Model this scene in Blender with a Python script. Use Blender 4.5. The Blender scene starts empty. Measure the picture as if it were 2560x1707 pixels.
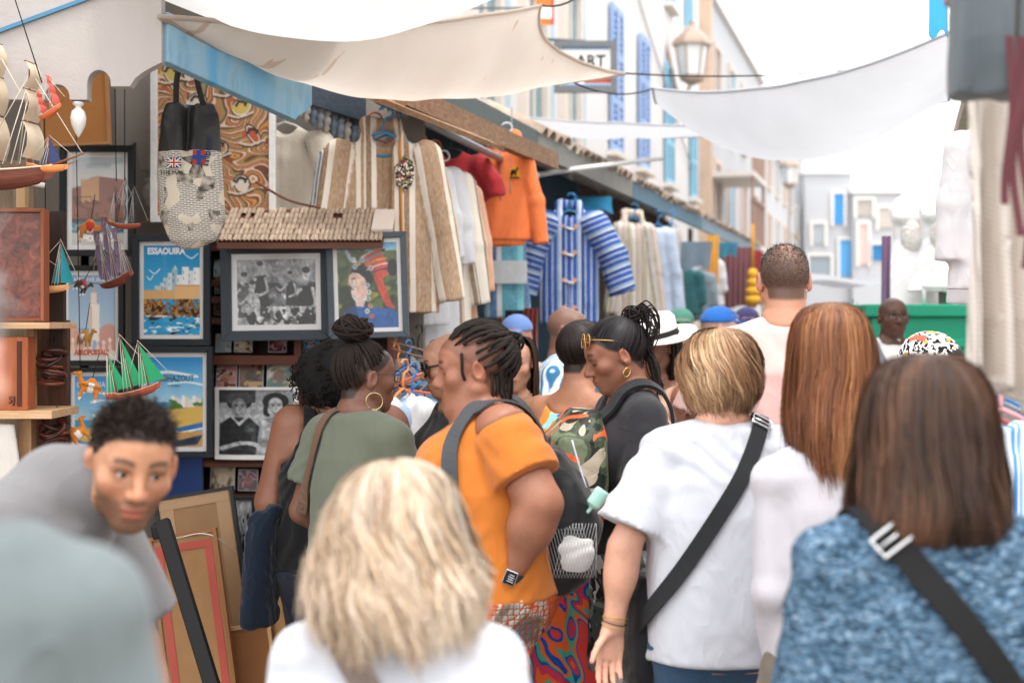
import bpy, bmesh, math, random
import numpy as np
from mathutils import Vector, Matrix, Euler

# ------------------------------------------------------------------ camera, sky, sun, exposure
scn = bpy.context.scene
F, CX, HY, CZ = 3555.0, 1280.0, 800.0, 1.62      # focal length and principal point in photo pixels, eye height
cam_d = bpy.data.cameras.new('camera'); cam = bpy.data.objects.new('camera', cam_d)
scn.collection.objects.link(cam); scn.camera = cam
cam.location = (0, 0, CZ); cam.rotation_euler = (math.radians(90), 0, 0)
cam_d.sensor_width = 36; cam_d.lens = 50.0; cam_d.shift_y = -53.5 / 2560
cam_d.clip_end = 600; cam_d.clip_start = 0.05
cam_d.dof.use_dof = True; cam_d.dof.focus_distance = 4.7; cam_d.dof.aperture_fstop = 2.6

world = bpy.data.worlds.new('World'); scn.world = world; world.use_nodes = True
wn = world.node_tree; wn.nodes.clear()
SUN_EL, SUN_AZ = math.radians(73), math.radians(205)
sky = wn.nodes.new('ShaderNodeTexSky'); sky.sky_type = 'NISHITA'; sky.sun_disc = False
sky.sun_elevation = SUN_EL; sky.sun_rotation = SUN_AZ; sky.air_density = 1.0; sky.dust_density = 2.0; sky.ozone_density = 1.0
hsv = wn.nodes.new('ShaderNodeHueSaturation'); hsv.inputs['Saturation'].default_value = 0.35
bg = wn.nodes.new('ShaderNodeBackground'); bg.inputs['Strength'].default_value = 0.15
out = wn.nodes.new('ShaderNodeOutputWorld')
veil = wn.nodes.new('ShaderNodeMixRGB'); veil.inputs[0].default_value = .75; veil.inputs[2].default_value = (7.65, 7.5, 7.4, 1)   # even bright cloud cover
wn.links.new(sky.outputs[0], hsv.inputs['Color']); wn.links.new(hsv.outputs[0], veil.inputs[1]); wn.links.new(veil.outputs[0], bg.inputs[0]); wn.links.new(bg.outputs[0], out.inputs[0])
sun_d = bpy.data.lights.new('sun', 'SUN'); sun = bpy.data.objects.new('sun', sun_d); scn.collection.objects.link(sun)
sun_d.energy = 0.9; sun_d.angle = math.radians(14); sun_d.color = (1.0, 0.965, 0.92)
sun.rotation_euler = (math.radians(17), 0, math.radians(25)); sun.location = (0, 0, 12)
scn.view_settings.view_transform = 'Standard'; scn.view_settings.look = 'None'
scn.view_settings.exposure = 1.5; scn.view_settings.gamma = 1.0; scn.view_settings.use_curve_mapping = False
scn.cycles.use_denoising = True
scn.cycles.max_bounces = 8; scn.cycles.diffuse_bounces = 4; scn.cycles.transparent_max_bounces = 16
scn.cycles.sample_clamp_indirect = 8

# ------------------------------------------------------------------ helpers
COL = scn.collection
R = math.radians
rnd = random.Random(11); rng = np.random.default_rng(5)
TAN = 0.273                                      # the street runs along (TAN, 1)
STREET = math.atan(TAN)

def P(px, py, Y):
    return Vector(((px - CX) / F * Y, Y, CZ + (HY - py) / F * Y))
def side(off, Y):                                # x on a line parallel to the street
    return off + TAN * Y
def lin(h):
    if not isinstance(h, str): return tuple(h)
    h = h.lstrip('#')
    c = np.array([int(h[i:i + 2], 16) / 255 for i in (0, 2, 4)])
    return tuple(np.where(c <= .04045, c / 12.92, ((c + .055) / 1.055) ** 2.4))
def s2l(a):
    a = np.asarray(a, float)
    return np.where(a <= .04045, a / 12.92, ((np.maximum(a, 0) + .055) / 1.055) ** 2.4)

class NT:                                        # tiny node-tree helper
    def __init__(s, name):
        s.m = bpy.data.materials.new(name); s.m.use_nodes = True; s.t = s.m.node_tree; s.t.nodes.clear()
        s.out = s.t.nodes.new('ShaderNodeOutputMaterial')
        s.b = s.t.nodes.new('ShaderNodeBsdfPrincipled'); s.l(s.b.outputs[0], s.out.inputs[0])
    def n(s, typ, **kw):
        nd = s.t.nodes.new('ShaderNode' + typ)
        for k, v in kw.items(): setattr(nd, k, v)
        return nd
    def l(s, a, b): s.t.links.new(a, b)
    def val(s, inp, v):
        if hasattr(v, 'is_output') or isinstance(v, bpy.types.NodeSocket): s.l(v, inp)
        else: inp.default_value = v
    def math(s, op, a, b=0.0, c=0.0, clamp=False):
        nd = s.n('Math', operation=op, use_clamp=clamp)
        s.val(nd.inputs[0], a); s.val(nd.inputs[1], b); s.val(nd.inputs[2], c); return nd.outputs[0]
    def mix(s, f, a, b, blend='MIX'):
        nd = s.n('MixRGB', blend_type=blend)
        s.val(nd.inputs[0], f); s.col(nd.inputs[1], a); s.col(nd.inputs[2], b); return nd.outputs[0]
    def col(s, inp, v):
        if isinstance(v, bpy.types.NodeSocket): s.l(v, inp)
        else: inp.default_value = (*lin(v), 1)
    def coord(s, which='Object', scale=(1, 1, 1), rot=(0, 0, 0), loc=(0, 0, 0)):
        tc = s.n('TexCoord'); mp = s.n('Mapping'); s.l(tc.outputs[which], mp.inputs[0])
        mp.inputs[1].default_value = loc; mp.inputs[2].default_value = rot; mp.inputs[3].default_value = scale; return mp.outputs[0]
    def noise(s, vec, scale, detail=3.0, rough=.5, dist=0.0, out=0):
        nd = s.n('TexNoise'); s.l(vec, nd.inputs['Vector']); nd.inputs['Scale'].default_value = scale
        nd.inputs['Detail'].default_value = detail; nd.inputs['Roughness'].default_value = rough; nd.inputs['Distortion'].default_value = dist
        return nd.outputs[out]
    def vor(s, vec, scale, feature='F1', out=0, rnd=1.0):
        nd = s.n('TexVoronoi', feature=feature); s.l(vec, nd.inputs['Vector']); nd.inputs['Scale'].default_value = scale
        nd.inputs['Randomness'].default_value = rnd; return nd.outputs[out]
    def ramp(s, f, stops, interp='LINEAR'):
        nd = s.n('ValToRGB'); cr = nd.color_ramp; cr.interpolation = interp
        while len(cr.elements) > 1: cr.elements.remove(cr.elements[-1])
        for i, (p, c) in enumerate(stops):
            e = cr.elements[0] if i == 0 else cr.elements.new(p)
            e.position = p; e.color = (*lin(c), 1)
        s.val(nd.inputs[0], f); return nd.outputs[0]
    def attr(s, name, out=0):
        nd = s.n('Attribute', attribute_name=name); return nd.outputs[out]
    def bump(s, h, strength=.3, dist=.01):
        nd = s.n('Bump'); s.val(nd.inputs['Height'], h); nd.inputs['Strength'].default_value = strength
        nd.inputs['Distance'].default_value = dist; s.l(nd.outputs[0], s.b.inputs['Normal'])
    def fin(s, col=None, rough=.7, spec=.3, metal=0.0, sheen=0.0, **kw):
        if col is not None: s.col(s.b.inputs['Base Color'], col)
        s.val(s.b.inputs['Roughness'], rough); s.b.inputs['Specular IOR Level'].default_value = spec
        s.b.inputs['Metallic'].default_value = metal
        if sheen: s.b.inputs['Sheen Weight'].default_value = sheen
        for k, v in kw.items(): s.b.inputs[k].default_value = v
        return s.m

_mc = {}
def mat(col, rough=.7, var=.12, scale=9.0, bump=.15, bscale=60.0, spec=.3, metal=0.0, name=None, sheen=0.0):
    """plain surface of one colour with slight mottling and fine relief"""
    key = (col, rough, var, scale, bump, bscale, spec, metal, sheen)
    if key in _mc: return _mc[key]
    t = NT(name or 'paint'); v = t.coord()
    n = t.noise(v, scale, 4, .6)
    f = t.math('MULTIPLY_ADD', n, 2 * var, 1 - var)
    c = t.mix(1.0, col, (1, 1, 1), 'MULTIPLY')
    cm = t.n('MixRGB', blend_type='MULTIPLY'); cm.inputs[0].default_value = 1
    t.col(cm.inputs[1], col); t.l(f, cm.inputs[2])
    if bump: t.bump(t.noise(v, bscale, 3), bump, .004)
    _mc[key] = t.fin(cm.outputs[0], rough, spec, metal, sheen)
    return _mc[key]
def mat_cloth(col, fold=.5, weave=500.0, rough=.85, var=.1, trans=0.0, fscale=7.0):
    key = ('cl', col, fold, weave, rough, var, trans, fscale)
    if key in _mc: return _mc[key]
    t = NT('cloth'); v = t.coord()
    va = t.coord(scale=(1, 1, .55), rot=(0, R(22), R(10))); n1 = t.noise(va, fscale, 2, .5, .9); n2 = t.noise(v, weave, 1); n3 = t.noise(va, fscale * 1.7, 1, .5, .6)
    rg = t.math('POWER', t.math('SUBTRACT', 1.0, t.math('ABSOLUTE', t.math('MULTIPLY_ADD', n3, 4.0, -2.0))), 3.0)
    h = t.math('MULTIPLY_ADD', n2, .05, t.math('MULTIPLY_ADD', rg, .12, n1))
    t.bump(h, fold, .022)
    f = t.math('MULTIPLY_ADD', t.noise(v, 4, 4, .6), 2 * var, 1 - var)
    cm = t.n('MixRGB', blend_type='MULTIPLY'); cm.inputs[0].default_value = 1
    t.col(cm.inputs[1], col); t.l(f, cm.inputs[2])
    t.fin(cm.outputs[0], rough, .2, 0, .15)
    if trans:
        tr = t.n('BsdfTranslucent'); t.l(cm.outputs[0], tr.inputs[0]); mx = t.n('MixShader'); mx.inputs[0].default_value = trans
        t.l(t.b.outputs[0], mx.inputs[1]); t.l(tr.outputs[0], mx.inputs[2]); t.l(mx.outputs[0], t.out.inputs[0])
    _mc[key] = t.m; return t.m
def mat_vc(rough=.7, spec=.3, var=.06, bump=.1, bscale=120.0, name='coloured', metal=0.0, sheen=0.0):
    key = ('vc', rough, spec, var, bump, bscale, metal, sheen)
    if key in _mc: return _mc[key]
    t = NT(name); v = t.coord(); a = t.attr('Col')
    f = t.math('MULTIPLY_ADD', t.noise(v, 25, 3, .6), 2 * var, 1 - var)
    cm = t.n('MixRGB', blend_type='MULTIPLY'); cm.inputs[0].default_value = 1
    t.l(a, cm.inputs[1]); t.l(f, cm.inputs[2])
    if bump: t.bump(t.noise(v, bscale, 3), bump, .003)
    _mc[key] = t.fin(cm.outputs[0], rough, spec, metal, sheen); return _mc[key]
def mat_wood(c1, c2, scale=6.0, rough=.55, axis=0, name='wood'):
    key = ('wd', c1, c2, scale, rough, axis)
    if key in _mc: return _mc[key]
    t = NT(name); sc = [9.0, 9.0, 9.0]; sc[axis] = .7
    v = t.coord(scale=sc); n = t.noise(v, scale, 5, .65, .8); n2 = t.noise(t.coord(), 3, 2)
    c = t.ramp(n, [(.25, c1), (.7, c2)]); c = t.mix(t.math('MULTIPLY', n2, .35), c, c1)
    t.bump(n, .25, .004); _mc[key] = t.fin(c, rough, .35); return _mc[key]
def mat_glass():
    if 'glass' in _mc: return _mc['glass']
    t = NT('glass'); tr = t.n('BsdfTransparent'); gl = t.n('BsdfGlossy'); gl.inputs['Roughness'].default_value = .03
    lw = t.n('LayerWeight'); lw.inputs[0].default_value = .12; mx = t.n('MixShader')
    t.l(t.math('MULTIPLY_ADD', lw.outputs['Facing'], .2, .015), mx.inputs[0]); t.l(tr.outputs[0], mx.inputs[1]); t.l(gl.outputs[0], mx.inputs[2])
    t.l(mx.outputs[0], t.out.inputs[0]); _mc['glass'] = t.m; return t.m

# ---- objects
def tag(o, label, cat, group=None):
    o['label'] = label; o['category'] = cat
    if group: o['group'] = group
    return o
def empty(name, loc=(0, 0, 0), rz=0.0, label=None, cat=None, group=None):
    o = bpy.data.objects.new(name, None); COL.objects.link(o); o.location = loc; o.rotation_euler = (0, 0, rz)
    o.empty_display_size = .05
    if label: tag(o, label, cat, group)
    return o
def link(name, me, parent=None, loc=None, rot=None):
    o = bpy.data.objects.new(name, me); COL.objects.link(o)
    if parent is not None: o.parent = parent
    if loc is not None: o.location = loc
    if rot is not None: o.rotation_euler = rot
    return o
def struct(o): o['kind'] = 'structure'; return o
def copy_tree(o, parent=None):
    c = o.copy(); COL.objects.link(c); c.parent = parent
    for ch in o.children: copy_tree(ch, c)
    return c
def mesh(name, V, Fc, mats, cols=None, smooth=True, mi=None, attrs=None):
    me = bpy.data.meshes.new(name)
    V = np.asarray(V, np.float32).reshape(-1, 3)
    if isinstance(Fc, np.ndarray) and len(Fc):
        n, k = Fc.shape
        me.vertices.add(len(V)); me.vertices.foreach_set('co', V.ravel())
        me.loops.add(n * k); me.loops.foreach_set('vertex_index', Fc.astype(np.int32).ravel())
        me.polygons.add(n); me.polygons.foreach_set('loop_start', np.arange(0, n * k, k, dtype=np.int32))
        me.polygons.foreach_set('loop_total', np.full(n, k, np.int32)); me.update(calc_edges=True); me.validate()
    else:
        me.from_pydata(V.tolist(), [], [list(map(int, f)) for f in Fc])
    for m in (mats if isinstance(mats, (list, tuple)) else [mats]): me.materials.append(m)
    if cols is not None:
        a = me.color_attributes.new('Col', 'FLOAT_COLOR', 'POINT')
        c = np.ones((len(me.vertices), 4), np.float32); c[:, :3] = np.asarray(cols, np.float32).reshape(-1, 3)[:len(c)]
        a.data.foreach_set('color', c.ravel())
    if attrs:
        for k, v in attrs.items():
            a = me.attributes.new(k, 'FLOAT_VECTOR', 'POINT'); a.data.foreach_set('vector', np.asarray(v, np.float32).ravel())
    if mi is not None: me.polygons.foreach_set('material_index', np.asarray(mi, np.int32))
    if smooth: me.polygons.foreach_set('use_smooth', np.ones(len(me.polygons), bool))
    me.update(); return me

class MB:
    """collects simple shapes into one mesh; each shape carries a colour and a material slot"""
    def __init__(s): s.V = []; s.F = []; s.C = []; s.MI = []; s.n = 0
    def add(s, V, Fc, col=(.8, .8, .8), mi=0):
        V = np.asarray(V, float).reshape(-1, 3)
        s.V.append(V); s.F += [[i + s.n for i in f] for f in Fc]; s.MI += [mi] * len(Fc)
        c = np.asarray(lin(col) if isinstance(col, str) else col, float)
        s.C.append(np.tile(c, (len(V), 1)) if c.ndim == 1 else c); s.n += len(V); return s
    def box(s, c, d, col=(.8, .8, .8), mi=0, rot=None):
        v = np.array([[x, y, z] for x in (-.5, .5) for y in (-.5, .5) for z in (-.5, .5)]) * np.array(d)
        if rot is not None: v = v @ np.array(rot.to_matrix()).T if isinstance(rot, Euler) else v @ np.asarray(rot).T
        return s.add(v + np.array(c), [(0, 1, 3, 2), (4, 6, 7, 5), (0, 4, 5, 1), (2, 3, 7, 6), (0, 2, 6, 4), (1, 5, 7, 3)], col, mi)
    def bar(s, a, b, w, h, col=(.8, .8, .8), mi=0, up=(0, 0, 1)):
        a, b = np.array(a, float), np.array(b, float); d = b - a; L = np.linalg.norm(d); d /= L
        u = np.array(up, float); x = np.cross(d, u); x /= np.linalg.norm(x) + 1e-9; z = np.cross(x, d)
        Rm = np.stack([x, d, z], 1)
        return s.box((a + b) / 2, (w, L, h), col, mi, Rm)
    def tube(s, pts, r, n=8, col=(.8, .8, .8), mi=0, cap=True, closed=False):
        V, Fc = tube(pts, r, n, cap, closed); return s.add(V, Fc, col, mi)
    def lathe(s, prof, n=16, c=(0, 0, 0), col=(.8, .8, .8), mi=0, sy=1.0):
        V = []; Fc = []
        for r, z in prof:
            for i in range(n):
                a = 2 * math.pi * i / n; V.append((c[0] + r * math.cos(a), c[1] + r * sy * math.sin(a), c[2] + z))
        for j in range(len(prof) - 1):
            for i in range(n):
                Fc.append((j * n + i, j * n + (i + 1) % n, (j + 1) * n + (i + 1) % n, (j + 1) * n + i))
        Fc.append(tuple(range(n))[::-1]); Fc.append(tuple((len(prof) - 1) * n + i for i in range(n)))
        return s.add(V, Fc, col, mi)
    def prism(s, poly, y0, y1, col=(.8, .8, .8), mi=0, plane='xz'):
        n = len(poly)
        if plane == 'xz': V = [(x, y0, z) for x, z in poly] + [(x, y1, z) for x, z in poly]
        elif plane == 'xy': V = [(x, z, y0) for x, z in poly] + [(x, z, y1) for x, z in poly]
        else: V = [(y0, x, z) for x, z in poly] + [(y1, x, z) for x, z in poly]
        Fc = [tuple(range(n)), tuple(range(2 * n - 1, n - 1, -1))] + [(i, n + i, n + (i + 1) % n, (i + 1) % n) for i in range(n)]
        return s.add(V, Fc, col, mi)
    def grid(s, G, col=(.8, .8, .8), mi=0):
        G = np.asarray(G, float); a, b = G.shape[:2]
        Fc = [(i * b + j, i * b + j + 1, (i + 1) * b + j + 1, (i + 1) * b + j) for i in range(a - 1) for j in range(b - 1)]
        return s.add(G.reshape(-1, 3), Fc, col, mi)
    def ball(s, c, r, col=(.8, .8, .8), mi=0, n=12):
        r = np.array(r) if np.ndim(r) else np.array([r, r, r]); V = []; Fc = []
        m = n // 2 + 1
        for j in range(m):
            t = math.pi * (j + .02) / (m - 1 + .04)
            for i in range(n): V.append(np.array(c) + r * np.array([math.sin(t) * math.cos(2 * math.pi * i / n), math.sin(t) * math.sin(2 * math.pi * i / n), math.cos(t)]))
        for j in range(m - 1):
            for i in range(n): Fc.append((j * n + i, (j + 1) * n + i, (j + 1) * n + (i + 1) % n, j * n + (i + 1) % n))
        return s.add(V, Fc, col, mi)
    def me(s, name, mats, smooth=False):
        return mesh(name, np.concatenate(s.V), s.F, mats, np.concatenate(s.C), smooth, s.MI)
    def build(s, name, mats, parent=None, smooth=False, loc=None, rot=None, bevel=0.0):
        o = link(name, s.me(name, mats, smooth), parent, loc, rot)
        if bevel:
            b = o.modifiers.new('edge', 'BEVEL'); b.width = bevel; b.segments = 2; b.limit_method = 'ANGLE'
        return o
def tube(pts, r, n=8, cap=True, closed=False):
    p = np.asarray(pts, float); m = len(p); r = np.broadcast_to(np.asarray(r, float), (m,)) if np.ndim(r) < 2 else r
    t = np.gradient(p, axis=0)
    if closed: t = np.roll(p, -1, 0) - np.roll(p, 1, 0)
    t /= np.linalg.norm(t, axis=1, keepdims=True) + 1e-12
    u = np.cross(t[0], (0, 0, 1.)); 
    if np.linalg.norm(u) < .1: u = np.cross(t[0], (1., 0, 0))
    u /= np.linalg.norm(u); V = []
    ang = np.arange(n) * 2 * math.pi / n; ca, sa = np.cos(ang)[:, None], np.sin(ang)[:, None]
    for i in range(m):
        u = u - t[i] * u.dot(t[i]); u /= np.linalg.norm(u) + 1e-12; w = np.cross(t[i], u)
        V.append(p[i] + r[i] * (ca * u + sa * w))
    Fc = [(i * n + j, i * n + (j + 1) % n, (i + 1) % m * n + (j + 1) % n, (i + 1) % m * n + j) for i in range(m if closed else m - 1) for j in range(n)]
    if cap and not closed: Fc += [tuple(range(n))[::-1], tuple((m - 1) * n + j for j in range(n))]
    return np.concatenate(V), Fc
def curve(pts, n=24):
    """Catmull-Rom through the points"""
    p = np.asarray(pts, float); 
    if len(p) < 3: return p[0] + (p[-1] - p[0]) * np.linspace(0, 1, n)[:, None]
    q = np.vstack([2 * p[0] - p[1], p, 2 * p[-1] - p[-2]]); o = []
    for t in np.linspace(0, len(p) - 1 - 1e-9, n):
        i = int(t); f = t - i; a, b, c, d = q[i:i + 4]
        o.append(.5 * ((2 * b) + (-a + c) * f + (2 * a - 5 * b + 4 * c - d) * f * f + (-a + 3 * b - 3 * c + d) * f ** 3))
    return np.array(o)
def text_mesh(body, size, mat_, parent, loc, rot=(R(90), 0, 0), name='lettering', extrude=.0008, align='CENTER', sx=1.0, bold=0.0, shear=0.0):
    cu = bpy.data.curves.new('t', 'FONT'); cu.body = body; cu.size = size; cu.extrude = extrude; cu.align_x = align; cu.align_y = 'CENTER'
    cu.offset = bold; cu.shear = shear; cu.resolution_u = 3
    o = bpy.data.objects.new('t', cu); COL.objects.link(o)
    dg = bpy.context.evaluated_depsgraph_get(); me = bpy.data.meshes.new_from_object(o.evaluated_get(dg))
    bpy.data.objects.remove(o); bpy.data.curves.remove(cu); me.name = name; me.materials.clear(); me.materials.append(mat_)
    r = link(name, me, parent, loc, rot); r.scale = (sx, 1, 1); return r

# ------------------------------------------------------------------ signed distance fields -> one continuous surface
def rotx(a): c, s = math.cos(a), math.sin(a); return np.array([[1, 0, 0], [0, c, -s], [0, s, c]])
def roty(a): c, s = math.cos(a), math.sin(a); return np.array([[c, 0, s], [0, 1, 0], [-s, 0, c]])
def rotz(a): c, s = math.cos(a), math.sin(a); return np.array([[c, -s, 0], [s, c, 0], [0, 0, 1]])
class Field:
    def __init__(s): s.p = []
    def add(s, fn, lo, hi, k=.01, op='u', fr=None):
        """fn works in a local frame fr = (R, origin); lo/hi bound the shape in that frame"""
        lo, hi = np.array(lo, float), np.array(hi, float)
        if fr is not None:
            Rm, o = fr; cs = np.array([[x, y, z] for x in (lo[0], hi[0]) for y in (lo[1], hi[1]) for z in (lo[2], hi[2])]) @ np.asarray(Rm).T + o
            lo, hi = cs.min(0), cs.max(0)
        s.p.append((fn, lo, hi, k, op, fr)); return s
    def ext(s, *others):
        for o in others: s.p += o.p
        return s
    def rc(s, a, b, r1, r2, k=.02, op='u', fr=None, flat=None):
        a, b = np.array(a, float), np.array(b, float); d = b - a; L2 = d.dot(d) + 1e-12; m = max(r1, r2)
        def fn(x, y, z):
            px, py, pz = x - a[0], y - a[1], z - a[2]
            t = np.clip((px * d[0] + py * d[1] + pz * d[2]) / L2, 0, 1)
            return np.sqrt((px - t * d[0]) ** 2 + (py - t * d[1]) ** 2 + (pz - t * d[2]) ** 2) - (r1 + (r2 - r1) * t)
        return s.add(fn, np.minimum(a, b) - m, np.maximum(a, b) + m, k, op, fr)
    def el(s, c, r, k=.02, op='u', fr=None, rot=None):
        c = np.array(c, float); r = np.array(r, float) * np.ones(3)
        if rot is not None:
            fr2 = (np.asarray(rot), c) if fr is None else (np.asarray(fr[0]) @ np.asarray(rot), np.asarray(fr[0]) @ c + fr[1]); c0 = np.zeros(3)
        else: fr2 = fr; c0 = c
        def fn(x, y, z):
            px, py, pz = x - c0[0], y - c0[1], z - c0[2]
            k0 = np.sqrt((px / r[0]) ** 2 + (py / r[1]) ** 2 + (pz / r[2]) ** 2)
            k1 = np.sqrt((px / r[0] ** 2) ** 2 + (py / r[1] ** 2) ** 2 + (pz / r[2] ** 2) ** 2)
            return k0 * (k0 - 1) / (k1 + 1e-9)
        return s.add(fn, c0 - r, c0 + r, k, op, fr2)
    def loft(s, rows, k=.02, op='u', fr=None, n=2.3):
        """rows of (z, half width x, half width y, centre x, centre y), z rising"""
        q = np.array([list(r_) + [0] * (5 - len(r_)) for r_ in rows], float)
        def fn(x, y, z):
            zc = np.clip(z, q[0, 0], q[-1, 0])
            wx = np.interp(zc, q[:, 0], q[:, 1]); wy = np.interp(zc, q[:, 0], q[:, 2]); cx = np.interp(zc, q[:, 0], q[:, 3]); cy = np.interp(zc, q[:, 0], q[:, 4])
            d = ((np.abs((x - cx) / wx) ** n + np.abs((y - cy) / wy) ** n) ** (1 / n) - 1) * np.minimum(wx, wy)
            return np.maximum(d, np.maximum(z - q[-1, 0], q[0, 0] - z))
        lo = ((q[:, 3] - q[:, 1]).min(), (q[:, 4] - q[:, 2]).min(), q[0, 0]); hi = ((q[:, 3] + q[:, 1]).max(), (q[:, 4] + q[:, 2]).max(), q[-1, 0])
        return s.add(fn, lo, hi, k, op, fr)
    def bx(s, c, h, r=.005, k=.01, op='u', fr=None):
        c = np.array(c, float); h = np.array(h, float)
        def fn(x, y, z):
            qx, qy, qz = np.abs(x - c[0]) - h[0] + r, np.abs(y - c[1]) - h[1] + r, np.abs(z - c[2]) - h[2] + r
            return np.sqrt(np.maximum(qx, 0) ** 2 + np.maximum(qy, 0) ** 2 + np.maximum(qz, 0) ** 2) + np.minimum(np.maximum(qx, np.maximum(qy, qz)), 0) - r
        return s.add(fn, c - h, c + h, k, op, fr)
    def cut(s, n, o, k=.004, fr=None):
        """removes everything on the side the normal points to"""
        n = np.array(n, float); n /= np.linalg.norm(n); o = np.array(o, float)
        if fr is not None: n = np.asarray(fr[0]) @ n; o = np.asarray(fr[0]) @ o + fr[1]
        s.p.append((lambda x, y, z: -((x - o[0]) * n[0] + (y - o[1]) * n[1] + (z - o[2]) * n[2]), None, None, k, 's', None)); return s
    @staticmethod
    def comb(a, b, k, op):
        if op == 'u':
            h = np.clip(.5 + .5 * (b - a) / k, 0, 1); return b + (a - b) * h - k * h * (1 - h)
        if op == 's': b = -b
        h = np.clip(.5 - .5 * (b - a) / k, 0, 1); return b + (a - b) * h + k * h * (1 - h)
    def grid(s, lo, hi, h):
        lo = np.array(lo); n = np.ceil((np.array(hi) - lo) / h).astype(int) + 1
        ax = [lo[i] + h * np.arange(n[i]) for i in range(3)]
        D = np.full(n, .25, np.float32)
        for fn, a, b, k, op, fr in s.p:
            if a is None: sl = [slice(0, m) for m in n]
            else:
                mg = k + 2.5 * h + .012
                i0 = np.clip(((a - mg - lo) / h).astype(int), 0, n); i1 = np.clip(((b + mg - lo) / h).astype(int) + 2, 0, n)
                if (i1 <= i0).any(): continue
                sl = [slice(i0[i], i1[i]) for i in range(3)]
            X, Y, Z = ax[0][sl[0], None, None], ax[1][None, sl[1], None], ax[2][None, None, sl[2]]
            if fr is not None:
                Rm, o = np.asarray(fr[0]), fr[1]; X, Y, Z = X - o[0], Y - o[1], Z - o[2]
                X, Y, Z = X * Rm[0, 0] + Y * Rm[1, 0] + Z * Rm[2, 0], X * Rm[0, 1] + Y * Rm[1, 1] + Z * Rm[2, 1], X * Rm[0, 2] + Y * Rm[1, 2] + Z * Rm[2, 2]
            D[tuple(sl)] = s.comb(D[tuple(sl)], fn(X, Y, Z), k, op)
        return D, lo
    def at(s, pts):
        p = np.asarray(pts, float); D = np.full(len(p), .5)
        for fn, a, b, k, op, fr in s.p:
            q = p
            if fr is not None: q = (p - fr[1]) @ np.asarray(fr[0])
            D = s.comb(D, fn(q[:, 0], q[:, 1], q[:, 2]), k, op)
        return D
    def grad(s, p, e=.003):
        g = np.stack([s.at(p + e * np.eye(3)[i]) - s.at(p - e * np.eye(3)[i]) for i in range(3)], 1)
        return g / (np.linalg.norm(g, axis=1, keepdims=True) + 1e-9)
    def proj(s, p, off=0.0, it=6):
        p = np.array(p, float)
        for _ in range(it): p = p - (s.at(p) - off)[:, None] * s.grad(p) * .9
        return p
    def mesh(s, lo, hi, h):
        D, o = s.grid(lo, hi, h)
        D[0] = D[-1] = .1; D[:, 0] = D[:, -1] = .1; D[:, :, 0] = D[:, :, -1] = .1
        return nets(D, o, h)
    def auto(s, h, pad=.02):
        lo = np.min([a for _, a, b, k, op, fr in s.p if a is not None and op == 'u'], 0) - pad
        hi = np.max([b for _, a, b, k, op, fr in s.p if a is not None and op == 'u'], 0) + pad
        return s.mesh(lo, hi, h)
def nets(D, o, h):
    I = D < 0; n = D.shape
    c = sum(I[i:n[0] - 1 + i, j:n[1] - 1 + j, k:n[2] - 1 + k].astype(np.int8) for i in (0, 1) for j in (0, 1) for k in (0, 1))
    act = (c > 0) & (c < 8); A = np.argwhere(act); idx = np.full(act.shape, -1, np.int32); idx[act] = np.arange(len(A))
    S = np.zeros((len(A), 3)); W = np.zeros(len(A))
    cr = [np.array(v) for v in ((0, 0, 0), (1, 0, 0), (0, 1, 0), (0, 0, 1), (1, 1, 0), (1, 0, 1), (0, 1, 1), (1, 1, 1))]
    val = {tuple(v): D[A[:, 0] + v[0], A[:, 1] + v[1], A[:, 2] + v[2]] for v in cr}
    for v in cr:
        for a in range(3):
            if v[a]: continue
            w = v.copy(); w[a] = 1; f, g = val[tuple(v)], val[tuple(w)]; m = (f < 0) != (g < 0)
            t = f[m] / (f[m] - g[m]); S[m] += v; S[m, a] += t; W[m] += 1
    V = o + h * (A + S / W[:, None]); Q = []
    for a in range(3):
        b, c_ = (a + 1) % 3, (a + 2) % 3
        s0 = [slice(None)] * 3; s1 = [slice(None)] * 3; s0[a] = slice(0, -1); s1[a] = slice(1, None)
        E = np.argwhere(I[tuple(s0)] != I[tuple(s1)])
        E = E[(E[:, b] > 0) & (E[:, c_] > 0) & (E[:, b] < n[b] - 1) & (E[:, c_] < n[c_] - 1)]
        def cell(db, dc):
            e = E.copy(); e[:, b] -= db; e[:, c_] -= dc; return idx[e[:, 0], e[:, 1], e[:, 2]]
        q = np.stack([cell(1, 1), cell(0, 1), cell(0, 0), cell(1, 0)], 1)
        fl = I[tuple(s0)][E[:, 0], E[:, 1], E[:, 2]]; q[~fl] = q[~fl][:, ::-1]; Q.append(q)
    return V, np.concatenate(Q)
def vnormals(V, Q):
    a = V[Q[:, 2]] - V[Q[:, 0]]; b = V[Q[:, 3]] - V[Q[:, 1]]; fn = np.cross(a, b); N = np.zeros_like(V)
    for i in range(4): np.add.at(N, Q[:, i], fn)
    return N / (np.linalg.norm(N, axis=1, keepdims=True) + 1e-12)
def snoise(p, s, seed=0):
    """smooth vector-free noise from warped sines, about -1..1"""
    r = np.random.default_rng(seed); q = np.asarray(p) * s; o = np.zeros(len(q)); w = np.zeros_like(q)
    for i in range(2):
        A = r.normal(size=(3, 3)); w = w + np.sin(q @ A + r.uniform(0, 6, 3)) * .8
    for i in range(5):
        d = r.normal(size=3); d /= np.linalg.norm(d); f = 1 + .45 * i
        o += np.sin((q + w) @ d * f + r.uniform(0, 6.28)) / (1 + .5 * i)
    return o / 2.2
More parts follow.
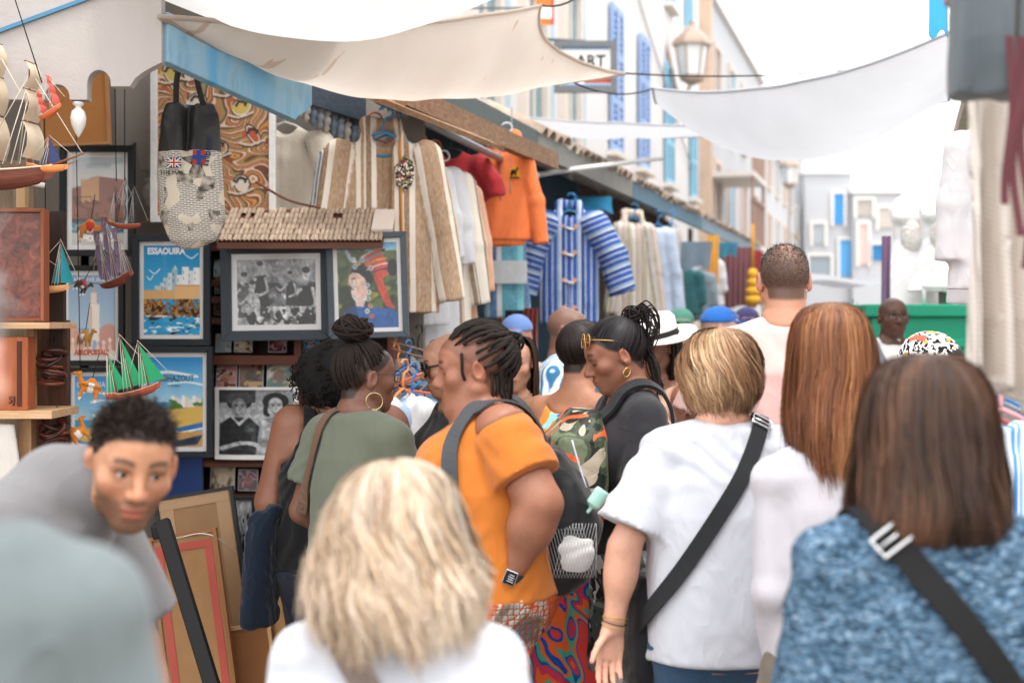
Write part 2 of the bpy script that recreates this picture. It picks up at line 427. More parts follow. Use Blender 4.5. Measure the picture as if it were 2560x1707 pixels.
def folds(V, Q, amp=.005, s=12, stretch=(1, 1, .35), seed=0):
    N = vnormals(V, Q); p = V * np.array(stretch); r = np.random.default_rng(seed); out = .7 * snoise(p, s * .6, seed)
    wp = np.stack([snoise(V, 7, seed + k) for k in (11, 12, 13)], 1) * .06          # folds that bend and die out
    for k, (d, L) in enumerate((((.62, .35, .72), .062), ((-.66, .3, .68), .056), ((.95, .5, .12), .085))):
        d = np.array(d) / np.linalg.norm(d); w = np.sin((V + wp) @ d * 6.283 / (L * 14 / s * .9) + r.uniform(0, 6)); m = np.clip(snoise(V * np.array([1, 1, .8]), 5.5, seed + 20 + k) - .3, 0, 1)
        out = out + (np.sign(w) * np.abs(w) ** .8 + .25) * m * 1.15
    return V + N * (amp * out)[:, None]
# ------------------------------------------------------------------ setting
LINE_L, LINE_R = -2.35, .32                      # fronts of the left and right stalls, measured across the street at y = 0
FAC_L = -3.95                                    # house fronts behind the left stalls
def along(off, Y, z=0.0): return Vector((side(off, Y), Y, z))
def pbox(mb, x0, x1, y0, y1, z0, z1, col=(.8, .8, .8), mi=0): return mb.box(((x0 + x1) / 2, (y0 + y1) / 2, (z0 + z1) / 2), (x1 - x0, y1 - y0, z1 - z0), col, mi)
def streetbox(mb, off0, off1, Y0, Y1, z0, z1, col=(.8, .8, .8), mi=0):
    """a box whose long sides run with the street"""
    c = [(side(off0, Y0), Y0), (side(off1, Y0), Y0), (side(off1, Y1), Y1), (side(off0, Y1), Y1)]
    return mb.prism(c, z0, z1, col, mi, 'xy')
def mat_plaster(col, dirt='#8a8378', amt=.35, scale=2.0):
    key = ('pl', col, dirt, amt, scale)
    if key in _mc: return _mc[key]
    t = NT('plaster'); v = t.coord(); n = t.noise(v, scale, 6, .65, .6); n2 = t.noise(t.coord(scale=(3, 3, .4)), 2.5, 4, .6)
    f = t.math('MULTIPLY', t.math('MULTIPLY', n, n2), 2.2 * amt); c = t.mix(f, col, dirt); t.bump(t.noise(v, 45, 5, .65), .35, .006)
    _mc[key] = t.fin(c, .9, .2); return t.m
def mat_ground():
    t = NT('paving'); v = t.coord(); e = t.vor(v, 3.2, 'DISTANCE_TO_EDGE'); n = t.noise(v, 2.0, 5, .6); n3 = t.noise(v, 40, 4)
    c = t.ramp(n, [(.3, '#7d766c'), (.7, '#a39b90')]); c = t.mix(t.math('LESS_THAN', e, .03), c, '#5c564e'); t.bump(t.math('ADD', t.math('SMOOTH_MIN', e, .08, .05), t.math('MULTIPLY', n3, .05)), .5, .03); return t.fin(c, .85, .25)

def build_setting():
    G = [[(x, y, 0) for x in np.linspace(-150, 150, 13)] for y in np.linspace(-60, 260, 13)]
    struct(MB().grid(G).build('ground', mat_ground()))
    build_shop(); build_stalls(); build_houses(); build_canopies(); build_right()

def arc(cx, cz, rx, rz_, a0, a1, n=10): return [(cx + rx * math.cos(R(a)), cz + rz_ * math.sin(R(a))) for a in np.linspace(a0, a1, n)]
def finial(mb, x, y, z, k=1.0):
    prof = [(.0, 0), (.012, -.002), (.022, -.006), (.022, -.016), (.012, -.022), (.012, -.03), (.026, -.044), (.032, -.07), (.028, -.1), (.014, -.13), (.005, -.145), (0, -.15)]
    mb.lathe([(max(r, .0006) * k, zz * k) for r, zz in prof], 18, (x, y, z))
def build_shop():
    s = empty('souvenir_shop', (-1.3, 6.7, 0), 0, 'souvenir shop bay with scalloped white valance and blue side board', 'shop'); o = lambda mb, n, m, **k: mb.build(n, m, None, **k)
    def part(mb, name, m, bevel=0.0, smooth=False):
        ob = mb.build(name, m, s, smooth, Vector((1.3, -6.7, 0)), bevel=bevel); return ob
    part(pbox(MB(), -3.2, -.42, 6.75, 6.9, 0, 3.35), 'back_wall', mat_plaster('#8f8880', '#5a544c', .5))
    part(pbox(MB(), -3.2, -3.05, 3.6, 6.75, 0, 3.35), 'side_wall', mat_plaster('#9a9389', '#5f594f', .5))
    part(pbox(MB(), -3.2, -1.13, 4.58, 6.75, 3.35, 3.45), 'ceiling', mat_plaster('#a39c92', '#6e675d', .4))
    # scalloped valance, facing the viewer
    Yv = 4.5; pt = lambda px, py: ((px - CX) / F * Yv, CZ + (HY - py) / F * Yv)
    low = [pt(-200, 250), pt(100, 250)]
    def bay(x0, y0, x1, y1, top): 
        a, b, c, d = *pt(x0, y0), *pt(x1, y1); zt = pt(0, top)[1]; cx = (a + c) / 2; r = (c - a) / 2
        return [(a, b)] + [(cx - r * math.cos(u), max(b, d) + (zt - max(b, d)) * math.sin(u) ** .8) for u in np.linspace(0, math.pi, 15)] + [(c, d)]
    low += bay(112, 250, 174, 250, 212) + bay(218, 250, 277, 217, 176); 
    a = pt(325, 217); b = pt(404, 157); low += [a] + [(a[0] + (b[0] - a[0]) * math.sin(u), a[1] + (b[1] - a[1]) * (1 - math.cos(u)) if False else a[1] + (b[1] - a[1]) * math.sin(u) ** .6) for u in np.linspace(0, math.pi / 2, 10)]
    poly = [pt(404, -150), pt(-200, -150)] + low; seen = []
    for q in poly:
        if not seen or (abs(seen[-1][0] - q[0]) + abs(seen[-1][1] - q[1])) > .002: seen.append(q)
    part(MB().prism(seen, Yv, Yv + .05), 'valance', mat_plaster('#b5afac', '#857f7b', .3, 3), .004)
    z0, z1 = pt(0, 77), pt(180, 12); part(MB().bar((z0[0] - .1, Yv - .006, z0[1] - .04), (z1[0] + .45, Yv - .006, z1[1] + .165), .012, .012), 'blue_trim', mat('#4f7f9e', .7))
    f = MB(); finial(f, *[(196 - CX) / F * (Yv + .02), Yv + .02, pt(0, 250)[1]], .78); part(f, 'finial', mat('#dcdad7', .6), smooth=True)
    f = MB(); finial(f, -1.66, 6.5, 2.27, .9); part(f, 'finial', mat('#b8b4ae', .6), smooth=True)
    part(MB().prism([(-1.8, 2.3), (-1.76, 2.4), (-1.71, 2.43), (-1.69, 2.3), (-1.63, 2.3), (-1.6, 2.75), (-1.8, 2.75)], 6.47, 6.53), 'bracket', mat_plaster('#a09a93', '#6e675d', .3))
    # blue side board running with the street
    A, B = along(LINE_L, 4.53), along(LINE_L, 5.64); d = (B - A); L = d.length
    t = NT('blue_board'); v = t.coord(); n = t.noise(t.coord(scale=(1, 1, .35)), 5, 5, .6, .5); c = t.ramp(n, [(.3, '#6d9cb8'), (.5, '#8fb6cc'), (.75, '#4aa3d4')]); t.bump(t.noise(v, 30, 4), .2, .004); bm = t.fin(c, .75, .25)
    notch = [(L - .02, .0), (L - .055, .012), (L - .075, .05), (L - .06, .09), (L - .1, .05), (L - .14, -.005)]
    ob = MB().prism([(0, .03)] + [(L - .16, -.02)] + [(L - .13, .0), (L - .05, .03), (L, .06), (L, .175), (0, .19)], -.02, .02).build('side_board', bm, s, False, Vector((A.x + 1.3, A.y - 6.7, 2.41)), (0, 0, math.atan2(d.y, d.x)), bevel=.004)
    # bits of fascia carving behind, and the wooden post at the shop's right end
    # cables and chain
def shelf_unit():
    s = empty('shelf_unit', (-1.25, 6.55, 0), 0, 'dark brown wooden shelving behind the framed posters', 'shelf'); wd = mat_wood('#3a2018', '#6e4330', axis=0); off = Vector((1.25, -6.55, 0)); Yf = 6.36
    def P_(mb, n, m): return mb.build(n, m, s, False, off, bevel=.002)
    x0, x1 = P(462, 0, Yf).x, P(985, 0, Yf).x; zz = lambda py: P(0, py, Yf).z
    P_(pbox(MB(), x0, x1, 6.60, 6.62, 0, zz(600)), 'back_panel', mat_wood('#2a1812', '#4a2c20', axis=2))
    for x in (x0, x1 - .03, P(735, 0, Yf).x): P_(pbox(MB(), x, x + .03, Yf, 6.6, 0, zz(600)), 'upright', mat_wood('#4a291c', '#7d4d36', axis=2))
    for py in (612, 700, 742, 795, 888, 1150, 1238, 1420, 1560): P_(pbox(MB(), x0 + .004, x1 - .032, Yf + .006, 6.598, zz(py) - .028, zz(py)), 'shelf', wd)
    P_(pbox(MB(), x0 + .002, x1 - .03, Yf - .012, Yf + .004, zz(1160) - .012, zz(1160) + .008), 'lip', mat_wood('#5a3424', '#8a5a42', axis=0))
    P_(pbox(MB(), x0 + .002, x1 - .03, Yf - .010, Yf + .006, zz(912), zz(888)), 'lip', mat_wood('#5a2c1c', '#7a4430', axis=0))

def build_stalls():
    """lean-to roofs along the left, one stall after the other"""
    woods = mat_wood('#5d4b3c', '#8d7a66', axis=1)
    zs = 2.86; tile_me = None
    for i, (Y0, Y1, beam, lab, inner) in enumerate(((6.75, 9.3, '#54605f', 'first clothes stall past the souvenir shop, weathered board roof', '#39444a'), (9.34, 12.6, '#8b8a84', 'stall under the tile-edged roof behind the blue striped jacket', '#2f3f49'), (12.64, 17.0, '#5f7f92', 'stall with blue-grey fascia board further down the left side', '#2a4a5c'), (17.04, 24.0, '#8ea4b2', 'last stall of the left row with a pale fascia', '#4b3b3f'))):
        s = empty('market_stall', along(-3.1, (Y0 + Y1) / 2), 0, lab, 'stall', 'lean-to stalls on the left'); off = -s.location
        def pt(mb, n, m, bevel=.0): return mb.build(n, m, s, False, off, bevel=bevel)
        # sloping roof of planks
        npl = 7; 
        for k in range(npl):
            o0 = LINE_L - .12 - 1.5 * (k / npl); o1 = LINE_L - .12 - 1.5 * ((k + 1) / npl) + .02; h0 = zs + .02 + .62 * k / npl; h1 = zs + .02 + .62 * (k + 1) / npl
            V = [(side(o0, Y0), Y0, h0), (side(o0, Y1), Y1, h0), (side(o1, Y1), Y1, h1), (side(o1, Y0), Y0, h1)]; V += [(x, y, z - .03) for x, y, z in V]
            pt(MB().add(V, [(0, 1, 2, 3), (7, 6, 5, 4), (0, 4, 5, 1), (1, 5, 6, 2), (2, 6, 7, 3), (3, 7, 4, 0)]), 'roof_plank', mat_wood('#6a5b4c', '#a08e7a', axis=1))
        pt(streetbox(MB(), LINE_L - .06, LINE_L - .02, Y0, Y1, zs - .16, zs + .0), 'fascia', mat(beam, .7, .25, 5), .004)
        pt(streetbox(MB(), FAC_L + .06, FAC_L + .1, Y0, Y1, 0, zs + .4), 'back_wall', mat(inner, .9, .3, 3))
        for Yp in (Y0 + .02, Y1 - .1): pt(streetbox(MB(), LINE_L - 1.22, LINE_L - 1.15, Yp, Yp + .08, 0, zs + .3), 'post', woods)
        pt(streetbox(MB(), LINE_L - .9, LINE_L - .15, Y0 + .15, Y1 - .15, .62, .68), 'counter', woods)
        if i: 
            # barrel tiles along the eave
            if tile_me is None:
                a = np.linspace(0, math.pi, 7); V = [( .1 * math.cos(t), y, .06 * math.sin(t) - .03 * (y < 0)) for y in (-.22, .22) for t in a] + [(.085 * math.cos(t), y, .045 * math.sin(t) - .03 * (y < 0)) for y in (-.22, .22) for t in a]
                Fc = [(j, j + 1, 8 + j, 7 + j) for j in range(6)] + [(15 + j, 14 + j, 21 + j, 22 + j) for j in range(6)] + [(j + 1, j, 14 + j, 15 + j) for j in range(6)] + [(7 + j, 8 + j, 22 + j, 21 + j) for j in range(6)]
                t = NT('roof_tile'); v = t.coord('Object'); oi = t.n('ObjectInfo'); n = t.noise(v, 12, 4, .6); c = t.ramp(n, [(.3, '#8b8378'), (.6, '#b5aa9b'), (.8, '#6f7160')]); c = t.mix(t.math('MULTIPLY', oi.outputs['Random'], .55), c, '#a5806a'); t.bump(n, .4, .01); tile_me = mesh('tile', V, Fc, t.fin(c, .9, .2))
            nt = int((Y1 - Y0) / .21)
            for row in range(2):
                for k in range(nt):
                    Yt = Y0 + .1 + k * .21; ti = link('tile', tile_me, s); 
                    ti.location = along(LINE_L - .2 - .33 * row, Yt, zs + .09 + .13 * row + rnd.uniform(-.008, .008)) + off; ti.rotation_euler = (R(22 + rnd.uniform(-3, 3)), 0, R(-90) - STREET + R(180) + R(rnd.uniform(-5, 5)))
def shutter(parent, off, name, Yc, z0, z1, w, col):
    """a pair of louvred shutters in a recess of a house front"""
    m = mat(col, .6, .15, 6); c = along(FAC_L, Yc, 0); ux = Vector((math.sin(STREET), math.cos(STREET), 0)); nx = Vector((math.cos(STREET), -math.sin(STREET), 0))
    Rm = np.array([[ux.x, nx.x, 0], [ux.y, nx.y, 0], [0, 0, 1]])
    fr = MB(); 
    for q in (-1, 1):
        cc = np.array(c) + Rm @ np.array([q * w / 4, .05, (z0 + z1) / 2]); fr = MB()
        for dx in (-1, 1): fr.box(cc + Rm @ np.array([dx * (w / 4 - .04), 0, 0]), (.07, .045, z1 - z0), rot=Rm)
        for k in range(4): fr.box(cc + Rm @ np.array([0, 0, (k / 3 - .5) * (z1 - z0 - .09)]), (w / 2 - .15, .04, .09), rot=Rm)
        ob = fr.build('shutter', m, parent, False, off)
        pn = MB(); n = int((z1 - z0) / .085)
        for k in range(n): pn.box(cc + Rm @ np.array([0, -.004, ((k + .5) / n - .5) * (z1 - z0 - .1)]), (w / 2 - .15, .012, .075), rot=Rm @ rotx(R(28)))
        pn.build('louvres', m, ob, False)['kind'] = 'stuff'
    sl = MB().box(np.array(c) + Rm @ np.array([0, .07, z0 - .05]), (w + .2, .16, .07), rot=Rm).build('sill', mat('#d8d4cc', .8), parent, False, off)
    return Rm
def build_houses():
    wh = mat_plaster('#dddcdc', '#a8a29a', .25, 1.2)
    h = empty('white_house', along(FAC_L - 2, 20), 0, 'tall white house with blue louvred shutters above the left stalls', 'house'); off = -h.location
    ob = streetbox(MB(), FAC_L - 6, FAC_L, 11.5, 28.2, 0, 12).build('wall', wh, h, False, off)
    for Yc in (19.6, 21.7, 24.1, 26.9): Rm = shutter(h, off, 'shutters', Yc, 3.92, 5.92, .82 if Yc < 26 else .7, '#8fa9d2' if Yc < 23 else '#86b9d2')
    for Yc in (21.8, 24.2, 26.3): shutter(h, off, 'shutters', Yc, 6.95, 8.9, .75, '#86b9d2')
    # framed open windows nearer the camera
    for Yc, z0, z1, w in ((15.2, 3.3, 5.1, .8), (16.9, 3.6, 5.6, .7), (13.4, 3.4, 5.0, .8), (15.4, 6.3, 8.2, .8), (17.2, 6.5, 8.4, .8)):
        c = np.array(along(FAC_L, Yc, (z0 + z1) / 2)); wi = MB(); wi.box(c + Rm @ np.array([0, .012, 0]), (w, .02, z1 - z0), rot=Rm); win = wi.build('window', mat('#6f8f98', .25, .2, 3, 0), h, False, off)
        f = MB()
        for q in (-1, 1): f.box(c + Rm @ np.array([q * (w / 2 + .05), .04, 0]), (.12, .1, z1 - z0 + .2), rot=Rm); f.box(c + Rm @ np.array([0, .04, q * ((z1 - z0) / 2 + .05)]), (w - .02, .098, .1), rot=Rm)
        f.box(c + Rm @ np.array([0, .03, 0]), (.05, .03, z1 - z0), rot=Rm); f.build('frame', mat('#d8cec4', .8), win)
        MB().box(c + Rm @ np.array([w * .75, .05, 0]), (w * .5, .035, z1 - z0), rot=Rm).build('open_shutter', mat('#a9c0cc', .7, .2), win)
    c0 = np.array(along(FAC_L, 28.05, 6)); MB().box(c0 + Rm @ np.array([0, .1, 0]), (.3, .26, 12.02), rot=Rm).build('stone_pilaster', mat('#c4ac98', .9, .25, 3), h, False, off)
    for k in range(22): pass
    MB().bar(along(FAC_L, 15, 8.7) + Vector((.03, 0, 0)), along(FAC_L, 27, 4.3) + Vector((.05, 0, 0)), .02, .02).build('cable', mat('#8f8c88', .8), h, False, off)
    # further houses down the left, and the end of the street
    specs = [('house with balconies beyond the stone pilaster', FAC_L - 6, FAC_L + .05, 28.5, 40, 8.2, '#b2b5ba'), ('low white house with blue door farther along', FAC_L - 6, FAC_L - .2, 40.3, 56, 7.0, '#b2b5ba')]
    for n, (lab, o0, o1, Y0, Y1, H, col) in enumerate(specs):
        g = empty('white_house', along(FAC_L - 2, (Y0 + Y1) / 2), 0, lab, 'house'); of = -g.location
        streetbox(MB(), o0, o1, Y0, Y1, 0, H).build('wall', mat_plaster(col, '#b9b4ac', .18, 1.2), g, False, of); streetbox(MB(), o0 - .1, o1 + .12, Y0 - .05, Y1, H + .005, H + .2).build('parapet', wh, g, False, of)
        for k in range(4 if n == 0 else 5):
            Yk = Y0 + 1.5 + k * (2.6 if n == 0 else 3.0)
            for z0 in (3.4, 5.8):
                c = np.array(along(o1, Yk, z0 + .75)); w = MB().box(c + Rm @ np.array([0, .01, 0]), (.9, .03, 1.5), rot=Rm).build('window', mat('#5fa3c4' if (k + n) % 2 else '#8b7f78', .6), g, False, of); f = MB()
                for q in (-1, 1): f.box(c + Rm @ np.array([q * .5, .03, 0]), (.1, .08, 1.7), rot=Rm); f.box(c + Rm @ np.array([0, .03, q * .8]), (.88, .08, .1), rot=Rm)
                f.build('frame', mat('#c9b8ac', .8), w)
        if n == 0:
            for z0 in (3.15, 4.6):
                b = MB(); b.box(np.array(along(o1, 30.4, z0)) + Rm @ np.array([0, .45, 0]), (2.6, .9, .1), rot=Rm); bo = b.build('balcony', mat('#d8d2cc', .8), g, False, of); rl = MB()
                for k in range(14): rl.box(np.array(along(o1, 30.4, z0 + .5)) + Rm @ np.array([-1.25 + k * .192, .87, 0]), (.03, .03, .9), rot=Rm)
                rl.box(np.array(along(o1, 30.4, z0 + .95)) + Rm @ np.array([0, .87, 0]), (2.6, .06, .06), rot=Rm); rl.build('railing', mat('#a58a7d', .7), bo)['kind'] = 'stuff'
                for k in (0, 1): MB().box(np.array(along(o1, 30.4, z0 - .7)) + Rm @ np.array([-1.2 + 2.4 * k, .85, 0]), (.07, .07, 1.4), rot=Rm).build('balcony_post', mat('#a58a7d', .7), bo)
    # houses closing the view where the street bends
    for n, (px0, px1, Y, H, col, lab, doors) in enumerate(((1842, 2010, 57, 8.0, '#b2b5ba', 'white house with bright blue windows closing the street on the left', ((1892, 1918, 482, 575, '#2f9bd0'), (1892, 1920, 600, 700, '#2f9bd0'), (1935, 1990, 520, 575, '#b8c4c8'), (1932, 1992, 585, 596, '#e0993c'), (1940, 1990, 610, 680, '#a8b08c'))), (2012, 2130, 56.4, 7.4, '#b2b5ba', 'pale house with a tall blue shutter in the middle of the street end', ((2083, 2108, 485, 560, '#3d8fd0'), (2098, 2128, 600, 690, '#5aa0d6'), (2030, 2060, 560, 610, '#9fa6ac'), (2022, 2075, 640, 690, '#8f98a0'))), (2132, 2262, 56, 6.6, '#b2b5ba', 'cream house with blue doorway at the street end on the right', ((2178, 2218, 612, 650, '#2d77a8'), (2146, 2168, 560, 660, '#d9b0ac'), (2140, 2180, 500, 540, '#a8a29c'), (2195, 2240, 520, 570, '#b5aea6'))), (1790, 1850, 76, 11.0, '#b2b5ba', 'high far block with a flat roof and antenna', ()))):
        g = empty('far_house', P((px0 + px1) / 2, 800, Y) * 1, 0, lab, 'house', 'white houses at the street end'); g.location.z = 0; of = -g.location; x0, x1 = P(px0, 0, Y).x, P(px1, 0, Y).x
        pbox(MB(), x0, x1, Y, Y + 2.5, 0, H).build('wall', mat_plaster(col, '#c4bfb8', .15, .8), g, False, of); pbox(MB(), x0 - .1, x1 + .1, Y - .12, Y + 2.5, H + .004, H + .25).build('parapet', wh, g, False, of)
        for a, b, c, d, cl in doors:
            A, B = P(a, d, Y), P(b, c, Y); w = pbox(MB(), A.x, B.x, Y - .06, Y + .02, max(A.z, .1), B.z).build('window', mat(cl, .6, .15), g, False, of); f = MB(); z0, z1 = max(A.z, .1), B.z
            for x in (A.x - .05, B.x + .05): f.box((x, Y - .07, (z0 + z1) / 2), (.1, .1, z1 - z0 + .2))
            f.box(((A.x + B.x) / 2, Y - .07, z1 + .05), (B.x - A.x - .004, .1, .1)); f.build('frame', mat('#dedad4', .8), w)
        if n == 3:
            a = MB(); q = P(1985, 0, 70); a.tube([(x1 - 1, Y + 1, H), (x1 - 1, Y + 1, H + 3)], .05, 6)
            for k in range(4): a.tube([(x1 - 1.5, Y + 1, H + 1.6 + .35 * k), (x1 - .5, Y + 1, H + 1.6 + .35 * k)], .03, 5)
            a.build('antenna', mat('#8f8f92', .5), g, False, of)
    # house front on the right
    g = empty('white_house', along(2.6, 20), 0, 'white house front behind the right-hand stalls', 'house'); of = -g.location; streetbox(MB(), 1.9, 7, 5.5, 34, 0, 7.2).build('wall', mat_plaster('#ecebea', '#c4bfb8', .15, 1), g, False, of)
    for k in range(5): MB().box(np.array(along(1.9, 9 + 5 * k, 4.6)) + Rm @ np.array([0, -.02, 0]), (1.0, .05, 1.5), rot=Rm).build('window', mat('#79aecb', .6), g, False, of)
    # wall lanterns
    for px, py, Y, k, lab in ((1730, 128, 24.0, 1.0, 'large bronze wall lantern in front of the shuttered house'), (1974, 425, 42.0, .95, 'small distant street lantern above the far stalls')):
        c = P(px, py, Y); l = empty('street_lantern', c, 0, lab, 'lantern', 'street lanterns'); br = mat('#a38f80', .5, .15, spec=.4)
        MB().lathe([(.05 * k, .5 * k), (.06 * k, .42 * k), (.12 * k, .36 * k), (.3 * k, .2 * k), (.34 * k, .12 * k), (.34 * k, .08 * k), (.28 * k, .08 * k)], 6).build('cap', br, l)
        MB().lathe([(.27 * k, .08 * k), (.2 * k, -.42 * k)], 6).build('glass', mat('#e6e7e6', .3, .05, bump=0), l); f = MB()
        for j in range(6): a = j * math.pi / 3; f.tube([(.28 * k * math.cos(a), .28 * k * math.sin(a), .08 * k), (.205 * k * math.cos(a), .205 * k * math.sin(a), -.43 * k)], .016 * k, 5)
        f.lathe([(.22 * k, -.42 * k), (.2 * k, -.5 * k), (.05 * k, -.58 * k)], 6); f.build('frame', br, l)
        w = Vector((side(FAC_L, Y), Y, c.z + .1)) - c if Y < 30 else Vector((0, .4, -c.z)); MB().tube(curve([(0, 0, -.55 * k), (w.x * .5, w.y * .5, -.75 * k if Y < 30 else w.z * .5), tuple(w)], 12), .03, 6).build('arm', br, l, True)
    # ART sign
    Y = 13.5; A, B = P(1385, 232, Y), P(1542, 104, Y); c = (A + B) / 2; g = empty('hanging_sign', c, 0, 'hanging ART sign with grey frame and blue scalloped edge', 'sign'); w, hh = B.x - A.x, B.z - A.z
    fr = MB(); 
    for q in (-1, 1): fr.box((q * (w / 2 - .03), 0, 0), (.06, .07, hh)); fr.box((0, 0, q * (hh / 2 - .03)), (w - .121, .07, .06))
    fr.build('frame', mat('#6f7378', .6, .15), g); MB().box((0, .005, 0), (w - .12, .03, hh - .12)).build('board', mat('#ecebe8', .7), g)
    sc = MB()
    for k in range(12):
        for q in (-1, 1): sc.prism(arc(-w / 2 + .09 + k * (w - .18) / 11, q * (hh / 2 - .06), .019, .022, 180 if q > 0 else 0, 360 if q > 0 else 180, 8), -.014, -.0115)
    sc.build('scalloped_edge', mat('#4d8fc4', .7), g)['kind'] = 'stuff'
    text_mesh('ART', .15, mat('#26282c', .7, 0, bump=0), g, (.05, -.013, .05), bold=.004); MB().box((.12, -.012, -.13), (.26, .002, .05)).build('red_mark', mat('#b0503c', .7), g)
    MB().tube([(0, 0, hh / 2), (side(FAC_L, Y) - c.x, 0, hh / 2 + .05)], .015, 6).build('bracket', mat('#55585c', .5), g)
    # small orange notice
    c = P(1362, 20, 12.5); g = empty('notice_board', c, 0, 'small orange and red notice high on the left', 'sign'); MB().box((0, 0, 0), (.16, .02, .3)).build('board', mat('#e07a3c', .7), g); MB().box((-.0, -.013, -.05), (.12, .006, .1)).build('white_panel', mat('#eeeeee', .7), g); MB().box((.068, -.012, 0), (.022, .005, .29)).build('red_edge', mat('#c8402f', .7), g)
    MB().tube([(0, .02, .0), (side(FAC_L, 12.5) - c.x, .02, 0)], .01, 6).build('bracket', mat('#55585c', .5), g)
    # white pole
    a, b = P(1420, 425, 10.2), P(1655, 396, 11.6); tag(MB().tube([a - Vector((.6, 0, .1)), a, b], .018, 8).build('awning_pole', mat('#e4e3e1', .5), None, True), 'white metal pole sticking out over the tiled roof', 'pole')

def cloth_mat(col, trans=.45, stain=None, weave=260.0):
    t = NT('canvas'); v = t.coord(); n = t.noise(v, 2.2, 4, .6); n2 = t.noise(t.coord(scale=(1, 1, 1)), weave, 2); c = t.ramp(n, [(.3, col), (.75, tuple(x * .9 for x in lin(col)))])
    if stain:
        sp = t.noise(t.coord(scale=(1, 2.2, 1), loc=(3, 2, 1)), 5.5, 2, .5); c = t.mix(t.math('MULTIPLY', t.math('GREATER_THAN', sp, .69), .45), c, stain)
        big = t.noise(t.coord(scale=(.5, 1.6, 1)), 2.2, 3); c = t.mix(t.math('MULTIPLY', big, .25), c, stain)
    t.bump(t.math('ADD', t.math('MULTIPLY', n2, .2), t.noise(t.coord(scale=(1.0, 5, 1)), 3.0, 3, .5, .5)), .35, .02); t.fin(c, .9, .15)
    tr = t.n('BsdfTranslucent'); t.l(c, tr.inputs[0]); mx = t.n('MixShader'); mx.inputs[0].default_value = trans; t.l(t.b.outputs[0], mx.inputs[1]); t.l(tr.outputs[0], mx.inputs[2]); t.l(mx.outputs[0], t.out.inputs[0]); return t.m
def canopy(label, A, B, C, D, sag, m, bow=(.06, .06, .06, .06), n=36, hem=True, seed=0, ropes=(), wr=.012):
    """four-cornered sail A near-left, B near-right, C far-right, D far-left"""
    A, B, C, D = (np.array(q, float) for q in (A, B, C, D)); u = np.linspace(0, 1, n)[None, :, None]; v = np.linspace(0, 1, n)[:, None, None]
    G = (1 - u) * (1 - v) * A + u * (1 - v) * B + u * v * C + (1 - u) * v * D; cen = (A + B + C + D) / 4
    q4 = lambda t: 4 * t * (1 - t)
    G = G - (q4(u) * q4(v)) * np.array([0, 0, sag]) 
    G = G + q4(u) * (1 - v) * ((C + D - A - B) / 2 * bow[0] - np.array([0, 0, sag * .45])) - q4(u) * v * ((C + D - A - B) / 2 * bow[2] + np.array([0, 0, sag * .45]))
    G = G - q4(v) * u * ((B + C - A - D) / 2 * bow[1] + np.array([0, 0, sag * .25])) + q4(v) * (1 - u) * ((B + C - A - D) / 2 * bow[3] - np.array([0, 0, sag * .25]))
    w = snoise(G.reshape(-1, 3) * np.array([1, 1, 0]), 3.0, seed).reshape(n, n); cr = (np.sin((u + v * .6)[..., 0] * 22 + 3 * w) * q4(v)[..., 0] * .3 + w) * wr; G[..., 2] += cr
    o = empty('shade_cloth', cen, 0, label, 'awning', 'shade cloths over the street'); of = -Vector(cen)
    MB().grid(G).build('cloth', m, o, True, of)
    if hem:
        e = MB(); 
        for L in (G[0], G[-1], G[:, -1], G[:, 0]): e.tube(L, .009, 6)
        e.build('hem', m, o, True, of)
    for a, b in ropes: 
        a, b = np.array(a), np.array(b); MB().tube([a + (b - a) * t - np.array([0, 0, .05 * 4 * t * (1 - t)]) for t in np.linspace(0, 1, 10)], .005, 6).build('rope', mat('#3a3632', .8), o, True, of)
    return o
def build_canopies():
    wht = cloth_mat('#d2d4d9', .46); soft = cloth_mat('#dad9d8', .45); bei = cloth_mat('#dfd6cc', .6, '#a87c54')
    canopy('bright white shade cloth overhead at the top left', P(150, -420, 3.7), P(1500, -420, 3.7), P(1395, -40, 5.2), P(215, -55, 5.0), .20, soft, (.0, .05, -.10, .05), seed=1, ropes=((P(1395, -40, 5.2), P(1700, -120, 6)),))
    cB, cC = P(1352, 14, 6.5), P(1562, 184, 8.0)
    canopy('stained beige shade cloth hanging across the street in the upper middle', P(398, 42, 4.47), cB, cC, P(774, 196, 5.66), .12, bei, (.0, .12, .0, .0), seed=2, ropes=((cC, P(2310, 150, 8.6)), (cB, P(1500, -60, 6.6)), (P(1430, 205, 7.6), P(1632, 222, 8.8))))
    canopy('narrow white shade cloth seen edge-on above the orange hoodie', P(1090, 276, 10.3), P(1760, 316, 10.9), P(1775, 345, 11.8), P(1150, 322, 11.4), .05, wht, (.0, .0, .0, .0), seed=3)
    canopy('white shade cloth sagging over the street on the right', P(1632, 222, 8.8), P(2395, 72, 6.9), P(2372, 250, 8.4), P(1648, 240, 9.4), .27, wht, (.0, .0, -.16, .0), seed=4, wr=.006)
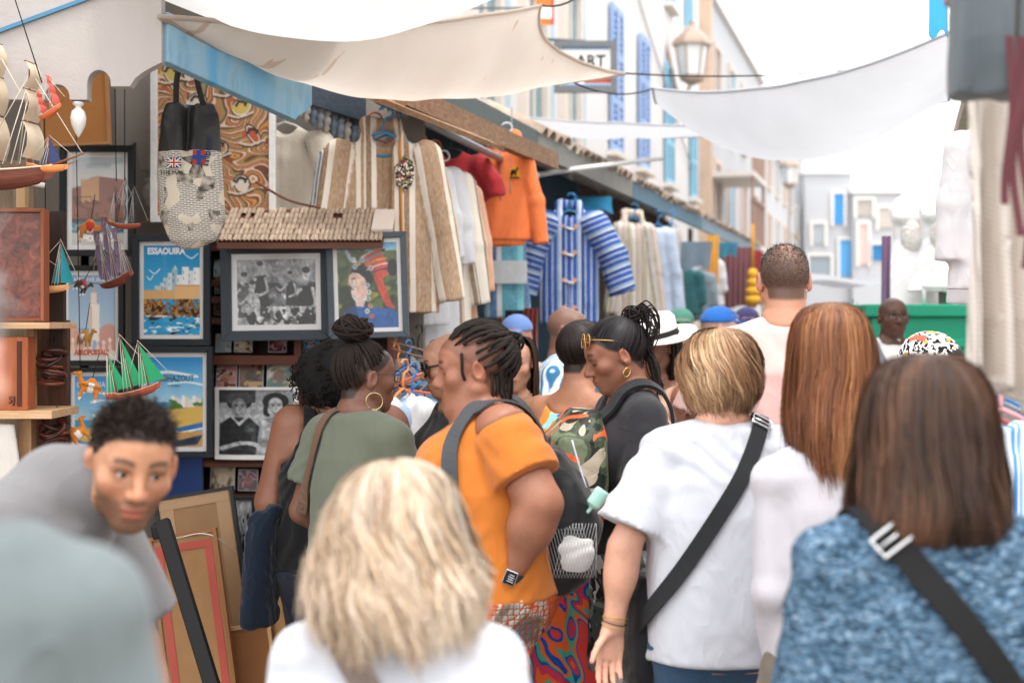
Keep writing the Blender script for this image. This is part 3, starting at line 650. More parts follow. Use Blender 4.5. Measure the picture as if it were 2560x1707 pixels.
# ------------------------------------------------------------------ goods: prints, frames, garments, ships
class Art:
    """a flat print: colours worked out on a grid, u to the right, v downward, both 0..1"""
    def __init__(s, nx, ny, base='#ffffff'):
        s.nx, s.ny = nx * 2, ny * 2; s.u, s.v = np.meshgrid((np.arange(s.nx) + .5) / s.nx, (np.arange(s.ny) + .5) / s.ny); s.asp = ny / nx
        s.I = np.tile(s.c(base), (s.ny, s.nx, 1)).astype(float)
    def c(s, h):
        if isinstance(h, str): h = h.lstrip('#'); return np.array([int(h[i:i + 2], 16) / 255 for i in (0, 2, 4)])
        return np.array(h, float)
    def put(s, m, col, a=1.0):
        m = (np.asarray(m, float) * a)[..., None]; s.I = s.I * (1 - m) + s.c(col) * m; return s
    def rect(s, a, b, c, d, col, al=1.0): return s.put((s.u >= a) & (s.u < c) & (s.v >= b) & (s.v < d), col, al)
    def ell(s, cx, cy, rx, ry, col, al=1.0, rot=0): 
        x, y = s.u - cx, s.v - cy; c_, s_ = math.cos(rot), math.sin(rot); return s.put(((x * c_ + y * s_) / rx) ** 2 + ((-x * s_ + y * c_) / ry) ** 2 < 1, col, al)
    def poly(s, pts, col, al=1.0):
        m = np.zeros(s.u.shape, bool); p = list(pts)
        for (x0, y0), (x1, y1) in zip(p, p[1:] + p[:1]):
            if y0 == y1: continue
            m ^= ((s.v < y0) != (s.v < y1)) & (s.u < (x1 - x0) * (s.v - y0) / (y1 - y0) + x0)
        return s.put(m, col, al)
    def line(s, pts, w, col, al=1.0):
        p = curve([(*q, 0) for q in pts], 40)[:, :2] if len(pts) > 2 else np.array(pts, float); d = np.full(s.u.shape, 9.)
        for a, b in zip(p[:-1], p[1:]):
            ab = b - a; t = np.clip(((s.u - a[0]) * ab[0] + (s.v - a[1]) * s.asp ** 2 * ab[1]) / (ab[0] ** 2 + (ab[1] * s.asp) ** 2 + 1e-12), 0, 1); d = np.minimum(d, np.hypot(s.u - a[0] - t * ab[0], (s.v - a[1] - t * ab[1]) * s.asp))
        return s.put(d < w, col, al)
    def grad(s, a, b, v0=0.0, v1=1.0):
        t = np.clip((s.v - v0) / (v1 - v0), 0, 1)[..., None]; m = ((s.v >= v0) & (s.v < v1))[..., None]; s.I = np.where(m, s.c(a) * (1 - t) + s.c(b) * t, s.I); return s
    def noise(s, f, seed=0, st=(1, 1)): return snoise(np.stack([s.u.ravel() * st[0], s.v.ravel() * s.asp * st[1], np.zeros(s.u.size)], 1), f, seed).reshape(s.u.shape)
    def obj(s, name, w, h, parent, loc, rough=.5):
        I = s.I.reshape(s.ny // 2, 2, s.nx // 2, 2, 3).mean((1, 3)); ny, nx = I.shape[:2]
        X, Z = np.meshgrid(np.linspace(-w / 2, w / 2, nx), np.linspace(h / 2, -h / 2, ny)); V = np.stack([X, 0 * X, Z], -1).reshape(-1, 3); b = (np.arange(ny - 1) * nx)[:, None] + np.arange(nx - 1)[None]
        Q = np.stack([b, b + nx, b + nx + 1, b + 1], -1).reshape(-1, 4); return link(name, mesh(name, V, Q, mat_vc(rough, .3, 0, 0, name='print'), s2l(I.reshape(-1, 3)), smooth=False), parent, loc)

def framed(label, px0, py0, px1, py1, Y, fw, mw, art, col='#1f252a', rot=0.0, tiltx=0.0, cat='picture', name='framed_poster', depth=.035, texts=(), group=None, matc='#e6e4e2', glass=True):
    A, B = P(px0, py1, Y), P(px1, py0, Y); c = (A + B) / 2; w, h = B.x - A.x, B.z - A.z; g = empty(name, c, 0, label, cat, group); g.rotation_euler = (R(tiltx), R(rot), 0)
    fm = mat(col, .5, .2, 30, .5, 90, name='frame_paint')
    for q in (-1, 1):
        MB().prism([(q * w / 2, -h / 2), (q * w / 2, h / 2), (q * (w / 2 - fw), h / 2 - fw), (q * (w / 2 - fw), -h / 2 + fw)][::q], -depth, 0).build('frame_rail', fm, g, bevel=.003)
        MB().prism([(-w / 2, q * h / 2), (w / 2, q * h / 2), (w / 2 - fw, q * (h / 2 - fw)), (-w / 2 + fw, q * (h / 2 - fw))][::-q], -depth, 0).build('frame_rail', fm, g, bevel=.003)
    MB().box((0, -.008, 0), (w - fw * 2 + .006, .008, h - fw * 2 + .006)).build('mount', mat(matc, .8, .03), g)
    iw, ih = w - 2 * (fw + mw), h - 2 * (fw + mw); art.obj('print', iw, ih, g, (0, -.0135, 0))
    for body, u, v, size, tc, kw in texts: text_mesh(body, size * ih, mat(tc, .6, 0, bump=0), g, ((u - .5) * iw, -.0145, (.5 - v) * ih), **kw)
    if glass: MB().box((0, -.021, 0), (w - fw * 2 + .004, .002, h - fw * 2 + .004)).build('pane', mat_glass(), g)
    return g
def art_essaouira():
    a = Art(80, 112, '#1d8fc6'); a.grad('#1787c0', '#4fb3dc', 0, .56)
    for x0, y0, x1, c in ((.3, .42, .37, '#d9dde0'), (.35, .36, .45, '#b9cfd6'), (.43, .31, .52, '#dfe3e6'), (.5, .27, .6, '#9fc3d0'), (.58, .33, .7, '#e6e8ea'), (.68, .24, .8, '#eff0f0'), (.78, .28, .92, '#dde2e6'), (.88, .25, 1.0, '#f2f2f2'), (.2, .45, .32, '#c9cfd2')):
        a.rect(x0, y0, x1, .56, c)
        for k in range(2): a.rect(x0 + .02, y0 + .04 + .07 * k, x0 + .035, y0 + .075 + .07 * k, '#5d7f93')
    a.poly([(.52, .27), (.56, .22), (.6, .27)], '#cfd8dc'); a.rect(0, .5, 1, .61, '#dcae74'); a.rect(.55, .44, 1, .6, '#e3b883'); a.rect(.55, .44, 1, .455, '#c7935a')
    n = a.noise(16, 3, (1, 2.2)); a.put((a.v > .6), '#2f9dd0'); a.put((a.v > .6) & (a.v < .8) & (n > -.25), '#7a4f26'); a.put((a.v > .6) & (a.v < .8) & (n > .15), '#c08a45'); a.put((a.v > .6) & (n > .45) & (a.v < .8), '#3a2614')
    w = a.noise(22, 5, (1, 3)); a.put((a.v > .78) & (w > .45), '#eef4f6'); a.put((a.v > .8) & (a.noise(14, 8, (1, 2)) > .5), '#3a2a1a')
    for x, y, k in ((.2, .3, 1), (.12, .37, .6), (.85, .13, 1.2)): a.line([(x - .09 * k, y - .02), (x, y + .015), (x + .09 * k, y - .035)], .008, '#f4f6f7')
    return a
def art_coast(seed=0):
    a = Art(72, 100, '#58aedd'); a.grad('#2f8fd0', '#a8d4ea', 0, .5); a.line([(.1, .2), (.4, .17), (.9, .22)], .02, '#eaf2f6'); a.line([(.4, .3), (.7, .28), (1, .31)], .015, '#eaf2f6'); a.rect(0, .5, 1, .62, '#3f8fb8')
    for k in range(9): a.rect(.45 + .06 * k, .43 + .02 * (k % 3), .51 + .06 * k, .56, ('#f0efec', '#e3d3c0', '#d8e2e6')[k % 3])
    a.put((a.v > .47) & (a.noise(18, 4 + seed) > .3) & (a.u > .4) & (a.v < .58), '#4f7a3f'); a.poly([(0, .62), (1, .54), (1, .78), (0, .86)], '#d9b45c'); a.poly([(.0, .72), (.6, .78), (1, .72), (1, .8), (.5, .9), (0, .84)], '#2d6fb5'); a.poly([(.1, .77), (.6, .83), (1, .78), (1, .8), (.5, .87), (.1, .8)], '#f0f0ee'); a.poly([(.0, .86), (1, .82), (1, 1), (0, 1)], '#c99a58'); a.poly([(.1, .88), (.6, .92), (1, .86), (.9, .97), (.4, 1), (.2, .97)], '#1d3550'); return a
def art_morocco():
    a = Art(64, 96, '#c9cfd4'); a.grad('#b8c2ca', '#d8d4ce', 0, .3); a.poly([(.0, .36), (.35, .3), (.35, .24), (.5, .22), (1, .26), (1, .7), (0, .72)], '#8a4f38'); a.poly([(.18, .28), (.52, .22), (.52, .5), (.18, .52)], '#c8925a')
    for k in range(6): a.rect(.18 + .06 * k, .25, .21 + .06 * k, .29, '#c8925a')
    a.put((a.v > .45) & (a.v < .72) & (a.noise(20, 2) > .1), '#6e3a2a'); a.rect(0, .7, 1, .74, '#3a2a24'); a.rect(0, .74, 1, 1, '#1f5f78'); a.put((a.v > .74) & (a.noise(30, 6, (1, 2)) > .25), '#3f8fa0'); a.put((a.v > .76) & (a.noise(26, 9, (1, 2)) > .5), '#cfe0e2'); a.rect(0, .86, 1, 1, '#c9c2ba'); return a
def art_tower():
    a = Art(68, 100, '#7fa3c4'); a.grad('#6f97be', '#a9bfd2', 0, .65); a.rect(.48, .22, .6, .8, '#e8d3c0'); a.rect(.45, .36, .66, .8, '#f0e2d4'); a.rect(.46, .38, .5, .8, '#d6aa92'); a.poly([(.5, .22), (.54, .14), (.58, .22)], '#d49a80')
    a.rect(0, .62, .2, 1, '#d9a58e'); a.rect(.12, .68, .42, 1, '#cf9480'); a.ell(.85, .74, .2, .14, '#c98a78'); a.rect(.66, .74, 1, 1, '#c98a78')
    for k in range(7): a.ell(.1 + .13 * k, .8 + .03 * (k % 2), .035, .03, '#f0dccb'); a.poly([(.04 + .13 * k, .95), (.1 + .13 * k, .8), (.16 + .13 * k, .95)], '#e6c4ae')
    a.rect(0, .93, 1, 1, '#e8d6c6'); return a
def art_swirl():
    """swirling painted lines with animals and heads"""
    a = Art(120, 170, '#b5713e'); n = a.noise(3.6, 11) + .35 * a.noise(8, 12); t = (n * 3.4) % 1
    for lo, hi, c in ((0, .12, '#efe2cc'), (.12, .26, '#8a3f28'), (.26, .36, '#d9a94e'), (.36, .5, '#b5572f'), (.5, .58, '#efe2cc'), (.58, .72, '#6e3a24'), (.72, .82, '#8f9a5a'), (.82, 1.0, '#c47d42')): a.put((t >= lo) & (t < hi), c)
    r = np.random.default_rng(4)
    for k, (x, y) in enumerate(((.12, .12), (.3, .1), (.62, .2), (.82, .13), (.35, .3), (.75, .33), (.2, .42), (.85, .5), (.55, .58), (.15, .72), (.45, .76), (.75, .8), (.3, .9))):
        ang = r.uniform(-.8, .8); rx, ry = r.uniform(.045, .075), r.uniform(.025, .042); a.ell(x, y, rx + .025, ry + .018, '#1d1712', 1, ang); a.ell(x, y, rx + .012, ry + .01, '#f2ead9', 1, ang); a.ell(x, y, rx, ry, ('#d9c25a', '#efe9dc', '#c4502f', '#c99560', '#efe9dc')[k % 5], 1, ang); a.ell(x + .03, y - .012, .012, .008, '#1a1410'); a.line([(x - .05, y - .01), (x - .02, y - .035), (x + .04, y - .025)], .012, '#1a1410'); a.poly([(x - .05, y), (x - .1, y - .02), (x - .09, y + .025)], ('#d9c25a', '#efe9dc', '#c4502f', '#c99560', '#efe9dc')[k % 5]); a.line([(x - .12, y + .05), (x - .02, y + .06), (x + .1, y + .03)], .008, '#f2ead9'); a.line([(x - .12, y + .065), (x - .02, y + .075), (x + .1, y + .045)], .006, '#1d1712')
    a.I = .7 * a.I + .3 * np.array([.36, .28, .22]); return a
def art_bw(seed=0):
    a = Art(104, 84, '#b9bcc0'); a.grad('#c9ccd0', '#9fa3a8', 0, .45); n = a.noise(9, 21 + seed); a.put((a.v > .32 + .1 * np.sin(a.u * 9)) & (n > -.2), '#7d8085'); a.put((a.v > .36) & (n > .25), '#2b2d30'); a.put((a.v > .3) & (a.noise(14, 5 + seed) > .5), '#d8dadc')
    def fig(x, y, k, body='#1a1b1d', skin='#c9cbce', lean=0):
        a.poly([(x - .06 * k, y + .12 * k), (x + .06 * k, y + .1 * k), (x + .09 * k + lean, y + .5 * k), (x - .07 * k + lean, y + .5 * k)], body); a.ell(x, y, .035 * k, .06 * k, skin); a.ell(x - .005, y - .045 * k, .034 * k, .032 * k, '#17181a'); a.line([(x - .05 * k, y + .15 * k), (x - .14 * k, y + .25 * k), (x - .2 * k, y + .2 * k)], .014 * k, skin); a.line([(x + .05 * k, y + .14 * k), (x + .07 * k, y + .3 * k), (x - .02 * k, y + .36 * k)], .014 * k, skin)
    fig(.3, .12, 1.2, '#121315'); fig(.1, .28, 1.2, '#5a5d60'); fig(.2, .4, 1.1, '#dadcde'); fig(.88, .24, 1.5, '#0f1012', '#e3e4e6', -.04); fig(.68, .25, .9, '#232527'); a.put((a.v > .72) & (a.noise(18, 8) > .0), '#e8e9ea'); a.put((a.v > .74) & (a.noise(22, 9) > .35), '#1b1c1e'); a.rect(.5, .72, .66, .76, '#f0f0f0'); a.I *= (.82 + .22 * a.noise(30, 77) + .12 * a.noise(60, 78))[..., None].clip(.3, 1.2); return a
def art_berber():
    a = Art(72, 104, '#5a6b3a'); a.grad('#3fa0d8', '#bfe0ee', 0, .1); n = a.noise(9, 31); a.put((a.v > .08) & (n > .1), '#3d5230'); a.put((a.v > .08) & (n > .45), '#8f8f4a'); a.put((a.v > .5) & (a.noise(7, 33) > .2), '#2c3a22')
    a.poly([(.0, 1), (.1, .8), (.3, .72), (.62, .76), (.9, .78), (1, .85), (1, 1)], '#1d5fa8'); a.poly([(.12, .78), (.3, .72), (.35, .9), (.2, 1), (.05, 1)], '#133f78'); a.poly([(.2, .38), (.34, .3), (.5, .42), (.5, .6), (.42, .75), (.3, .74), (.27, .62), (.22, .58), (.24, .52), (.17, .48)], '#e8c4b4')
    a.poly([(.22, .34), (.3, .24), (.5, .26), (.6, .42), (.52, .56), (.46, .42), (.36, .36)], '#1b2026'); a.poly([(.4, .16), (.72, .06), (.9, .36), (.7, .44), (.5, .3)], '#d9503a')
    for k in range(5): a.line([(.42 + .045 * k * .6, .17 + .05 * k), (.6 + .03 * k, .1 + .055 * k), (.76 + .03 * k, .07 + .06 * k)], .012, ('#f0e6d6', '#3fa0a8', '#e8b04a', '#f0e6d6', '#2a3a6a')[k])
    a.poly([(.6, .4), (.72, .38), (.88, .7), (.96, .78), (.8, .76), (.68, .56)], '#cf4a34'); a.ell(.92, .3, .09, .1, '#1a2030')
    for x, y, c in ((.28, .2, '#dfe4ea'), (.35, .24, '#e8b04a'), (.42, .2, '#b8c6d6'), (.5, .24, '#e86f3a'), (.56, .3, '#dfe4ea'), (.3, .28, '#b8c6d6'), (.5, .5, '#c9d6de'), (.52, .58, '#e3e9ee'), (.5, .66, '#c9d6de'), (.54, .74, '#e8a03a'), (.48, .8, '#dfe4ea'), (.55, .86, '#e86f3a')): a.ell(x, y, .04, .03, c); a.ell(x, y, .018, .014, '#6a7a8a')
    a.line([(.28, .45), (.24, .6), (.32, .68), (.45, .66)], .012, '#dfe6ec'); a.line([(.17, .1), (.24, .2), (.3, .22)], .03, '#c9d6e0'); a.line([(.24, .42), (.3, .415)], .008, '#3a2420'); a.line([(.22, .54), (.27, .545)], .01, '#b0584c'); a.I *= (.9 + .14 * a.noise(24, 77))[..., None].clip(.4, 1.15); return a
def art_duo():
    """generic black-and-white portrait of two smiling men"""
    a = Art(80, 92, '#a8abaf'); a.grad('#8d9094', '#c2c5c8', 0, .5); a.rect(0, 0, .5, .2, '#3a3c3f'); n = a.noise(10, 41)
    a.poly([(.0, 1), (.02, .52), (.16, .42), (.42, .43), (.56, .58), (.62, 1)], '#2b2d30'); a.poly([(.5, 1), (.56, .5), (.68, .42), (.95, .44), (1, .55), (1, 1)], '#9a9da1'); a.put((a.v > .44) & (a.u > .58) & (n > .3), '#c9ccd0'); a.put((a.v > .5) & (a.u < .5) & (n > .4), '#44474a')
    a.poly([(.17, .42), (.28, .56), (.4, .43), (.36, .43), (.28, .5), (.2, .42)], '#d8dadc'); a.line([(.05, .9), (.3, .82), (.5, .84), (.56, .92)], .035, '#c9cbce'); a.ell(.43, .62, .04, .035, '#6a6d70')
    for x, y, hair in ((.28, .28, 0), (.76, .27, 1)):
        a.ell(x, y - .09, .17, .13, '#2a2b2d'); 
        if not hair: a.ell(x, y - .14, .19, .1, '#4d4f52')
        a.ell(x, y, .1, .15, '#8d9094' if not hair else '#c4c7ca'); a.ell(x + .02, y + .01, .06, .11, '#b3b6b9' if not hair else '#dcdee0'); a.line([(x - .045, y + .065), (x, y + .085), (x + .05, y + .06)], .014, '#f2f2f2'); a.line([(x - .05, y + .055), (x, y + .1), (x + .055, y + .05)], .005, '#2a2b2d')
        for q in (-1, 1): a.ell(x + q * .038 + .005, y - .025, .018, .009, '#17181a'); a.line([(x + q * .02, y - .045), (x + q * .06, y - .05)], .006, '#2a2b2d')
        a.line([(x + .005, y - .02), (x + .015, y + .03), (x - .01, y + .035)], .006, '#6a6d70')
        if hair: a.line([(x - .12, y - .05), (x - .13, y + .08), (x - .1, y + .12)], .03, '#2a2b2d'); a.line([(x + .11, y - .05), (x + .12, y + .06)], .022, '#2a2b2d')
    a.I *= (.88 + .16 * a.noise(18, 77) + .1 * a.noise(50, 78))[..., None].clip(.4, 1.15); return a
def art_cover(seed):
    a = Art(24, 26, ('#9fb5b8', '#c9b59a', '#5a3a44', '#3f9ab5', '#c98a7d', '#8a6a58', '#6f8f8a')[seed % 7]); n = a.noise(7, 50 + seed); a.put(n > .15, ('#d8dcd8', '#8a7458', '#c98fa0', '#bfe0e6', '#e6cfc4', '#3a2a24', '#c9b88a')[seed % 7]); a.put(n > .55, ('#5a7078', '#3f3428', '#2a1a20', '#1d5f7a', '#7a4a40', '#d9b07a', '#e0e0d8')[seed % 7]); a.ell(.5, .55, .25, .22, ('#b8c4c4', '#4a4038', '#d9a0a8', '#e0d8b0', '#a8604c', '#b58a6a', '#9a5a4a')[(seed * 3) % 7], .7); return a

# ---- garments on hangers
def mat_stripes(stops, period, weave=True, rough=.9, fold=.5, attr=True, wv=.8):
    t = NT('striped_cloth'); a = t.attr('st', 1); sx = t.n('SeparateXYZ'); t.l(a, sx.inputs[0]); v = t.coord()
    wob = t.noise(t.coord(scale=(1, 1, .4)), 4, 2); u = t.math('MULTIPLY_ADD', wob, .012, sx.outputs[0]); f = t.math('FRACT', t.math('DIVIDE', u, period)); c = t.ramp(f, stops, 'CONSTANT')
    w = t.noise(t.coord(scale=(1, 1, .18)), 220, 2); c = t.mix(t.math('MULTIPLY', t.math('SUBTRACT', w, .35, clamp=True), wv), c, '#f2ece4'); t.bump(t.math('ADD', t.noise(t.coord(scale=(1, 1, .3)), 9, 2), t.math('MULTIPLY', w, .12)), fold, .03); return t.fin(c, rough, .15)
def hanger(col, parent, w=.2, loc=(0, 0, 0), rz=0.0, name='hanger', drop=.075):
    mb = MB(); pts = [(-w, 0, -drop), (-w * .3, 0, -.005), (0, 0, .012), (w * .3, 0, -.005), (w, 0, -drop), (w * .9, 0, -drop - .018), (-w * .9, 0, -drop - .018)]
    mb.tube(np.array(pts), .006, 6, closed=True); mb.tube(curve([(0, 0, .01), (0, 0, .05), (.012, 0, .075), (.034, 0, .082), (.044, 0, .1), (.03, 0, .125), (.0, 0, .128), (-.018, 0, .112)], 18), .005, 6); return mb.build(name, mat(col, .35, .05, bump=0, spec=.5), parent, True, loc, (0, 0, rz))
def garment(label, loc, rz, w, h, m, sleeves=.5, slang=12, thick=.045, hood=False, hcol='#2f8fc9', cat='garment', name='hanging_jacket', smode='across', flare=.03, seed=0, hv=.009, amp=.007, open_=0.0, group=None, hem=0.0, sr=.07, shw=None, cuff=False, fwd=.02, neck=.07, hang=True):
    g = empty(name, loc, rz, label, cat, group); f = Field(); sw = shw or w
    body = Field(); body.loft([(-h, w + flare, thick * 1.25), (-h * .5, w, thick), (-.16, sw * .97, thick), (-.07, sw * .9, thick * .8), (-.03, sw * .55, thick * .7), (.0, neck * .8, thick * .6)], .02); f.ext(body); sl = []
    if sleeves:
        for q in (-1, 1):
            a = np.array([q * (sw - .03), 0, -.095]); an = R(slang * (1 if q > 0 else .8)); b = a + np.array([q * math.sin(an), fwd * -1, -math.cos(an)]) * sleeves * .5; c = b + np.array([q * math.sin(an * .5), -fwd, -math.cos(an * .5)]) * sleeves * .5; F2 = Field(); F2.rc(a, b, sr, sr * .9, .02); flat_rc(F2, b, c, sr * .9, sr * .86, .02); sl.append((F2, a, c))
            for p in F2.p:      # squash the sleeves front to back
                pass
            f.ext(F2)
    f.el((0, -.02, .02), (neck, .07, .075), .01, 's')
    if open_: f.bx((0, -thick - .02, -h / 2), (open_, thick + .02, h), .004, .01, 's')
    if hood: 
        f.rc((-neck - .01, .0, -.01), (-neck * .9, .045, .06), .03, .028, .02); f.rc((neck + .01, 0, -.01), (neck * .9, .045, .06), .03, .028, .02); f.rc((-neck, .05, .055), (neck, .05, .055), .03, .03, .03)
    if cuff: f.loft([(-h - .035, w + flare - .03, thick * 1.0), (-h + .01, w + flare - .02, thick)], .01)
    V, Q = f.auto(hv); st = np.zeros((len(V), 3)); st[:, 0] = V[:, 0]; st[:, 1] = V[:, 2]
    if sl:
        db = body.at(V)
        for F2, a, c in sl:
            ds = F2.at(V); d = (c - a) / np.linalg.norm(c - a); k = ds < db - .004; al = (V - a) @ d; ac = (V - a) @ np.cross(d, (0, 1, 0)); st[k, 0] = al[k] if smode == 'along' else ac[k]
    N = vnormals(V, Q); dd = snoise(V * np.array([1, 1, .22]), 16, seed); V = V + N * (amp * (dd + .4 * snoise(V * np.array([1, 1, .35]), 38, seed + 2)))[:, None]; V[:, 1] *= 1.0; V[:, 2] += hem * V[:, 0] * (V[:, 2] < -h * .6)
    link('cloth', mesh('cloth', V, Q, m, attrs={'st': st}), g)
    if hang: hanger(hcol, g, min(sw * .85, .2), (0, 0, .0))
    g['_f'] = 0; del g['_f']; return g, f

# ---- model ships, camels
def ship(label, loc, L, rz, sails, hullc='#8a4a2c', masts=3, square=True, tilt=0.0, cord=None, rig=True, name='model_ship', deep=.16, mh=1.0):
    g = empty(name, loc, rz, label, 'model ship', 'toy ships hanging in the shop'); g.rotation_euler = (0, R(tilt), rz); H = MB(); n = 14; V = []; 
    for i in range(n):
        t = i / (n - 1); x = (t - .5) * L; wd = L * .13 * (math.sin(math.pi * min(1, .12 + t * .95)) ** .6); sh = L * (.05 * (2 * t - 1) ** 2 + (.03 if t < .18 else 0)); dp = L * deep * (.75 + .25 * math.sin(math.pi * t))
        for a in np.linspace(0, math.pi, 9): V.append((x + (.05 * L * t * math.sin(a) * -1 if t > .9 else 0), -wd * math.cos(a), sh - dp * math.sin(a) ** .7))
    Fc = [(i * 9 + j, i * 9 + j + 1, (i + 1) * 9 + j + 1, (i + 1) * 9 + j) for i in range(n - 1) for j in range(8)] + [(i * 9, (i + 1) * 9, (i + 1) * 9 + 8, i * 9 + 8) for i in range(n - 1)] + [tuple(range(9)), tuple((n - 1) * 9 + 8 - j for j in range(9))]
    H.add(V, Fc); ho = H.build('hull', mat_wood(hullc, '#' + ''.join('%02x' % min(255, int(int(hullc[i:i + 2], 16) * 1.35)) for i in (1, 3, 5)), axis=0), g)
    tr = MB(); tr.tube([(V[i * 9][0], V[i * 9][1] * 1.02, V[i * 9][2] - .01 * L) for i in range(n)], .006 * L, 5); tr.tube([(V[i * 9 + 8][0], V[i * 9 + 8][1] * 1.02, V[i * 9 + 8][2] - .01 * L) for i in range(n)], .006 * L, 5); tr.build('rail_trim', mat('#d9c8ae', .6), ho)
    MB().tube([(L * .46, 0, .03 * L), (L * .72, 0, .12 * L)], [.012 * L, .006 * L], 6).build('bowsprit', mat_wood('#6a3f28', '#8f5d3e', axis=0), g, True)
    sm_ = mat_cloth(sails, .3, 500, .85, .06); wood = mat_wood('#6a3f28', '#8f5d3e', axis=2); xs = np.linspace(-.3, .27, masts) * L if masts > 1 else [0]; rg = MB()
    for i, x in enumerate(xs):
        hm = L * mh * (.62 + .14 * (i == masts // 2) - .05 * (i == 0)); MB().tube([(x, 0, -.02 * L), (x, 0, hm)], [.016 * L, .008 * L], 7).build('mast', wood, g, True)
        if square:
            z0 = .08 * L; k = 3
            for j in range(k):
                z1 = z0 + hm * (.36 - .05 * j); wb, wt = L * (.15 - .022 * j), L * (.13 - .022 * j); G = [[(x + L * .045 * math.sin(math.pi * v) + .01 * L, (wb + (wt - wb) * v) * (2 * u - 1), z0 + (z1 - z0) * v) for u in np.linspace(0, 1, 7)] for v in np.linspace(0, 1, 7)]
                MB().grid(G).build('sail', sm_, g, True); MB().tube([(x + .008 * L, -wt * 1.12, z1), (x + .008 * L, wt * 1.12, z1)], .006 * L, 5).build('yard', wood, g, True); z0 = z1 + .012 * L
        else:
            x1 = x + L * (.30 if i == masts - 1 else .2); G = [[(x + .012 * L + (x1 - x) * u * (1 - v), L * .03 * math.sin(math.pi * u) * (1 - v), .07 * L + (hm * .92 - .07 * L) * v) for u in np.linspace(0, 1, 7)] for v in np.linspace(0, 1, 7)]; MB().grid(G).build('sail', sm_, g, True)
            G = [[(x - .012 * L - L * .16 * u * (1 - v), -L * .02 * math.sin(math.pi * u), .07 * L + (hm * .7 - .07 * L) * v) for u in np.linspace(0, 1, 6)] for v in np.linspace(0, 1, 6)]; MB().grid(G).build('sail', sm_, g, True)
        if rig:
            for q in (-1, 1):
                for j in range(3): rg.tube([(x, 0, hm * (.6 + .15 * j)), (x - L * (.02 + .07 * j), q * L * .12, .03 * L)], .0028 * L + .0004, 4)
            rg.tube([(x, 0, hm), (xs[i + 1] if i < len(xs) - 1 else .7 * L, 0, .12 * L if i == len(xs) - 1 else hm * .5)], .0028 * L + .0004, 4); rg.tube([(x, 0, hm * .95), (xs[i - 1] if i else -.48 * L, 0, .08 * L if i == 0 else hm * .35)], .0028 * L + .0004, 4)
    if rig: rg.build('rigging', mat('#d8cfc2', .8), g, True)['kind'] = 'stuff'
    if cord: MB().tube([(0, 0, .7 * L * mh), (0, 0, cord)], .002, 5).build('cord', mat('#1c1a19', .8), g, True)
    return g
def camel(label, loc, k, rz, col='#d08a3a', tilt=0.0, cloth=None, cord=.1):
    g = empty('toy_camel', loc, rz, label, 'toy camel', 'toy camels on a cord'); g.rotation_euler = (0, R(tilt), rz); f = Field(); A = lambda *v: np.array(v) * k
    f.el(A(0, 0, 0), A(.5, .26, .27), .05 * k); f.el(A(-.02, 0, .25), A(.2, .15, .2), .12 * k); f.rc(A(.4, 0, .05), A(.62, 0, .5), .13 * k, .09 * k, .08 * k); f.rc(A(.6, 0, .52), A(.85, 0, .47), .11 * k, .075 * k, .04 * k); f.rc(A(-.48, 0, 0), A(-.62, 0, -.25), .04 * k, .03 * k, .03 * k)
    for q in (-1, 1):
        f.rc(A(.32, q * .14, -.12), A(.36, q * .16, -.62), .09 * k, .065 * k, .04 * k); f.rc(A(-.32, q * .14, -.12), A(-.34, q * .16, -.62), .09 * k, .065 * k, .04 * k); f.rc(A(.58, q * .06, .58), A(.55, q * .1, .68), .03 * k, .02 * k, .02 * k)
    V, Q = f.auto(max(.045 * k, .0035)); C = np.tile(lin(col), (len(V), 1)); z = V[:, 2] / k; C[(z < -.5)] = lin('#efe6da'); C[(np.abs(V[:, 0] / k) < .13) & (z > -.25) & (z < .2)] = lin('#f0ede8'); link('plush_body', mesh('plush_body', V, Q, mat_vc(.95, .1, .15, .8, 300, sheen=.4), C), g)
    if cloth: 
        f = Field(); f.el(A(-.02, 0, .05), A(.3, .3, .3), .02 * k); f.cut((0, 0, -1), A(0, 0, -.15)); V, Q = f.auto(.06 * k); V = folds(V, Q, .02 * k, 40 / k * .1, (1, 1, 1), 1); link('saddle_cloth', mesh('saddle_cloth', V, Q, mat_cloth(cloth, .4)), g)
    for q in (-1, 1): MB().ball(A(.72, q * .085, .54), .022 * k, n=8).build('eye', mat('#111111', .2), g, True)
    MB().tube([A(0, 0, .4), A(0, 0, .4) + np.array([0, 0, cord])], .0016, 5).build('cord', mat('#1c1a19', .8), g, True); return g
# ------------------------------------------------------------------ people
def mat_skin():
    if 'skin' in _mc: return _mc['skin']
    t = NT('skin'); v = t.coord(); a = t.attr('Col')
    f = t.math('MULTIPLY_ADD', t.noise(v, 14, 5, .65), .6, .70); f2 = t.math('MULTIPLY_ADD', t.noise(v, 140, 2), .16, .92)
    c = t.mix(1.0, a, (1, 1, 1), 'MULTIPLY'); m1 = t.n('MixRGB', blend_type='MULTIPLY'); m1.inputs[0].default_value = 1
    t.l(a, m1.inputs[1]); t.l(t.math('MULTIPLY', f, f2), m1.inputs[2])
    t.bump(t.noise(v, 420, 3, .6), .22, .0015)
    t.fin(m1.outputs[0], t.math('MULTIPLY_ADD', t.noise(v, 30, 2), .2, .38), .42, **{'Subsurface Weight': .12, 'Subsurface Scale': .006})
    t.b.inputs['Subsurface Radius'].default_value = (1.0, .35, .2); _mc['skin'] = t.m; return t.m
def mat_hair():
    if 'hair' in _mc: return _mc['hair']
    t = NT('hair'); a = t.attr('Col'); t.fin(a, .5, .3); _mc['hair'] = t.m; return t.m
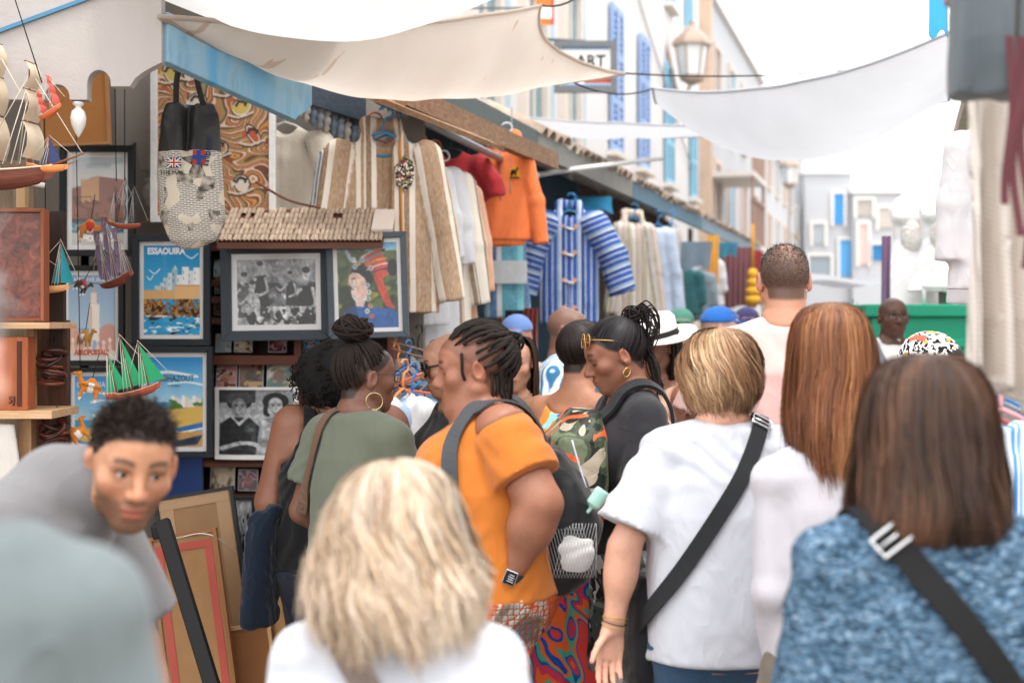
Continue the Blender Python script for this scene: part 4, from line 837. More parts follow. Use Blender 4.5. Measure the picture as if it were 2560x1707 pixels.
def mat_locs():
    if 'locs' in _mc: return _mc['locs']
    t = NT('twisted_hair'); v = t.coord(); n = t.noise(v, 330, 3, .7); t.bump(n, .9, .004); t.fin(t.mix(t.math('MULTIPLY', n, .5), t.attr('Col'), '#3a2f29'), .75, .25); _mc['locs'] = t.m; return t.m

class Per: pass
def frp(fr, p): return np.asarray(fr[0]) @ np.asarray(p, float) + fr[1]
def sm(x, a, b):
    t = np.clip((x - a) / (b - a), 0, 1); return t * t * (3 - 2 * t)

def torso_rows(P, e=0.0, loose=0.0, zlo=.78, zhi=1.47, flare=0.0):
    s, g = P.s, P.g
    if P.fem: q = [(.76, .125, .08), (.84, .165, .112), (.90, .178, .122), (.98, .168, .114), (1.08, .138, .1), (1.20, .142, .105), (1.30, .152, .106), (1.38, .148, .085), (1.43, .105, .068), (1.47, .055, .05)]
    else: q = [(.76, .12, .08), (.84, .155, .11), (.90, .168, .118), (.98, .165, .114), (1.08, .158, .108), (1.20, .168, .114), (1.30, .178, .115), (1.38, .172, .092), (1.43, .12, .075), (1.47, .06, .055)]
    o = []; mxw = max(r[1] for r in q[4:6]); mxy = .118
    for z, wx, wy in q:
        k = np.clip((1.42 - z) / .15, 0, 1); gx = 1 + (g - 1) * k; gy = 1 + (g - 1) * 1.25 * k
        if loose and z < 1.3: wx = wx + (max(mxw, .17) - wx) * loose; wy = wy + (mxy - wy) * loose
        fl = flare * np.clip((1.2 - z) / .4, 0, 1)
        o.append((z * s, (wx * gx + fl) * s + e, (wy * gy + fl) * s + e, 0, (-.008 + (P.hump if 1.2 < z < 1.42 else 0)) * s))
    o = [r for r in o if zlo * s <= r[0] <= zhi * s + 1e-6]
    if o[0][0] > zlo * s + .001: o = [(zlo * s, *o[0][1:])] + o
    return o

def make_person(label, pos, yaw, H, skin, g=1.0, fem=True, lean=0, side_=0, head=(0, 0, 0), armL=None, armR=None, ag=1.0, bust=.5, belly=0.0,
                hands='', hd=.0045, bd=.010, eyes='open', brow='#1c1512', stubble=0, scalp=None, legs=True, hsz=1.0, group=None, nape=.03,
                shirt_hide=True, jowl=0.0, nosew=1.0, lipk=1.0, curl=.35, age=0, legsep=.095, beard=None, stance=0.0, hump=0.0, irisc='#24150c', shy=0.0, hshift=(0, 0, 0), squint=0.0):
    P = Per(); s = H / 1.70; P.s, P.g, P.fem, P.H, P.ag, P.bust, P.belly, P.hump = s, g, fem, H, ag, bust, belly, hump
    P.closed = eyes == 'closed'; P.root = empty('person', (pos[0], pos[1], 0), R(yaw), label, 'person', group)
    piv = np.array([0, 0, .93 * s]); Rt = roty(R(side_)) @ rotx(-R(lean)); P.tf = tf = (Rt, piv - Rt @ piv)
    P.Rh = rotz(R(head[0])) @ rotx(-R(head[1])) @ roty(R(head[2])); hs = (.45 + .55 * s) * hsz; P.hs = hs
    P.hc = frp(tf, np.array([0, .022, 1.588]) * s) + np.array(hshift) + (0, 0, (hs - s) * .11); P.hf = hf = (P.Rh, P.hc)
    F_ = Field(); P.F = F_
    sx = (.158 if fem else .188) + .028 * (g - 1); P.sx = sx
    # torso
    F_.loft(torso_rows(P), .03, fr=tf)
    if fem and bust: 
        for q in (-1, 1): F_.el(np.array([q * .068 * g ** .6, .075 * g, 1.255 - .02 * (g - 1)]) * s, np.array([.072, .068, .075]) * s * (bust + .5) * (.6 + .4 * g), .04, fr=tf)
    if belly: F_.el(np.array([0, .07 * g, 1.03]) * s, np.array([.15 * g, .11 * g * (1 + belly), .14]) * s, .05, fr=tf)
    nb = np.array([0, -.012, 1.44]) * s; P.nb = frp(tf, nb); nr = (.05 if fem else .06) * hs * (1 + .25 * (g - 1))
    hb = frp(hf, np.array([0, -.03, -.05]) * hs); P.hb = hb
    F_.rc(P.nb, hb, nr * 1.12, nr, .035)
    sh = {}; P.j = {}
    for q, nm, arm in ((-1, 'L', armL), (1, 'R', armR)):
        S = frp(tf, np.array([q * sx, -.005 + shy, 1.368]) * s); sh[nm] = S
        F_.rc(frp(tf, np.array([q * .035, -.02, 1.43]) * s), S, .04 * s, .05 * s * ag ** .5, .035)      # trapezius / shoulder
        if arm is None: arm = ((q * .045, -.02, -.285), (q * .01, .05, -.245))
        E = S + np.array(arm[0]) * s; Wr = E + np.array(arm[1]) * s
        F_.rc(S, E, .050 * s * ag, .040 * s * ag, .02); F_.rc(E, Wr, .041 * s * ag, .027 * s * ag ** .45, .015)
        d = (Wr - E) / np.linalg.norm(Wr - E)
        F_.el(E + (Wr - E) * .28, np.array([.043, .043, .085]) * s * np.array([ag, ag, 1]), .02, rot=frame_z(d))
        P.j[nm] = (S, E, Wr)
        hand_prims(P, F_, Wr, d, q, arm[2] if len(arm) > 2 else (q * -1, 0, 0), arm[3] if len(arm) > 3 else curl, (.4 + .6 * s) * (.95 if fem else 1.06))
    for q in (-1, 1):
        hp = np.array([q * .09 * g ** .5, -.005, .88]) * s; kn = np.array([q * legsep, .015 + q * stance, .48]) * s; an = np.array([q * legsep, -.02 + q * stance * 1.6, .085]) * s
        F_.rc(hp, kn, .088 * s * g ** .8, .056 * s * g ** .6, .02); F_.rc(kn, an, .052 * s * g ** .5, .036 * s, .02)
        F_.el(kn + (an - kn) * .3 + (0, -.015 * s, 0), np.array([.05, .052, .12]) * s * g ** .5, .02)
        F_.rc(an + np.array([0, 0, -.035]) * s, an + np.array([q * .02, .15, -.052]) * s, .036 * s, .03 * s, .02)
        P.j['K%d' % q] = (hp, kn, an)
    head_prims(P, F_, eyes, jowl, nosew, lipk, squint)
    # patches
    npl = hb * .62 + P.nb * .38; nn = (hb - P.nb) / np.linalg.norm(hb - P.nb); parts = []
    skinc = np.array(lin(skin)) * 1.15 + .006; skinc = .86 * skinc + .14 * skinc.mean()
    lo = P.hc - .155 * hs; hi = P.hc + .16 * hs; lo = np.minimum(lo, npl - .07 * hs); 
    V, Q = F_.mesh(lo, hi, hd); cen = V[Q].mean(1); Q = Q[(cen - npl) @ nn > -.004]
    keep, Vk, Qk = compact(V, Q); parts.append((Vk, Qk, head_colors(P, Vk, skinc, brow, stubble, scalp, age, nape, beard)))
    allp = [a for a in F_.p if a[1] is not None and a[4] == 'u']
    lo = np.min([a[1] for a in allp], 0) - .02; hi = np.max([a[2] for a in allp], 0) + .02
    hi[2] = min(hi[2], npl[2] + .12)
    V, Q = F_.mesh(lo, hi, bd); cen = V[Q].mean(1); m = (cen - npl) @ nn < .004
    m |= np.linalg.norm(cen - P.hc, axis=1) > .25
    for nm in hands:
        S, E, Wr = P.j[nm]; d = (Wr - E) / np.linalg.norm(Wr - E)
        near = np.linalg.norm(cen - (Wr + d * .09), axis=1) < .16
        m &= ~(near & ((cen - Wr) @ d > .004))
        V2, Q2 = F_.mesh(Wr + d * .09 - .135, Wr + d * .09 + .135, .0035); c2 = V2[Q2].mean(1)
        Q2 = Q2[((c2 - Wr) @ d > -.004) & (np.linalg.norm(c2 - (Wr + d * .09), axis=1) < .14)]
        # keep only pieces that belong to the hand, not a thigh next to it
        hfld = P.handf[nm]; c2 = V2[Q2].mean(1); Q2 = Q2[np.abs(hfld.at(c2)) < .012]
        _, V2, Q2 = compact(V2, Q2); parts.append((V2, Q2, hand_colors(P, V2, skinc, nm)))
    _, V, Q = compact(V, Q[m]); parts.append((V, Q, np.tile(skinc, (len(V), 1))))
    n = 0; VV, QQ, CC = [], [], []
    for a, b, c in parts: VV.append(a); QQ.append(b + n); CC.append(c); n += len(a)
    P.body = link('body', mesh('body', np.concatenate(VV), np.concatenate(QQ), mat_skin(), np.concatenate(CC)), P.root)
    if eyes != 'none' and eyes != 'closed':
        for q in (-1, 1):
            mb = MB(); c = frp(hf, np.array([q * .031, .0735, .006]) * hs); r = .0122 * hs
            gz = P.Rh @ np.array([0, 1, 0]) if P_gaze is None else P_gaze
            fr3 = frame_z(P.Rh @ rotz(R(P_gazed[0])) @ rotx(R(P_gazed[1])) @ np.array([0, 1, 0]))
            V = []; Fc = []; C = []; nr_, na = 13, 16
            for i in range(nr_):
                th = math.pi * i / (nr_ - 1) * .6
                for k in range(na):
                    a = 2 * math.pi * k / na; V.append(c + fr3 @ (np.array([math.sin(th) * math.cos(a), math.sin(th) * math.sin(a), math.cos(th)]) * r))
                    C.append((.004, .004, .004) if i < 2 else (lin(irisc) if i < 4 else (.52, .48, .45)))
            for i in range(nr_ - 1):
                for k in range(na): Fc.append((i * na + k, i * na + (k + 1) % na, (i + 1) * na + (k + 1) % na, (i + 1) * na + k))
            mb.add(V, Fc, np.array(C)); mb.build('eye', mat_vc(.12, .6, 0, 0), P.root, True)
    return P
P_gaze = None; P_gazed = (0, 0)
def compact(V, Q):
    u, inv = np.unique(Q, return_inverse=True); return u, V[u], inv.reshape(Q.shape)
def frame_z(d):
    d = np.asarray(d, float); d = d / np.linalg.norm(d); a = np.array([1., 0, 0]) if abs(d[0]) < .9 else np.array([0, 1., 0])
    x = a - d * a.dot(d); x /= np.linalg.norm(x); return np.stack([x, np.cross(d, x), d], 1)
def hand_prims(P, F_, W, d, q, pn, curl, k):
    """palm, four fingers and a thumb; pn: the way the palm faces"""
    pn = np.array(pn, float); pn -= d * pn.dot(d); pn /= np.linalg.norm(pn) + 1e-9; lat = np.cross(d, pn) * -q     # towards the thumb
    if not hasattr(P, 'handf'): P.handf = {}; P.tips = {}
    G = Field(); fr = (np.stack([lat, pn, d], 1), W)
    G.loft([(-.02 * k, .026 * k, .019 * k), (.02 * k, .034 * k, .016 * k), (.06 * k, .041 * k, .014 * k), (.092 * k, .038 * k, .012 * k), (.1 * k, .03 * k, .008 * k)], .012, fr=fr)
    tips = []
    for i, (u, L) in enumerate(((.029, .92), (.0098, 1.0), (-.0098, .94), (-.028, .76))):
        p = W + (lat * u + d * (.088 - .006 * abs(i - 1)) ) * k; a = curl * (.55 + .12 * i); dd = d + lat * u * 1.6
        dd /= np.linalg.norm(dd)
        for L_, r1, r2 in ((.043, .0094, .0087), (.027, .0087, .008), (.021, .008, .0066)):
            dd = dd * math.cos(a) + pn * math.sin(a); dd /= np.linalg.norm(dd); e = p + dd * L_ * L * k
            G.rc(p, e, r1 * k, r2 * k, .0035); p = e; a = curl * 1.0 + .1
        tips.append(p)
    p = W + (lat * .022 + d * .022 + pn * .008) * k; dd = d * .72 + lat * .62 + pn * .3; dd /= np.linalg.norm(dd)
    G.rc(W + d * .01 * k, p, .016 * k, .015 * k, .01)
    for L_, r1, r2 in ((.04, .0135, .0105), (.03, .0105, .009), (.022, .009, .0075)):
        e = p + dd * L_ * k; G.rc(p, e, r1 * k, r2 * k, .004); p = e; dd = dd * .93 + d * .3 + pn * .12 * (1 + curl); dd /= np.linalg.norm(dd)
    tips.append(p); nm = 'L' if q < 0 else 'R'; P.handf[nm] = G; P.tips[nm] = tips; F_.ext(G)
def hand_colors(P, V, skinc, nm):
    C = np.tile(skinc, (len(V), 1)); 
    for t in P.tips[nm]:
        w = np.exp(-(np.linalg.norm(V - t, axis=1) / .012) ** 2)[:, None]; C = C * (1 - .35 * w) + np.array([.5, .26, .2]) * .35 * w
    return C
def head_prims(P, F_, eyes, jowl, nosew, lipk, squint):
    hs, hf = P.hs, P.hf; A = lambda *v: np.array(v) * hs; k = hs
    H_ = Field(); fem = P.fem
    H_.el(A(0, -.014, .028), A(.0765, .094, .086), .01, fr=hf)
    H_.el(A(0, .03, -.022), A(.061, .06, .078), .03 * k, fr=hf)
    H_.el(A(0, .045, .045), A(.058, .045, .045), .03 * k, fr=hf)
    for q in (-1, 1):
        H_.rc(A(q * (.057 + .01 * jowl), .0, -.05), A(q * .017, .064, -.094), (.014 + .012 * jowl) * k, (.012 + .008 * jowl) * k, .028 * k, fr=hf)
        H_.el(A(q * .043, .06, -.018), A(.024, .022, .02), .025 * k, fr=hf)
    H_.el(A(0, .068, -.094), A(.021 if fem else .026, .02, .017), .025 * k, fr=hf)
    if jowl: H_.el(A(0, .02, -.1), A(.055, .06, .03) * (1 + .3 * jowl), .03 * k, fr=hf)
    H_.el(A(0, .064, -.058), A(.034, .03, .03), .02 * k, fr=hf)
    H_.rc(A(-.038, .077, .024), A(.038, .077, .024), .0105 * k, .0105 * k, .02 * k, fr=hf)
    for q in (-1, 1):
        H_.el(A(q * .032, .1, .004), A(.0185, .02, .0125), .012 * k, 's', fr=hf)
        H_.el(A(q * .031, .0735, .006), A(.0148, .0142, .0135), .004 * k, fr=hf)
        if eyes != 'closed':
            H_.el(A(q * .031, .089, .0045 - .001 * squint), A(.0135, .0115, .0058 * (1 - .45 * squint)), .002 * k, 's', fr=hf)
        else: H_.el(A(q * .031, .089, -.001), A(.0145, .006, .0012), .002 * k, 's', fr=hf)
    H_.rc(A(0, .086, .014), A(0, .108, -.024), .0085 * k, .0118 * nosew * k, .012 * k, fr=hf)
    H_.el(A(0, .11, -.027), A(.0125 * nosew, .0115, .0105), .006 * k, fr=hf)
    for q in (-1, 1):
        H_.el(A(q * .0135 * nosew, .098, -.031), A(.0085 * nosew, .012, .0085), .006 * k, fr=hf)
        H_.el(A(q * .0075 * nosew, .104, -.041), A(.0038, .006, .0045), .003 * k, 's', fr=hf)
    H_.el(A(0, .091, -.057), A(.023, .011, .0066 * lipk), .006 * k, fr=hf); H_.el(A(0, .0895, -.0695), A(.02, .0115, .0078 * lipk), .006 * k, fr=hf)
    H_.el(A(0, .105, -.0628), A(.0235, .012, .0016), .002 * k, 's', fr=hf)
    for q in (-1, 1):
        er = rotz(q * R(-24)) @ rotx(R(-10))
        H_.el(A(q * .0805, -.012, -.006), A(.0105, .0185, .032), .006 * k, fr=hf, rot=er)
        H_.el(A(q * .091, -.008, .0), A(.0075, .011, .019), .005 * k, 's', fr=hf, rot=er)
        H_.el(A(q * .0775, .003, -.012), A(.006, .005, .008), .004 * k, fr=hf)
    P.HF = H_; F_.ext(H_)
def head_colors(P, V, skinc, brow, stubble, scalp, age, nape, beard):
    q = (V - P.hc) @ P.Rh / P.hs; x, y, z = q.T; ax = np.abs(x); C = np.tile(skinc, (len(V), 1)); 
    def mixc(w, c):
        nonlocal C
        C = C * (1 - w[:, None]) + np.array(lin(c) if isinstance(c, str) else c) * w[:, None]
    red = skinc * np.array([1.12, .78, .74])
    fr = sm(y, .05, .08)
    mixc(.5 * np.exp(-((ax - .045) / .018) ** 2 - ((z + .025) / .02) ** 2) * fr, red)
    mixc(.35 * np.exp(-(x / .016) ** 2 - ((z + .028) / .014) ** 2) * sm(y, .09, .1), red)
    mixc(.4 * np.exp(-((ax - .085) / .012) ** 2 - (z / .035) ** 2) * sm(-np.abs(y + .01), -.04, -.02), red)
    mixc(.35 * np.exp(-((ax - .031) / .02) ** 2 - ((z + .011) / .008) ** 2) * fr, skinc * .62)
    lips = np.exp(-((x / .024) ** 4) - (((z + .0635) / .0125) ** 4)) * sm(y, .082, .09)
    mixc(.85 * lips, skinc * np.array([.7, .36, .36]) + np.array([.06, .006, .012]))
    mixc(.85 * np.exp(-((z + .0628) / .0018) ** 2) * np.exp(-(x / .025) ** 4) * sm(y, .078, .084), skinc * .18)
    mixc(.8 * np.exp(-((ax - .0075) / .005) ** 2 - ((z + .041) / .004) ** 2) * sm(y, .085, .095), skinc * .2)
    zb = .0285 + .006 * np.sin(np.clip((ax - .012) / .04, 0, 1) * 2.6)
    mixc(.9 * np.exp(-((z - zb) / (.0043 if P.fem else .0056)) ** 2) * sm(ax, .01, .016) * (1 - sm(ax, .047, .055)) * sm(y, .05, .062), brow)
    ez = -.0015 if P.closed else .0125
    mixc(.92 * np.exp(-((z - ez) / (.0046 if P.closed else .0026)) ** 2) * np.exp(-((ax - .032) / .0165) ** 4) * sm(y, .062, .07), '#100a08')
    mixc(.45 * np.exp(-((z - .017) / .003) ** 2) * np.exp(-((ax - .032) / .015) ** 4) * sm(y, .062, .07), skinc * .4)
    if stubble:
        w = sm(-z, .03, .055) * sm(y, -.03, .02) * (1 - sm(-z, .11, .14)); mixc(stubble * w * (1 - lips), '#1d1512')
    if beard:
        w = np.maximum(sm(-z, .035, .06) * sm(y, .0, .03), sm(-z, .0, .02) * np.exp(-((y - .012) / .016) ** 2) * sm(ax, .055, .065)) * (1 - lips)
        mixc(.9 * np.clip(w, 0, 1), beard)
    if scalp:      # hairline: back and top of the head
        col, top = scalp[0], scalp[1]
        zl = np.interp(y, [-.11, -.06, -.02, .03, .06, .1], [-.045 - nape, -.04 - nape, .0, .03, .062, .075])
        w = sm(z, zl - .006, zl + .008)
        if len(scalp) > 2: w = w * (1 - scalp[2] * np.exp(-((x / .045) ** 2) - (((y + .045) / .045) ** 2)) * sm(z, .05, .08))
        ear = np.exp(-((ax - .088) / .01) ** 4 - ((z + .004) / .034) ** 4 - ((y + .012) / .03) ** 4); w = w * (1 - np.clip(ear * 1.5, 0, 1))
        mixc(top * w, col)
    return C

# ---- clothing
def tuck(P, fld, d=.014):
    """draws the skin in a little where a garment covers it"""
    me = P.body.data; n = len(me.vertices); co = np.zeros(n * 3, np.float32); me.vertices.foreach_get('co', co); co = co.reshape(-1, 3).astype(float); nr = np.zeros(n * 3, np.float32); me.vertices.foreach_get('normal', nr)
    w = sm(-fld.at(co), -.007, .004); w[np.linalg.norm(co - P.hc, axis=1) < .115 * P.hs] = 0
    co -= nr.reshape(-1, 3) * (d * w)[:, None]; me.vertices.foreach_set('co', co.astype(np.float32).ravel()); me.update()
def flat_rc(Fd, a, b, r1, r2, k=.02, fr=None):
    a, b = np.array(a, float), np.array(b, float); d = b - a; L = np.linalg.norm(d); u = d / L
    def fn(x, y, z):
        px, py, pz = x - a[0], y - a[1], z - a[2]; t0 = (px * u[0] + py * u[1] + pz * u[2]); t = np.clip(t0 / L, 0, 1.2)
        q = np.sqrt((px - t * d[0]) ** 2 + (py - t * d[1]) ** 2 + (pz - t * d[2]) ** 2) - (r1 + (r2 - r1) * t)
        return np.maximum(q, t0 - L)
    m = max(r1, r2) * 1.1; return Fd.add(fn, np.minimum(a, b) - m, np.maximum(a, b) + m, k, 'u', fr)
def top(P, m, name='shirt', sleeve=.55, e=.013, hem=.86, neck=(.078, .04), loose=.6, flare=0.0, sle=.012, tank=None, long=False, h=.0085, amp=.004, fs=14, seed=1, vneck=0.0, collar=False, offsh=False, cw=1.0, ncy=.02, crew=0.0):
    s, tf = P.s, P.tf; T = Field()
    T.loft(torso_rows(P, e, loose, hem, 1.46, flare), .03, fr=tf)
    g = P.g
    if P.fem and P.bust:
        for q in (-1, 1): T.el(np.array([q * .068 * g ** .6, .075 * g, 1.25 - .02 * (g - 1)]) * s, np.array([.072, .068, .078]) * s * (P.bust + .5) * (.6 + .4 * g) + e, .055, fr=tf)
    if P.belly: T.el(np.array([0, .07 * g, 1.03]) * s, np.array([.15 * g, .11 * g * (1 + P.belly), .14]) * s + e, .06, fr=tf)
    for nm, q in (('L', -1), ('R', 1)):
        S, E, W = P.j[nm]
        if tank is None:
            if not offsh: T.rc(frp(tf, np.array([q * .03, -.02, 1.425]) * s), S, .042 * s + e, .05 * s * P.ag ** .5 + e, .035)
            r1, r2 = (.050 * s * P.ag + e) * cw, (.041 * s * P.ag + e) * cw + sle
            if long:
                T.rc(S, E, r1, r2, .02); flat_rc(T, E, E + (W - E) * sleeve, r2, (.029 * s * P.ag ** .45 + e) * cw + sle, .02)
            elif sleeve: flat_rc(T, S if not offsh else S + (E - S) * .16, S + (E - S) * sleeve, r1, r1 + (r2 - r1) * sleeve + sle, .02)
        else:
            T.rc(frp(tf, np.array([q * .03, -.02, 1.425]) * s), frp(tf, np.array([q * P.sx * .75, -.01, 1.40]) * s), .042 * s + e, .045 * s + e, .03)
    T.loft([(.3 * s, 2, 2), (hem * s, 2, 2)], .006, 's', fr=tf)
    T.el(np.array([0, ncy, 1.478]) * s, np.array([neck[0], neck[0] * 1.05, neck[1]]) * s, .008, 's', fr=tf)
    if vneck: T.el(np.array([0, .13, 1.45]) * s, np.array([neck[0] * .8, .14, vneck]) * s, .012, 's', fr=tf)
    if tank is not None:
        for q in (-1, 1): T.el(np.array([q * (P.sx + tank), 0, 1.37]) * s, np.array([.075, .2, .14]) * s, .01, 's', fr=tf)
    if collar:
        c0 = frp(tf, np.array([0, -.006, 1.452]) * s); nrm = (P.hb - P.nb) / np.linalg.norm(P.hb - P.nb)
        T.rc(c0, c0 + nrm * .028, .068 * P.hs, .063 * P.hs, .006); T.rc(c0 + nrm * .01, c0 + nrm * .06, .058 * P.hs, .056 * P.hs, .004, 's')
    if crew: d_ = (P.hb - P.nb); T.rc(P.nb - d_ * .15, P.nb + d_ * .22, .072 * P.hs + crew, .066 * P.hs + crew, .02)
    V, Q = T.auto(h)
    V = folds(V, Q, amp, fs, (1, 1, .45), seed)
    P.T = T; tuck(P, T); o = link(name, mesh(name, V, Q, m), P.root); return o
def bottom(P, m, name='trousers', hem=.1, e=.012, waist=.88, wide=0.0, h=.011, skirt=False, amp=.004, seed=3):
    s = P.s; B = Field(); 
    rows = torso_rows(P, .010, 0, .76, waist); B.loft(rows, .03); B.loft([(a, b + e * .5, c + e * .5, d, f) for a, b, c, d, f in rows], .03, fr=P.tf)
    if skirt:
        B.loft([(hem * s, .24 * s * P.g + wide, .18 * s * P.g + wide), (.6 * s, .19 * s * P.g, .14 * s * P.g), (.9 * s, .185 * s * P.g, .13 * s * P.g)], .03)
    else:
        for q in (-1, 1):
            hp, kn, an = P.j['K%d' % q]; hz = hem * s
            r0, r1, r2 = .09 * s * P.g ** .8 + e, .06 * s * P.g ** .6 + e + wide, .045 * s + e + wide * 1.6
            if hz < kn[2] - .02:
                B.rc(hp, kn, r0, r1, .03); t = (kn[2] - hz) / (kn[2] - an[2]); flat_rc(B, kn, kn + (an - kn) * t, r1, r1 + (r2 - r1) * t, .02)
            else: t = (hp[2] - hz) / (hp[2] - kn[2]); flat_rc(B, hp, hp + (kn - hp) * t, r0, r0 + (r1 - r0) * t, .03)
    V, Q = B.auto(h); V = folds(V, Q, amp, 11, (1, 1, .4), seed); P.B = B; tuck(P, B, .02)
    o = link(name, mesh(name, V, Q, m), P.root)
    return o
def shoes(P, m):
    s = P.s
    for q in (-1, 1):
        hp, kn, an = P.j['K%d' % q]; f = Field()
        f.loft([(.0, .047 * s, .125 * s, an[0] + q * .01, .05 * s + an[1]), (.03, .046 * s, .12 * s, an[0] + q * .01, .05 * s + an[1]), (.075, .036 * s, .07 * s, an[0], .01 * s + an[1]), (.1, .035 * s, .045 * s, an[0], an[1])], .02)
        V, Q = f.auto(.01); link('shoe', mesh('shoe', V, Q, m), P.root)
def strap(P, fields, pts, w, m, off=.006, th=.004, n=40, name='strap', buckle=None, closed=False):
    """a webbing band laid over body and clothes"""
    G = Field(); [G.ext(f) for f in fields]
    p = curve(pts, n); p = G.proj(p, off, 7); 
    for _ in range(3): p[1:-1] = .5 * p[1:-1] + .25 * (p[:-2] + p[2:])
    N = G.grad(p); t = np.gradient(p, axis=0); t /= np.linalg.norm(t, axis=1, keepdims=True); 
    for _ in range(6): N[1:-1] = .5 * N[1:-1] + .25 * (N[:-2] + N[2:])
    N -= t * (N * t).sum(1, keepdims=True); N /= np.linalg.norm(N, axis=1, keepdims=True); sd = np.cross(t, N)
    V = np.concatenate([p - sd * w / 2, p + sd * w / 2, p + sd * w / 2 + N * th, p - sd * w / 2 + N * th]); Fc = []
    for i in range(n - 1):
        for a in range(4): b = (a + 1) % 4; Fc.append((a * n + i, b * n + i, b * n + i + 1, a * n + i + 1))
    Fc += [(0, n, 2 * n, 3 * n), (4 * n - 1, 3 * n - 1, 2 * n - 1, n - 1)]
    o = link(name, mesh(name, V, Fc, m, smooth=False), P.root)
    if buckle is not None:
        i = int(buckle * (n - 1)); c = p[i] + N[i] * (th + .003); fr3 = np.stack([sd[i], t[i], N[i]], 1); b = MB(); hw, hl = w * .62, w * .38
        cs = [c + fr3 @ np.array(v) for v in ((-hw, -hl, 0), (hw, -hl, 0), (hw, hl, 0), (-hw, hl, 0))]
        ring = curve(cs + [cs[0]], 5); 
        pts_ = []
        for a in range(4):
            for f in np.linspace(0, 1, 5)[:-1]: pts_.append(cs[a] * (1 - f) + cs[(a + 1) % 4] * f)
        b.tube(pts_, .0032, 8, closed=True); b.tube([c - fr3[:, 0] * hw, c + fr3[:, 0] * hw], .0028, 8)
        b.build('buckle', mat('#c9cacc', .25, .03, bump=0, spec=.5, metal=1.0), o, True)
    return o

# ---- hair
def ribbons(paths, w, nrm, cols, twist=0.0):
    """paths (N,m,3) -> flat strand ribbons, nrm (N,m,3) outward"""
    N, m, _ = paths.shape; t = np.gradient(paths, axis=1); t /= np.linalg.norm(t, axis=2, keepdims=True) + 1e-9
    sd = np.cross(t, nrm); sd /= np.linalg.norm(sd, axis=2, keepdims=True) + 1e-9
    if twist: sd = sd + nrm * twist * rng.normal(size=(N, 1, 1)); sd /= np.linalg.norm(sd, axis=2, keepdims=True) + 1e-9
    w = np.asarray(w); w = w[..., None] if w.ndim else w
    A, B = paths - sd * w / 2, paths + sd * w / 2; V = np.stack([A, B], 2).reshape(-1, 3)
    b = (np.arange(N) * m * 2)[:, None] + (np.arange(m - 1) * 2)[None]
    Q = np.stack([b, b + 1, b + 3, b + 2], -1).reshape(-1, 4)
    C = np.repeat(cols, m * 2, axis=0) if cols.ndim == 2 else np.repeat(cols.reshape(-1, 3), 2, axis=0)
    return V, Q, C
def smooth_profile(prof, n):
    p = curve([(r, z, 0) for r, z in prof], 160)[:, :2]; d = np.concatenate([[0], np.cumsum(np.linalg.norm(np.diff(p, axis=0), axis=1))]); u = np.linspace(0, d[-1], n)
    return np.stack([np.interp(u, d, p[:, 0]), np.interp(u, d, p[:, 1])], 1), d[-1]
